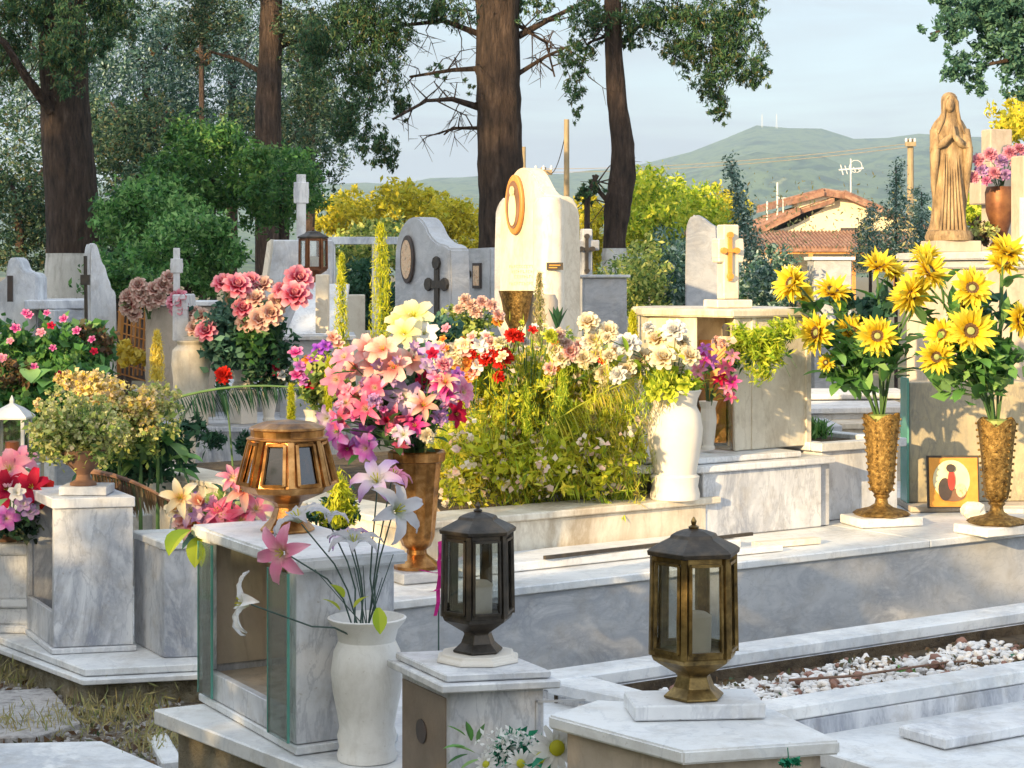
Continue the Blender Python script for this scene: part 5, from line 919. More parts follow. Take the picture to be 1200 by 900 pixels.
bouquet('artificial_bouquet', 'lilac pink hydrangeas beside the praying statue', 'bouquet', q+UP*.33, [('carn', c, x, y, 9.95, s) for c, x, y, s in (('softp', 1147, 188, .9), ('softp', 1160, 182, 1), ('lil', 1172, 190, 1), ('softp', 1183, 180, 1), ('softp', 1194, 176, .9), ('lil', 1150, 200, .9), ('softp', 1165, 203, .9), ('softp', 1142, 208, .8), ('lil', 1178, 205, .8), ('mag', 1156, 212, .7), ('softp', 1190, 192, .8), ('lil', 1198, 185, .7))], group='artificial bouquets', leafm='g_dark', nleaf=14)
b = MB(); r2 = thing('dried_foliage', P(1150, 275, 10), 'dry brown foliage on the pedestal to the right of the statue', 'dried flowers'); leaves('foliage', M['g_dry'], pblob(1152, 272, 10.1, 22, 12, 300, k=8), .04, .4, r2); leaves('faded_blossoms', M['kalg'], pblob(1150, 270, 10.05, 20, 10, 200, k=8), .03, .8, r2)
# ================================================================== FOREGROUND
# platform under the glass cabinet
zp = .44
Lq = G(180, 831, zp); Nq = G(425, 925, zp); d1 = (Nq-Lq).normalized()
A_f = Vector((.90, .43, 0)).normalized()
rt = thing('grave_platform', Nq, 'white marble platform with a concrete side under the glass fronted cabinet', 'grave platform')
poly = [Nq.xy, (Nq+A_f*.95).xy, (Nq+A_f*.95-d1*1.0).xy, (Lq+A_f*1.0-d1*.05).xy, Lq.xy]; poly = [tuple(p) for p in poly]
b = MB(); b.prism(poly, zp-.04, zp); obj(b, 'top_slab', 'slab', parent=rt, bev=.004)
b = MB(); b.prism(inset(poly, .06), 0, zp-.042); obj(b, 'concrete_base', 'conc', parent=rt, bev=.01)
za = zp+.003
Nc_ = G(347, 884, za+.0); Lc_ = G(237, 822, za); Rc_ = G(462, 868, za)
rt = thing('glass_cabinet', Nc_, 'marble memorial cabinet with open green edged glass doors', 'grave cabinet')
b = MB(); b.prism(inset(para(Nc_.xy, Lc_.xy, Rc_.xy), -.015), za, za+.02); obj(b, 'plinth', 'slab', parent=rt, bev=.003)
N, Rt, B, Lf, e1, e2 = niche(rt, Nc_.xy, Lc_.xy, Rc_.xy, za+.022, .872, za+.09, .03, .022, 'vein', 'beige')
cp = para(Nc_.xy, Lc_.xy, Rc_.xy); b = MB(); b.prism(inset(cp, -.045), .874, .905); obj(b, 'cap', 'slab', parent=rt, bev=.006, seg=2)
b = MB(); fA = Vector(Rt)-e1*.026; fB = Vector(B)-e1*.026; b.prism([tuple(fA+e2*.03), tuple(fA+e2*.03-e1*.006), tuple(fB-e2*.03-e1*.006), tuple(fB-e2*.03)], za+.1, .868); fC = Vector(Lf)-e2*.025; b.prism([tuple(fC+e1*.03), tuple(fC+e1*.03-e2*.005), tuple(Vector(B)-e2*.03-e1*.035), tuple(Vector(B)-e2*.026-e1*.035)], za+.1, .868); obj(b, 'niche_lining', 'beige', parent=rt)
e1 = Vector((*e1, 0)); e2 = Vector((*e2, 0)); N3_ = Vector((*N, 0)); Lf3 = Vector((*Lf, 0))
for s0, s1, off in ((-.015, .075, .012), (.0, .10, .020)):
    base = (Lf3 - e2*.11 if s1 == .075 else N3_ - e2*.005) - e1*off
    for kk in ((0, s1+.02),):
        b = MB(); p = base+e2*kk[0]; q = base+e2*kk[1]; b.ext([p+UP*(za+.03), q+UP*(za+.03), q+UP*.868, p+UP*.868], -e1*.005); dr = obj(b, 'glass_door', 'gglass', parent=rt)
        b = MB(); b.ext([p+UP*(za+.03), p-e2*.004+UP*(za+.03), p-e2*.004+UP*.868, p+UP*.868], -e1*.006); b.ext([q+UP*(za+.03), q+e2*.003+UP*(za+.03), q+e2*.003+UP*.868, q+UP*.868], -e1*.006); obj(b, 'glass_edge', 'edge', parent=dr)
rt = thing('dry_leaves', N3_+e2*.2+e1*.1+UP*(za+.082), 'dry leaves on the floor inside the glass fronted cabinet', 'leaves'); leaves('foliage', M['g_dry'], blob(tuple(N3_+e2*.22+e1*.12+UP*(za+.09)), (.07, .07, .008), 60, k=6), .03, .5, rt)
# copper lantern on the cabinet cap
lc = Vector((P(337, 0, 4.92).x, 4.92, .906)); sc_ = 132*4.92/F
lantern(lc, 'large octagonal copper lantern standing on the cap of the glass fronted cabinet', 'copper', sc_*.99, .222, 8, .2, .13, 1, 'grave lanterns', candle='wick')
# lilies behind the cabinet at left
vb = P(272, 665, 5.4); b = MB(); b.lathe([(.04, 0), (.05, .16), (.06, .2), (.055, .2)], 14, (vb.x, vb.y, vb.z-.2)); b.lathe([(.05, 0), (.05, vb.z-.205)], 4, (vb.x, vb.y, 0)); obj(b, 'flower_pot', 'vase', 'small pot mostly hidden behind the left corner of the glass cabinet', 'pot')
bouquet('artificial_bouquet', 'pink and cream lilies behind the left corner of the glass cabinet', 'bouquet', vb, [(k, c, x, y, 5.15, s) for k, c, x, y, s in (('lily', 'cream', 212, 585, .8), ('lily', 'peach', 228, 615, .7), ('lily', 'pink', 262, 608, .85), ('tulip', 'salmon', 238, 590, .9), ('lily', 'pink', 282, 612, .75), ('lily', 'salmon', 285, 575, .8), ('tulip', 'lil', 236, 608, .9), ('lily', 'pink', 250, 620, .7), ('five', 'peach', 215, 612, 1.1), ('lily', 'softp', 300, 598, .7), ('lily', 'lil', 225, 600, .7), ('lily', 'softp', 272, 562, .6), ('lily', 'softp', 254, 600, .7), ('five', 'cream', 205, 597, 1))], group='artificial bouquets', leafm='g_blue', nleaf=40, lsize=.06, fill=[('g_mixb', 500, .03, 'foliage', 250, 610, 5.3, 40, 26)])
r2 = thing('artificial_leaf_spray', P(220, 645, 5.1), 'single broad lime leaf hanging over the left edge of the glass cabinet cap', 'leaves'); b = MB(); b.leaf(P(224, 622, 5.05), (-.5, -.6, -.1), .10, .07, 1.6, 6); b.leaf(P(232, 630, 5.05), (.0, -.6, -.4), .09, .05, 1.6, 6); obj(b, 'leaves', 'g_lime', parent=r2, smooth=True)
r2 = thing('foxtail_plant', P(395, 615, 5.6), 'bright lime foxtail tuft to the right of the copper lantern', 'plant', 'lime foxtail plants'); leaves('foliage', M['g_fox'], np.vstack([pblob(398, 585, 5.6, 10, 32, 900, k=10, seed=3, clump=.3), pblob(395, 600, 5.6, 26, 12, 500, k=10, seed=4, clump=.3)]), .03, .2, r2, updir=(0, 0, .6)); leaves('dark_leaves', M['g_fern'], pblob(395, 600, 5.65, 30, 20, 500, k=10, seed=7, clump=.3), .04, .4, r2)
b = MB(); b.tube([P(398, 560, 5.6), P(396, 640, 5.65)], .004, .006, 5); obj(b, 'stem', 'stem', parent=r2)
# white vase in front with fan of sheer lilies
vp = Vector((P(430, 0, 4.44).x, 4.44, zp+.002)); b = MB()
b.lathe([(.068, 0), (.070, .012), (.064, .03), (.070, .055), (.064, .075), (.068, .10), (.080, .16), (.084, .205), (.078, .25), (.066, .275), (.072, .30), (.090, .322), (.092, .328), (.086, .33), (.06, .30)], 36, vp)
obj(b, 'stone_vase', 'cvase', 'white stone vase holding thin stemmed lilies in the foreground', 'vase', 'white stone vases', smooth=True)
mo = vp+UP*.30; root = thing('lily_bouquet', mo, 'sparse fan of thin stemmed pink and sheer white lilies in the foreground', 'bouquet', 'artificial bouquets')
for k_, c_, x, y, Y, s, d in (('lily', 'softp', 333, 648, 4.2, .95, (-.3, -.8, .1)), ('lily', 'white', 292, 708, 4.1, 1.0, (-1, -.2, .25)), ('lily', 'sheer', 352, 612, 4.35, 1.0, (-.5, -.1, 1)), ('lily', 'sheer', 415, 640, 4.3, .9, (0, -.2, 1)), ('lily', 'lil', 442, 566, 4.4, .95, (-.1, -.4, .4)), ('lily', 'sheer', 462, 600, 4.35, 1.02, (.5, -.5, .3)), ('lily', 'sheer', 385, 608, 4.45, .7, (.2, 0, 1)), ('lily', 'lil', 408, 632, 4.4, .7, (-.2, -.2, 1)), ('lily', 'softp', 460, 560, 4.45, .7, (.4, -.1, 1))):
    p = P(x, y, Y); head(k_, c_, root, p, d, s); dn = Vector(d).normalized(); b = MB(); q = p-dn*.005; mid = mo.lerp(q, .5)+Vector((0, 0, .03)) if x != 292 else mo.lerp(q, .5)+Vector((0, 0, -.02)); b.tube([mo+Vector((R.uniform(-.03, .03), 0, -.03)), mo.lerp(mid, .6), mid, mid.lerp(q, .6), q], .0022, .0018, 5); obj(b, 'stem', 'wire', parent=root, smooth=True)
b = MB()
for x, y, dx, w in ((402, 700, -.2, .03), (443, 712, .1, .035), (415, 712, .3, .02), (398, 715, -.3, .02)): b.leaf(P(x, y, 4.3), (dx, -.3, -.8 if w > .03 else .4), .06, w, .6, 5)
obj(b, 'leaves', 'g_lime', parent=root, smooth=True)
b = MB()
for i in range(6): b.tube([mo, mo+Vector((R.uniform(-.12, .08), R.uniform(-.06, .06), R.uniform(.08, .22)))], .0016, .001, 4)
obj(b, 'bare_twigs', 'wire', parent=root)
# middle pedestal with dark lantern
z_ = .70; Nq = G(520, 812, z_-.03); Lq = G(458, 782, z_-.03); Rq = G(652, 806, z_-.03); Nq, Lq, Rq = [Vector((v.x, v.y)) for v in (Nq, Lq, Rq)]
rt = thing('stone_cabinet', (Nq.x, Nq.y, .0), 'marble box with a round hole in its side under the dark bronze lantern', 'grave cabinet', 'marble grave boxes')
zb_ = 0
pp = para(Nq, Lq, Rq); Bq = Vector(pp[2])
body = inset(pp, .03); b = MB(); b.prism(body, zb_, z_-.032); obj(b, 'body', 'vein', parent=rt, bev=.003)
ee1 = (Vector(body[1])-Vector(body[0])).normalized(); ee2 = (Vector(body[3])-Vector(body[0])).normalized(); v3 = lambda v, z: Vector((v[0], v[1], z))
b = MB(); n0 = v3(body[0], 0); E1 = v3(ee1, 0); E2 = v3(ee2, 0); b.ext([n0+E2*.012+UP*.02, n0+E2*(((Vector(body[3])-Vector(body[0])).length)-.012)+UP*.02, n0+E2*(((Vector(body[3])-Vector(body[0])).length)-.012)+UP*(z_-.05), n0+E2*.012+UP*(z_-.05)], -E1*.004); obj(b, 'side_panel', 'brown', parent=rt)
cc = n0+E2*.13-E1*.005; cc.z = H-(857-HY)/F*cc.y; b = MB()
b.ext([cc+E2*.027*math.cos(t*.3927)+UP*.027*math.sin(t*.3927) for t in range(16)], -E1*.002); obj(b, 'round_hole', 'darkp', parent=rt)  # raised dark disc, its colour standing for the shade inside a hole
b = MB(); b.ext([n0+E1*(.19)-E2*.001+UP*.02, n0+E1*(.195)-E2*.001+UP*.02, n0+E1*(.195)-E2*.001+UP*(z_-.06), n0+E1*(.19)-E2*.001+UP*(z_-.06)], -E2*.003); b.ext([n0+E1*(.19)-E2*.001+UP*(z_-.065), n0+E1*(.30)-E2*.001+UP*(z_-.065), n0+E1*(.30)-E2*.001+UP*(z_-.06), n0+E1*(.19)-E2*.001+UP*(z_-.06)], -E2*.003); obj(b, 'panel_moulding', 'grey', parent=rt)
b = MB(); b.prism(inset(pp, -.012), z_-.03, z_-.012); b.prism(inset(pp, .012), z_-.010, z_+.006); obj(b, 'cap', 'white', parent=rt, bev=.003)
lp = Vector((P(560, 0, 4.27).x, 4.27, z_+.007)); b = MB(); b.lathe([(.098, 0), (.096, .008), (.086, .010), (.084, .018)], 8, lp, .39); obj(b, 'octagonal_slab', 'vase', 'thin octagonal marble slab under the dark bronze lantern', 'slab', bev=.002)
lantern(lp+UP*.019, 'dark bronze six sided lantern in the centre foreground', 'dbrass', .333, .158, 6, .30, .01, 0, 'grave lanterns', candle='candle')
# pink ribbon
rr = thing('ribbon', P(508, 690, 4.7), 'bright pink ribbon hanging beside the dark bronze lantern', 'ribbon'); b = MB()
for x0, y0, x1, y1, w in ((513, 635, 512, 660, .010), (512, 658, 511, 690, .014), (511, 688, 508, 722, .010), (512, 672, 490, 668, .012), (511, 690, 500, 694, .01)): a = P(x0, y0, 4.7); c = P(x1, y1, 4.68); m_ = a.lerp(c, .5)+Vector((.004, -.01, 0)); b.add([a, a+Vector((w, 0, .003)), m_+Vector((w, 0, 0)), m_, c, c+Vector((w*.8, .004, 0))], [(0, 1, 2, 3), (3, 2, 5, 4)])
obj(b, 'strip', PM['mag'], parent=rr); b = MB(); b.tube([P(514, 640, 4.71), P(514, 800, 4.71)], .002, .002, 4); obj(b, 'cord', 'wire', parent=rr)
# right pedestal with brass lantern
z_ = .75; cap = [G(*q, z_) for q in ((800, 880), (985, 868), (905, 830), (700, 820), (642, 838))]; cap = [(p.x, p.y) for p in cap]
rt = thing('stone_cabinet', (cap[0][0], cap[0][1], 0), 'tan sided marble box with a wide cap under the brass lantern', 'grave cabinet', 'marble grave boxes')
b = MB(); b.prism(inset(cap, .035), 0, z_-.027); obj(b, 'body', 'beige', parent=rt, bev=.003)
b = MB(); b.prism(cap, z_-.025, z_); obj(b, 'cap', 'slab', parent=rt, bev=.004, seg=2)
lp = Vector((P(813, 0, 3.56).x, 3.56, z_+.002)); b = MB(); b.box((lp.x, lp.y-.0), .245, .13, lp.z, lp.z+.028, .09); obj(b, 'marble_square', 'white', 'small marble slab directly under the brass lantern', 'slab', bev=.003)
lantern(lp+UP*.029, 'brass six sided lantern with a pointed finial at right foreground', 'brass', .335, .160, 6, .22, .01, 0, 'grave lanterns')
r2 = thing('weed_clump', P(715, 828, 3.75), 'tiny green sprig beside the wide cap of the tan sided box', 'weeds'); leaves('foliage', M['g_bright'], pblob(716, 828, 3.9, 7, 7, 50, k=5), .015, .6, r2)
# gravel grave with kerbs
def KP(p0, p1, w, z1, z0=0, over=0): # kerb running from p0 to p1, width w to the back
    d = (p1-p0).normalized(); n = Vector((-d.y, d.x, 0)); return [tuple(v.xy) for v in (p0, p1, p1+n*w, p0+n*w)]
kz = .50
k0 = G(650, 797, kz); k1 = k0+(G(1200, 717, kz)-k0)*1.5; f0 = G(868, 838, kz); f1 = f0+(G(1200, 786, kz)-f0)*2.5
rt = thing('gravel_grave', k0, 'white marble kerbed grave filled with white pebbles at right foreground', 'grave')
b = MB(); b.prism(KP(k0, k1, .12, kz), kz-.035, kz); b.prism(KP(f0, f1, .10, kz), kz-.035, kz)
dk = (k1-k0).normalized(); nk = Vector((-dk.y, dk.x, 0)); e0 = f0+Vector((-.02, 0, 0)); c0 = k0+nk*.12; b.prism([(k0.x-.02, k0.y), tuple((e0+Vector((-.10, .06, 0))).xy), tuple((e0+Vector((.02, -.005, 0))).xy), (k0.x+.10, k0.y+.06)], kz-.036, kz-.003)
obj(b, 'kerb_top', 'slab', parent=rt, bev=.004)
b = MB(); b.prism(inset(KP(k0, k1, .12, kz), .01), 0, kz-.037); b.prism(inset(KP(f0, f1, .10, kz), .01), 0, kz-.037); b.prism([(k0.x, k0.y+.01), tuple((e0+Vector((-.08, .06, 0))).xy), tuple((e0+Vector((.01, .005, 0))).xy), (k0.x+.08, k0.y+.06)], 0, kz-.038); obj(b, 'kerb_side', 'vein', parent=rt, bev=.003)
b = MB(); b.prism([tuple((k0-nk*.004).xy), tuple((k1-nk*.004).xy), tuple((k1+nk*.003).xy), tuple((k0+nk*.003).xy)], 0, kz-.039); b.prism([tuple((k0+nk*-.006).xy), tuple((k1+nk*-.006).xy), tuple((f1+nk*.02).xy), tuple((f0+nk*.02).xy)], 0, kz-.068); obj(b, 'soil', 'soil', parent=rt)
# pebbles: 300 stones, the rest as ground cover
PB = []
for m_, c_ in (('peb', 'white'), ('rpeb', 'brown')):
    for v in range(3):
        b = MB(); b.ball((0, 0, 0), 1, 1, .8, .62, 7, 5, .22); o = obj(b, 'pebble', m_, 'rounded %s pebble in the gravel filled grave' % c_, 'pebble', '%s pebbles in the gravel grave' % c_, smooth=True, ang=50); PB.append(o)
n = 0; bulk = MB()
while n < 2600:
    u, v = R.random()**1.2, R.random(); p = ((k0+nk*-.01).lerp(k1, u*.62))*(1-v)+(f0.lerp(f1, u*.5)+nk*.13)*v
    nearf = v > .14+.08*math.sin(u*19)
    if not nearf or R.random() < .15: n += .2; continue
    s = R.uniform(.007, .017); z1 = kz-.068+R.uniform(.003, .036)*(.4+v)
    if n < 292:
        src = PB[R.choice((0, 0, 1, 1, 2, 2, 3, 4, 5))]; o = src if not src.get('used') else src.copy()
        if src.get('used'): C.objects.link(o)
        o.location = (p.x, p.y, z1); o.scale = (s*1.15,)*3; o.rotation_euler = (R.random(), R.random(), R.random()*6); src['used'] = 1
    else: bulk.ball((p.x, p.y, z1-.006), s*.9, 1, .8, .6, 5, 4, .2)
    n += 1
for o in C.objects:
    if 'used' in o: del o['used']
obj(bulk, 'fine_gravel', 'peb', 'white gravel lying between the larger pebbles', 'gravel', smooth=True, kind='stuff')
c = []
for i in range(160):
    u, v = R.random(), R.uniform(.15, .95); p = (k0.lerp(k1, u*.62))*(1-v)+(f0.lerp(f1, u*.5))*v; c += [(p.x+R.gauss(0, .01), p.y+R.gauss(0, .01), kz-.05+R.uniform(0, .012)) for _ in range(4)]
tag(leaves('leaf_litter', M['g_dry'], c, .02, .6), 'dead brown leaves scattered over the white pebbles', 'leaves', kind='stuff')
b = MB(); a = P(925, 797, 4.95); b.tube([a, P(1000, 792, 5.1), P(1110, 776, 5.4), P(1175, 772, 5.6)], .004, .003, 5); r2 = thing('artificial_rose_stem', a, 'fallen brown flower stem with a small green leaf on the pebbles', 'flower stem'); a_ = obj(b, 'stem', 'clay', parent=r2); b = MB(); b.leaf(P(1175, 772, 5.55), (.3, -.5, -.3), .05, .03, .5); b.leaf(P(1178, 770, 5.55), (1, -.1, .1), .06, .03, .3); obj(b, 'leaf', 'g_teal', parent=r2)
for x, y in ((925, 812), (870, 820), (1060, 790)):
    r2 = thing('weed_clump', G(x, y, .45), {925: 'green blade of weed on the near left pebbles', 870: 'small weed in the pebbles right beside the brass lantern', 1060: 'little green and brown weed in the middle of the pebble bed'}[x], 'weeds'); leaves('foliage', M['g_bright'], pblob(x, y, G(x, y, .45).y, 10, 5, 50, k=5, seed=x), .02, .4, r2)
# near white slab at lower right
rt = thing('grave_platform', G(1000, 870, .40), 'wide smooth white marble slab at the lower right corner', 'grave platform')
s0 = G(868, 852, .42); s1 = s0+(f1-f0).normalized()*3.2; nn_ = Vector((dk.y, -dk.x, 0))
b = MB(); b.prism([tuple(s0.xy), tuple(s1.xy), tuple((s1+nn_*1.2).xy), tuple((s0+nn_*1.2).xy)], .38, .42); obj(b, 'top_slab', 'slab', parent=rt, bev=.004)
b = MB(); b.prism(inset([tuple(s0.xy), tuple(s1.xy), tuple((s1+nn_*1.2).xy), tuple((s0+nn_*1.2).xy)], .03), 0, .378); obj(b, 'side_wall', 'grey', parent=rt)
q0 = G(1107, 866, .45); dd = (f1-f0).normalized(); qn = Vector((-dd.y, dd.x, 0)); b = MB(); b.prism([tuple(v.xy) for v in (q0, q0+dd*.5, q0+dd*.5+qn*.16, q0+qn*.16)], .423, .45); obj(b, 'loose_slab', 'white', 'small loose white marble slab on the wide smooth slab', 'slab', bev=.004)
# bottom bouquet
vb = P(610, 960, 3.75); b = MB(); b.lathe([(.05, 0), (.05, .1), (.065, .16), (.06, .16)], 16, (vb.x, vb.y, vb.z-.14)); b.lathe([(.11, 0), (.11, vb.z-.145)], 4, (vb.x, vb.y, 0)); obj(b, 'flower_pot', 'vase', 'white pot cut off by the bottom edge under the green and white flowers', 'pot')
bouquet('artificial_bouquet', 'green ivy leaves and white daisies at the bottom edge', 'bouquet', vb, [('daisy', 'white', 652, 876, 3.6, 1.25, (.2, -1, .1)), ('daisy', 'white', 635, 888, 3.65, .9, (-.4, -1, .3)), ('daisy', 'white', 610, 895, 3.65, .7), ('daisy', 'white', 570, 896, 3.7, .6)], group='artificial bouquets', leafm='g_teal', nleaf=26, lsize=.05, fill=[('babyb', 420, .012, 'tiny_white_flowers', 600, 878, 3.72, 38, 26), ('g_teal', 220, .025, 'small_leaves', 605, 885, 3.75, 40, 22)])
r2 = thing('artificial_leaf_spray', P(545, 880, 3.8), 'lobed green leaf at the left of the bottom daisies', 'leaves'); b = MB()
for x, y, d in ((545, 862, (-.6, 0, .5)), (552, 868, (-.2, 0, 1)), (545, 875, (-1, 0, .1)), (548, 884, (-1, 0, -.3)), (560, 870, (.3, 0, 1)), (556, 882, (-.8, 0, .4)), (562, 890, (-.9, 0, -.3))): b.leaf(P(x, y, 3.75), Vector(d)+Vector((0, -.3, 0)), .045, .018, .3)
obj(b, 'leaves', 'g_bright', parent=r2, smooth=True)
r2 = thing('artificial_leaf_spray', P(925, 900, 3.3), 'tiny teal sprig at the bottom edge below the brass lantern', 'leaves'); leaves('foliage', M['g_teal'], np.vstack([pblob(925, 893, 3.25, 14, 4, 60, k=5)]), .015, .5, r2); b = MB(); b.tube([P(925, 900, 3.25), P(923, 876, 3.25)], .0012, .0008, 4); obj(b, 'stem', 'g_teal', parent=r2)
# ================================================================== BACKGROUND: TREES, HOUSE, POLES
def trunk_pts(pts, Y): return [P(x, y, Y) for x, y, w in pts], [w/2*Y/F for x, y, w in pts]
def tree(label, Y, pts, crowns, leafm='g_cedar', wash=None, branches=(), lsize=.05, group=None, cat='tree', bark='bark', name='tree', gnd=True, asp=.42, down=None, twigm=None):
    x0 = pts[-1]; base = P(x0[0], x0[1], Y); base.z = 0; root = thing(name, base, label, cat, group)
    pp, rr = trunk_pts(pts, Y)
    if gnd: pp.append(Vector((pp[-1].x, Y, 0))); rr.append(rr[-1]*1.15)
    # densify with small irregularities
    P2, R2 = [], []
    for i in range(len(pp)-1):
        for k in range(5):
            t = k/5; P2.append(pp[i].lerp(pp[i+1], t)); R2.append((rr[i]*(1-t)+rr[i+1]*t)*(1+R.uniform(-.035, .035)))
    P2.append(pp[-1]); R2.append(rr[-1]*1.1); b = MB(); b.tube(P2, R2, n=18); obj(b, 'trunk', bark, parent=root, smooth=True, ang=80)
    if wash:
        zt_ = P(0, wash, Y).z; Q = [(p, r) for p, r in zip(P2, R2) if p.z < zt_]; 
        tp = min([p for p in P2 if p.z >= zt_], key=lambda p: p.z); 
        tx = tp.x*.6+Q[0][0].x*.4; q = [Vector((tx, Y, zt_)), Vector((tx, Y, zt_-.03))]+[p for p, r in Q]; b = MB(); b.tube(q, [Q[0][1]*1.03]*2+[r*1.03+.004 for p, r in Q], n=18); obj(b, 'whitewash', 'wash', parent=root, smooth=True, ang=80)
    for br in branches:
        b = MB(); b.tube([P(x, y, Y+dy) for x, y, dy, w in br], [w/2*Y/F for x, y, dy, w in br], n=7); o = obj(b, 'limb', bark, parent=root, smooth=True, ang=80)
        if len(br) < 3 or label.startswith('blue'): continue
        tw = MB()
        for i in range(len(br)-1):
            for k in range(4):
                t = R.random(); a = P(br[i][0]*(1-t)+br[i+1][0]*t, br[i][1]*(1-t)+br[i+1][1]*t, Y+br[i][2]*(1-t)+br[i+1][2]*t); e = a+Vector((R.uniform(-.35, .35), R.uniform(-.3, .3), R.uniform(-.4, .3))); m_ = a.lerp(e, .5)+Vector((R.uniform(-.08, .08), 0, R.uniform(-.02, .1)))
                tw.tube([a, m_, e], .008, .002, 4)
                for _ in range(3): s = m_.lerp(e, R.random()); tw.tube([s, s+Vector((R.uniform(-.16, .16), R.uniform(-.1, .1), R.uniform(-.2, .05)))], .004, .0015, 3)
                if twigm: 
                    pass
        obj(tw, 'twigs', bark, parent=root)
    if crowns:
        dens = 1.7 if lsize in (.05, .06, .075) else 1
        arr = [pblob(x, y, Y+dy, wx, wy, int(n*dens), clump=cl, k=kk, seed=int(x+y*3)+7, shell=.45, depth=dp) for x, y, dy, wx, wy, n, cl, kk, dp in crowns]
        dr_ = leafm == 'g_cedar'
        leaves('crown', M[leafm], np.vstack(arr), lsize*((.95 if dr_ else .72) if dens > 1 else .85), .24 if dr_ else asp, root, updir=(0, 0, -1.1) if dr_ else down, jitter=1.0, seed=int(Y*10))
    return root
def cr(x, y, wx, wy, n, dy=0, cl=.16, kk=24, dp=None): return (x, y, dy, wx, wy, n, cl, kk, dp)
# four dark trunks
tree('massive dark trunk with whitewashed foot at left, lit on its left edge', 18.5, [(70, -140, 52), (72, 0, 54), (74, 60, 56), (78, 160, 58), (84, 230, 62), (88, 300, 66), (88, 340, 68)],
 [cr(78, 60, 36, 46, 2600, -.7), cr(35, 10, 60, 30, 2600, -.4), cr(130, 12, 40, 40, 2200, .2), cr(10, 60, 26, 50, 1600, -.2), cr(118, 50, 16, 30, 700, -.3), cr(100, -60, 160, 60, 5000, 0), cr(20, -100, 120, 60, 3000, 0)], 'g_cedar', 297,
 [[(60, 130, -.2, 14), (30, 90, -.4, 10), (5, 50, -.6, 8), (-40, 20, -.6, 5)]], .06, 'tall dark conifers')
tree('slender dark trunk behind the green shrubs left of centre', 27, [(318, -120, 24), (318, 0, 26), (317, 60, 27), (314, 130, 30), (315, 200, 32), (316, 340, 34)],
 [cr(240, 20, 60, 40, 2600), cr(360, 40, 50, 40, 2600), cr(225, 55, 22, 36, 700), cr(370, 120, 36, 40, 1500), cr(300, -40, 150, 50, 4500)], 'g_dark', None, [[(318, 60, 0, 8), (350, 45, .2, 5), (385, 60, .3, 3)], [(316, 90, 0, 8), (280, 70, .2, 5), (245, 60, 0, 3)]], .075, 'tall dark conifers')
tree('tallest dark trunk rising behind the sunlit tombstone in the centre', 17, [(583, -140, 50), (583, 0, 51), (584, 100, 52), (586, 180, 53), (587, 240, 52), (588, 320, 54)],
 [cr(420, 20, 50, 44, 3400), cr(375, 60, 30, 50, 2200), cr(430, 90, 32, 46, 2400), cr(452, 40, 40, 40, 2200), cr(405, 140, 26, 34, 1300), cr(442, 168, 26, 24, 1000), cr(455, 190, 14, 14, 320), cr(470, 120, 16, 26, 450), cr(515, 12, 50, 22, 1600), cr(620, 8, 30, 18, 600), cr(500, -60, 180, 50, 6000), cr(550, 105, 10, 12, 60), cr(510, 88, 14, 16, 120)], 'g_cedar', None,
 [[(562, 126, 0, 9), (530, 116, -.2, 6), (500, 118, -.3, 4), (460, 140, -.4, 3)], [(562, 80, 0, 7), (530, 82, .2, 5), (480, 90, .3, 3)], [(562, 40, 0, 8), (520, 24, 0, 6), (470, 30, .2, 4), (430, 60, .3, 3)], [(608, 42, 0, 9), (645, 22, .1, 6), (690, 0, .2, 4), (740, -20, .2, 3)], [(608, 86, 0, 6), (640, 66, 0, 4), (665, 55, 0, 3)], [(560, 150, 0, 5), (530, 150, 0, 3), (520, 158, 0, 2)], [(608, 30, 0, 5), (640, 50, .1, 3), (650, 90, .1, 2)]], .05, 'tall dark conifers')
tree('bent dark trunk with whitewashed foot right of centre', 16.5, [(712, -140, 20), (718, 0, 20), (719, 60, 21), (723, 120, 23), (730, 170, 27), (730, 205, 31), (724, 240, 32), (720, 280, 26), (720, 320, 28)],
 [cr(700, 20, 40, 26, 1500), cr(680, 60, 24, 26, 700), cr(675, 105, 16, 34, 450), cr(675, 130, 9, 14, 120), cr(760, 20, 44, 26, 1800), cr(820, 30, 50, 36, 2800), cr(860, 60, 34, 44, 2200), cr(835, 90, 26, 40, 1500), cr(885, 88, 22, 18, 600), cr(842, 132, 14, 16, 260), cr(800, 60, 30, 26, 1100), cr(740, 45, 20, 16, 380), cr(870, 15, 30, 24, 1000), cr(780, -50, 150, 46, 5000)], 'g_cedar', 291,
 [[(722, 60, 0, 6), (750, 30, .1, 4), (800, 20, .2, 3), (850, 40, .3, 2)], [(716, 40, 0, 5), (690, 50, .1, 3), (678, 90, .1, 2)], [(716, 240, 0, 7), (700, 222, 0, 5), (695, 205, 0, 3)]], .05, 'tall dark conifers')
tree('blue green conifer whose branches enter at the top right corner', 13, [(1330, -200, 40), (1330, 0, 44), (1330, 340, 50)],
 [cr(1150, 20, 50, 26, 1800), cr(1185, 50, 36, 34, 1700), cr(1110, 38, 30, 10, 420), cr(1130, 75, 26, 24, 800), cr(1145, 100, 16, 12, 260), cr(1175, 5, 60, 20, 1600), cr(1105, 5, 22, 10, 260), cr(1190, 112, 14, 8, 160), cr(1250, -20, 120, 60, 4000), cr(1210, 80, 30, 40, 1200)], 'g_blue', None, [[(1310, 20, 0, 14), (1220, 20, 0, 9), (1150, 22, 0, 5), (1090, 40, 0, 3)], [(1310, 60, 0, 12), (1230, 60, 0, 8), (1160, 75, 0, 4)]], .06, 'tall dark conifers')
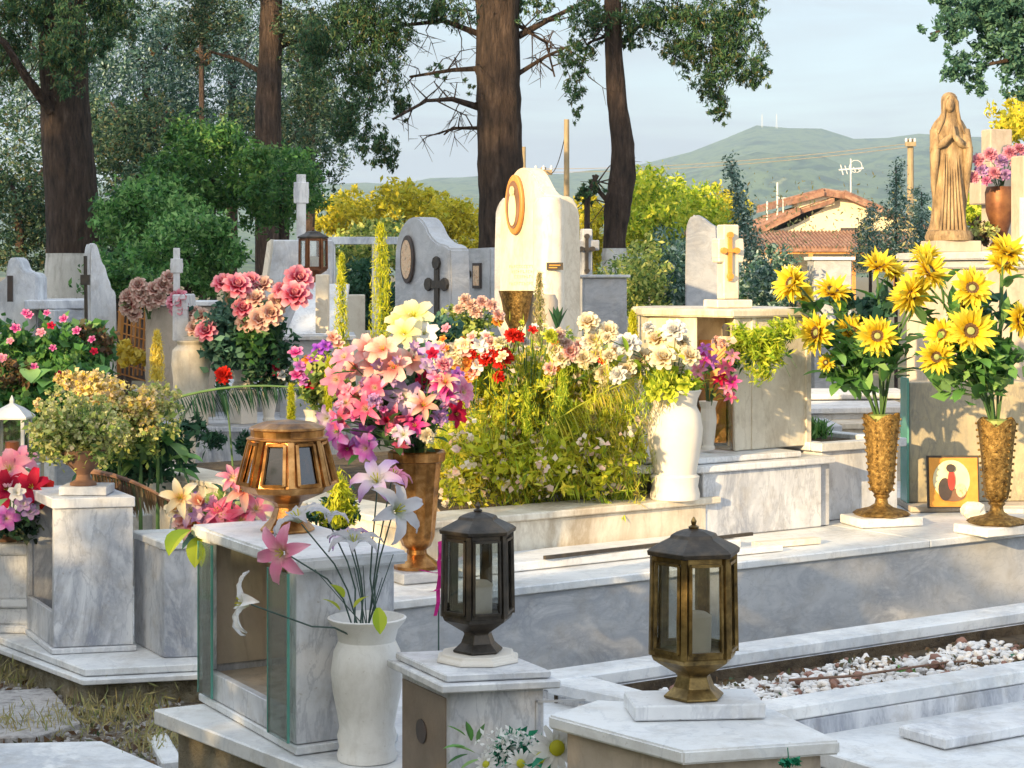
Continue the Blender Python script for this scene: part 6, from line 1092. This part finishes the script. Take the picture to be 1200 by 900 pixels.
tree('small dark conifer sprig growing at the bend of the right trunk', 16.2, [(700, 205, 5), (690, 225, 6), (688, 240, 7)], [cr(692, 222, 18, 10, 300), cr(685, 232, 12, 8, 160)], 'g_cedar', None, [], .05, None, 'shrub', name='shrub')
# grey green mass of olive like trees at back left
for i, (x, y, Y, rx, ry, n, m_, lab) in enumerate((
 (60, 90, 31, 110, 110, 9000, 'g_grey', 'silvery tree behind the massive left trunk'), (170, 80, 33, 100, 110, 10000, 'g_grey', 'silvery tree between the two left trunks'),
 (270, 70, 35, 100, 110, 9000, 'g_grey', 'silvery tree behind the slender trunk'), (360, 90, 34, 80, 100, 7000, 'g_grey', 'silvery tree at the right of the slender trunk'),
 (20, 230, 27, 80, 80, 6000, 'g_dark', 'dark brownish tree below the silvery trees at the left edge'), (160, 170, 28, 90, 60, 7000, 'g_dark', 'dark tree between the left trunk and the green shrubs'),
 (330, 170, 30, 70, 60, 4200, 'g_dark', 'dark tree behind the tall thin marble cross'), (140, 280, 24, 70, 70, 5000, 'g_dark', 'dark shrubby tree right of the whitewashed left trunk'))):
    n = int(n*1.7); c_ = [(x, y, 0, rx, ry, n, .12, 30, 1.6), (x+rx*.4, y+ry*.6, .5, rx*.6, ry*.4, n//4, .14, 30, 1.0)]
    tree(lab, Y, [(x, y, 8), (x+4, y+60, 12), (x, 330, 16)], c_, m_, None, [[(x, y, 0, 7), (x-30, y-50, .2, 3)], [(x, y+10, 0, 7), (x+36, y-40, .2, 3)]], .085, 'trees behind the left graves')
tree('rusty dead branches among the silvery trees near the top', 30, [(235, 20, 4), (236, 60, 6), (238, 330, 9)], [cr(235, 15, 16, 26, 350), cr(238, 60, 10, 26, 200), cr(355, 20, 22, 12, 200), cr(180, 60, 10, 8, 60)], 'g_dry', None, [], .09, 'trees behind the left graves')
# bright green shrubs in front of them
for x, y, Y, rx, ry, n, m_, lab in ((250, 200, 19, 80, 60, 7000, 'g_mid', 'large green shrub behind the gabled monument'), (180, 250, 17.5, 66, 40, 4200, 'g_bright', 'bright green shrub reaching left towards the whitewashed trunk'), (220, 295, 16.5, 70, 50, 5200, 'g_bright', 'low bright green shrub behind the small pale cross'), (330, 220, 20, 50, 56, 4200, 'g_mid', 'green shrub right behind the tall thin marble cross'), (150, 320, 16, 40, 30, 1800, 'g_mid', 'small green shrub above the planter of pale roses'), (430, 350, 15.5, 40, 46, 2500, 'g_fern', 'dark green shrub behind the lime foxtail plants')):
    n = int(n*1.5); rt = tree(lab, Y, [(x, y, 5), (x, 330, 8)], [(x, y, .3, rx*.8, ry*.8, n//3, .2, 26, 1.0)]+[(x+rx*.78*math.cos(k*.9+x)*R.uniform(.6, 1), y+ry*.78*math.sin(k*.9+x)*R.uniform(.6, 1.05), R.uniform(-.9, .3), rx*R.uniform(.22, .42), ry*R.uniform(.22, .4), n//9, .3, 26, .45) for k in range(8)]+[(x+rx*.5, y, 0, rx*.3, ry*.3, n//20, .3, 12, .5), (x-rx*.5, y+ry*.3, -.3, rx*.5, ry*.5, n//4, .16, 26, .8)], m_, None, [], .07, 'green shrubs behind the left graves', 'shrub', name='shrub')
# sunlit yellow trees beyond
for x, y, Y, rx, ry, n, m_, lab in ((405, 250, 40, 36, 26, 3000, 'g_yellow', 'yellow tree left of the grey arched tombstone'), (470, 240, 38, 36, 30, 3600, 'g_yellow', 'tallest yellow tree above the grey arched tombstone'), (525, 255, 41, 36, 26, 3200, 'g_yellow', 'yellow tree touching the tallest dark trunk'), (755, 245, 36, 36, 46, 5000, 'g_lime', 'lime green tree just right of the bent trunk'), (805, 250, 39, 44, 34, 4400, 'g_lime', 'lime green tree in the middle right distance'), (845, 245, 42, 26, 22, 2200, 'g_yellow', 'yellow green tree beside the roof at right'), (690, 270, 37, 16, 50, 1800, 'g_yellow', 'yellow tree glimpsed between tall tombstone and bent trunk'), (450, 290, 34, 70, 26, 3000, 'g_mixb', 'olive shrub in front of the yellow trees'), (570, 285, 40, 30, 20, 1400, 'g_yellow', 'low yellow tree behind the tallest trunk'), (1140, 240, 30, 16, 26, 1300, 'g_lime', 'lime shrub glimpsed right of the praying statue'), (1205, 140, 30, 26, 24, 1500, 'g_yellow', 'yellow tree at the right edge above the pink flowers')):
    tree(lab, Y, [(x, y, 4), (x+2, y+40, 6), (x, 330, 7)], [(x, y, 0, rx, ry, n, .13, 24, 2.0), (x+rx*.4, y+ry*.35, .4, rx*.7, ry*.6, n//3, .15, 24, 1.4), (x-rx*.5, y+ry*.45, -.4, rx*.6, ry*.6, n//3, .15, 24, 1.4)], m_, None, [], .15, 'sunlit trees in the distance')
# shrubs and junipers behind the octagonal monument
for x, y, Y, rx, ry, n, m_, lab, nm in ((750, 330, 14, 40, 46, 4200, 'g_mixb', 'pale feathery shrub left of the stone cross', 'shrub'), (800, 325, 14.5, 46, 50, 5200, 'g_grey', 'grey green shrub behind the stone cross', 'shrub'), (905, 335, 14, 40, 40, 3400, 'g_grey', 'grey green shrub right of the stone cross', 'shrub'), (850, 350, 15, 50, 26, 2200, 'g_mixb', 'dry shrub between cross and grey tombstone', 'shrub'), (705, 345, 13.2, 10, 20, 300, 'g_straw', 'thin dry weeds beside the grey grave box', 'shrub')):
    tree(lab, Y, [(x, y, 3), (x, 340, 4)], [(x, y, 0, rx, ry, n, .14, 18, .7)], m_, None, [], .055, 'shrubs behind the octagonal monument', 'shrub', name=nm)
for x, y0, y1, Y, w, lab in ((855, 190, 330, 17, 12, 'narrow dark juniper leaning over the red roof'), (1050, 195, 300, 20, 14, 'thin juniper left of the praying statue'), (1080, 225, 300, 22, 10, 'smaller thin juniper against the statue'), (1020, 245, 310, 21, 16, 'loose juniper before the lower tiled roof')):
    cs = []
    for k in range(9):
        t = k/8; cs.append(cr(x+(t*36 if x == 855 else R.uniform(-6, 6)), y0+(y1-y0)*t, 4+w*1.5*t, (y1-y0)/11, int(90+330*t), cl=.35, kk=6, dp=.3))
    tree(lab, Y, [(x, y0, 1.5), (x+(36 if x == 855 else 0), 335, 4)], cs, 'g_grey', None, [], .05, 'junipers at right', 'juniper', name='juniper_tree')
rt = thing('dry_stalks', P(1040, 330, 19), 'dry blond stalks in front of the lower tiled roof', 'weeds'); c = []
for i in range(26):
    x = R.uniform(880, 1095); a = P(x, 320, 19); 
    for k in range(24): c.append((a.x+R.gauss(0, .06), 19+R.gauss(0, .1), a.z+k*.04*R.uniform(.5, 1.2)))
leaves('foliage', M['g_straw'], c, .05, .3, rt)
N = P(842, 380, 13); N.z = 0; t_ = tomb('distant pale grey tombstone with a small iron cross behind the stone cross', N, Vector((.9, .4, 0)).normalized(), [(802, 420), (803, 275), (805, 260), (812, 250), (822, 254), (834, 264), (842, 266), (843, 420)], (.03, .1, 0), 'grey', sm=1)  # grey stone colour stands in for the shadow on this sunlit slab
wallcross(t_, P(811, 289, 12.98), (.9, .4, 0), (.4, -.9, 0), .14, .09, 'iron')
rt = thing('gravestone', P(975, 330, 14).xy.to_3d(), 'low blue grey gravestone behind the left sunflowers', 'gravestone'); b = MB(); q = P(972, 305, 14); b.box((q.x, q.y), .28, .2, 0, q.z, .1); obj(b, 'slab', 'grey', parent=rt, bev=.006); b = MB(); b.box((q.x, q.y), .32, .24, q.z+.001, q.z+.025, .1); obj(b, 'cap', 'white', parent=rt)
# house with tiled roofs
hY = 90.0
def hp(x, y, dy=0): return P(x, y, hY+dy)
rt = thing('house', hp(985, 320), 'cream house with red tiled gable roofs beyond the cemetery', 'house')
b = MB(); g0 = [hp(905, 320), hp(905, 272), hp(935, 262), hp(993, 228), hp(1090, 268), hp(1090, 320)]; b.ext(g0, (0, 12, 0)); obj(b, 'wall', 'plaster', parent=rt)
def troof(a, c, d, depth, nm, rows=22, th=.25):
    a, c, d = Vector(a), Vector(c), Vector(d); b = MB(); n = rows; b.ext([a, c, c-UP*th, a-UP*th], d)
    for i in range(n):
        t = (i+.5)/n; s = a.lerp(c, t)+UP*.02; b.tube([s-d*.02, s+d*1.01], (c-a).length/n*.36, n=6)
    return obj(b, nm, 'tile', parent=rt)
# gable slopes run back; tiles ride up the slope
def slope(p0, p1, back, nm, n=26):
    p0, p1 = Vector(p0), Vector(p1); b = MB(); b.ext([p0, p1, p1-UP*.22, p0-UP*.22], (0, back, 0))
    for i in range(n):
        y = back*(i+.5)/n; b.tube([p0+Vector((0, y, .05)), p1+Vector((0, y, .05))], back/n*.22, n=6)
    return obj(b, nm, 'tile', parent=rt)
slope(hp(884, 272, -.8), hp(938, 246, -.8), 13, 'roof'); slope(hp(930, 248, -.5), hp(978, 232, -.5), 8, 'roof'); slope(hp(928, 234, -.8), hp(966, 224, -.8), 13, 'roof'); slope(hp(1092, 270, -.8), hp(990, 226, -.8), 13, 'roof'); slope(hp(966, 224, -.6), hp(995, 228, -.6), 12, 'roof')
b = MB(); b.ext([hp(933, 236, -.4), hp(978, 228, -.4), hp(978, 240, -.4), hp(936, 250, -.4)], (0, 1, 0)); obj(b, 'gable_wall', 'plaster', parent=rt)
b = MB(); p0, p1 = hp(893, 291, -5), hp(1085, 291, -5); b.ext([p0, p1, p1+Vector((0, 4.4, .8)), p0+Vector((0, 4.4, .8))], (0, 0, -.15))
for i in range(44):
    s = p0.lerp(p1, (i+.5)/44)+UP*.04; b.tube([s, s+Vector((0, 4.4, .8))], .07, n=6)
obj(b, 'porch_roof', 'tile', parent=rt)
b = MB(); b.beam(hp(893, 295, -4.8), hp(1085, 295, -4.8), .15, .2)
for x in (905, 950, 1000, 1050): b.beam(hp(x, 294, -4.8), hp(x, 359, -4.8), .18, .18)
obj(b, 'porch_beam', 'wood', parent=rt)
b = MB(); b.ext([hp(985, 267, -.06), hp(1012, 267, -.06), hp(1012, 272, -.06), hp(985, 272, -.06)], (0, .05, 0)); obj(b, 'window', 'darkp', parent=rt)
b = MB()
for x, y0 in ((911, 214), (918, 232), (899, 236)): b.tube([hp(x, 262, 2), hp(x, y0, 2)], .045, n=5)
b.beam(hp(911, 232, 2), hp(990, 233, 2), .05, .05); obj(b, 'roof_pipes', 'zinc', parent=rt)
b = MB(); b.tube([hp(997, 230, 1), hp(997, 186, 1)], .035, n=5)
for k in range(5): b.beam(hp(985+k*5, 193+k, 1), hp(988+k*5, 205-k, 1), .04, .04)
b.beam(hp(983, 199, 1), hp(1012, 197, 1), .06, .06); b.tube([hp(1003, 195, 1)+Vector((.3*math.cos(a*.63), 0, .3*math.sin(a*.63))) for a in range(11)], .02, n=4); obj(b, 'antenna', 'zinc', parent=rt)
# utility poles
def pole(x, y0, y1, Y, w, lab, arm=None, ins=True):
    rt = thing('utility_pole', P(x, y1, Y).xy.to_3d(), lab, 'pole', 'wooden poles'); b = MB(); r_ = w/2*Y/F; t = P(x, y0, Y); b.tube([Vector((t.x, Y, 0)), Vector((t.x, Y, t.z*.5)), t], [r_*1.15, r_*1.05, r_*.9], n=10); obj(b, 'post', 'pole', parent=rt, smooth=True)
    if arm: b = MB(); b.beam(P(x-arm, y0+6, Y-.15), P(x+arm, y0+6, Y-.15), .12, .12); obj(b, 'cross_arm', 'pole', parent=rt); [obj(MB().lathe([(.02, 0), (.04, .04), (.03, .07), (.035, .1), (.01, .13)], 8, P(x+dx, y0+4, Y-.15)), 'insulator', 'zinc', parent=rt) for dx in (-arm+1, 0, arm-1)]
    return rt
pole(664, 140, 330, 40, 7, 'plain wooden pole between the sunlit tombstone and the bent trunk'); pole(1067, 163, 330, 55, 8, 'wooden pole with a crossbar left of the praying statue', 6); pole(637, 196, 330, 48, 7, 'short wooden pole with a crossbar peeping above the tall sunlit tombstone', 10); pole(614, 172, 330, 44, 5, 'thin wooden pole top beside the tallest dark trunk')
for i, (p0, p1, sag, lab) in enumerate(((P(1067, 168, 55), P(560, 196, 75), -.3, 'upper pale power cable in front of the hills'), (P(1067, 172, 55), P(560, 200, 75), -.3, 'lower pale power cable in front of the hills'), (P(664, 150, 40), P(640, 200, 48), -.4, 'short dark cable beside the plain wooden pole'))):
    b = MB(); b.tube(curve(p0, p1, sag, 24), .008 if i < 2 else .012, n=4); obj(b, 'power_cable', 'pole' if i < 2 else 'iron', lab, 'cable')
for x in (893, 910):
    p = P(x, 150, 3030); b = MB(); h_ = 22; r2 = thing('radio_mast', p-UP*6, 'left of the two radio masts on the hilltop' if x == 893 else 'right of the two radio masts on the hilltop', 'mast', 'hilltop masts')
    for s in (-1, 1): b.beam(p+Vector((s*1.2, 0, -6)), p+Vector((s*.3, 0, h_)), .5, .5)
    for k in range(6): b.beam(p+Vector((-1.1+k*.15, 0, k*3.5)), p+Vector((1.1-k*.15, 0, k*3.5+2)), .35, .35)
    obj(b, 'tower', 'zinc', parent=r2)
# ------------------------------------------------------------------ off camera hedge and trees added behind and beside the photographer to cast shade
SD = Vector((.579, .815, 0)); SU = Vector((.815, -.579, 0))
rt = thing('hedge', SD*-3+SU*-4, 'clipped leafy hedge behind the photographer', 'hedge')
arr = []
for i in range(62):
    u = -8.4+i*.2; p = SD*-3.2+SU*u; top = 2*SHADE_H/2+(.42 if u > -3.1 else .1 if u > -4.9 else .32)+.05*math.sin(i*1.3)+R.uniform(-.04, .04)
    arr.append(blob((p.x, p.y, top/2), (.35, .5, top/2), 1500, clump=.25, k=30, seed=i, shell=.3))
leaves('foliage', M['g_mid'], np.vstack(arr), .10, .7, rt); b = MB()
for i in range(20): p = SD*-3.2+SU*(-9.3+i*.7); b.tube([Vector((p.x, p.y, 0)), Vector((p.x, p.y, 1.8))], .03, .02, 5)
obj(b, 'stems', 'bark', parent=rt)
for i, (s, u, h_, r_) in enumerate(((-3.5, -9.0, 8.2, 1.7), (-4, -11.3, 8.6, 1.9), (-3.5, -13.8, 7.8, 2.0), (-5, -16.3, 9, 2.0), (-4, -18.9, 10.8, 2.0))):
    p = SD*s+SU*u; rt = thing('tree', p, ['leafy tree beside the hedge outside the left of the view', 'taller leafy tree outside the left of the view', 'third leafy tree outside the left of the view', 'farthest leafy tree outside the left of the view', 'tallest leafy tree outside the left of the view'][i], 'tree', 'trees outside the view'); b = MB(); b.tube([p, p+UP*h_*.8], .18, .08, 8); obj(b, 'trunk', 'bark', parent=rt)
    leaves('crown', M['g_mid'], blob((p.x, p.y, h_*.52), (r_, r_, h_*.48), 26000, clump=.16, k=60, seed=i+50, shell=.35), .16, .7, rt)
# ================================================================== LIGHT, SKY, AIR
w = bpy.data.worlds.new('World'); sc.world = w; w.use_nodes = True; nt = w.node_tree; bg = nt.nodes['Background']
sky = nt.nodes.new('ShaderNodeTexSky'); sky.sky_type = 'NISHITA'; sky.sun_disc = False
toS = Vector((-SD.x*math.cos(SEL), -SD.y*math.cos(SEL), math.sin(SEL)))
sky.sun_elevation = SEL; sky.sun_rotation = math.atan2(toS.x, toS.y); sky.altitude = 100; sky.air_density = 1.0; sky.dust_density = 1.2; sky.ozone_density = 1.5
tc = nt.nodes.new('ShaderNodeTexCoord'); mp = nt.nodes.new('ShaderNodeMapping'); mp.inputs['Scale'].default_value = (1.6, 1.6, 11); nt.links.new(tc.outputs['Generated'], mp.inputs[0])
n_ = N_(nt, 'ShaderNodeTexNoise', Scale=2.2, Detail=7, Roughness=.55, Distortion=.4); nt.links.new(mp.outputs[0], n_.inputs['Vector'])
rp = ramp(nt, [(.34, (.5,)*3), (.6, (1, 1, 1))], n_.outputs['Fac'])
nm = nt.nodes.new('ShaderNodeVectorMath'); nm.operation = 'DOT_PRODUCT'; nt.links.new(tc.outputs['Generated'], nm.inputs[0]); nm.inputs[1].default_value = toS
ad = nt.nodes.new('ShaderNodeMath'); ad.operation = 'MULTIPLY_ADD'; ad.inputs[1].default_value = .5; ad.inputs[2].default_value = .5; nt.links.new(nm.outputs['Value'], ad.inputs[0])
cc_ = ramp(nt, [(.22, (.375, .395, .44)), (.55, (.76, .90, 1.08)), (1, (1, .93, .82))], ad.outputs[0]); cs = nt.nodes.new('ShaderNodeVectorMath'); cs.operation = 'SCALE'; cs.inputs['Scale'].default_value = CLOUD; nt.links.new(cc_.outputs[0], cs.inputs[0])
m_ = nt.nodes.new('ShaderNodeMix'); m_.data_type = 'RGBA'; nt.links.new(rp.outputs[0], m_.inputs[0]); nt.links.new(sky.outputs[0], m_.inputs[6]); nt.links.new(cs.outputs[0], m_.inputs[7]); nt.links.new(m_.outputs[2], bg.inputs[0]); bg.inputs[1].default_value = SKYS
sl = bpy.data.lights.new('sun', 'SUN'); so = bpy.data.objects.new('sun', sl); C.objects.link(so); sl.energy = SUNS; sl.angle = rad(.6); sl.color = (1, .72, .37)
so.rotation_mode = 'QUATERNION'; so.rotation_quaternion = toS.to_track_quat('Z', 'Y'); so.location = (0, 0, 20)
b = MB(); b.prism([(-3400, -60), (3400, -60), (3400, 3300), (-3400, 3300)], -20, 360); hz = b.build('haze', M['glass']); hm = bpy.data.materials.new('haze_air'); hm.use_nodes = True; ht = hm.node_tree; ht.nodes.remove(ht.nodes['Principled BSDF'])
pv_ = ht.nodes.new('ShaderNodeVolumePrincipled'); pv_.inputs['Color'].default_value = (.56, .77, 1, 1); pv_.inputs['Density'].default_value = HAZE; ht.links.new(pv_.outputs[0], ht.nodes['Material Output'].inputs['Volume']); hz.data.materials.clear(); hz.data.materials.append(hm); hz['kind'] = 'stuff'; hz['label'] = 'thin blue haze in front of the hills'; hz['category'] = 'haze'
sc.view_settings.view_transform = 'Standard'; sc.view_settings.look = 'None'; sc.view_settings.exposure = EXPO; sc.view_settings.gamma = 1
sc.render.engine = 'CYCLES'; sc.cycles.use_denoising = True; sc.cycles.max_bounces = 8; sc.cycles.diffuse_bounces = 4; sc.cycles.transparent_max_bounces = 24; sc.cycles.volume_bounces = 0; sc.cycles.sample_clamp_indirect = 6
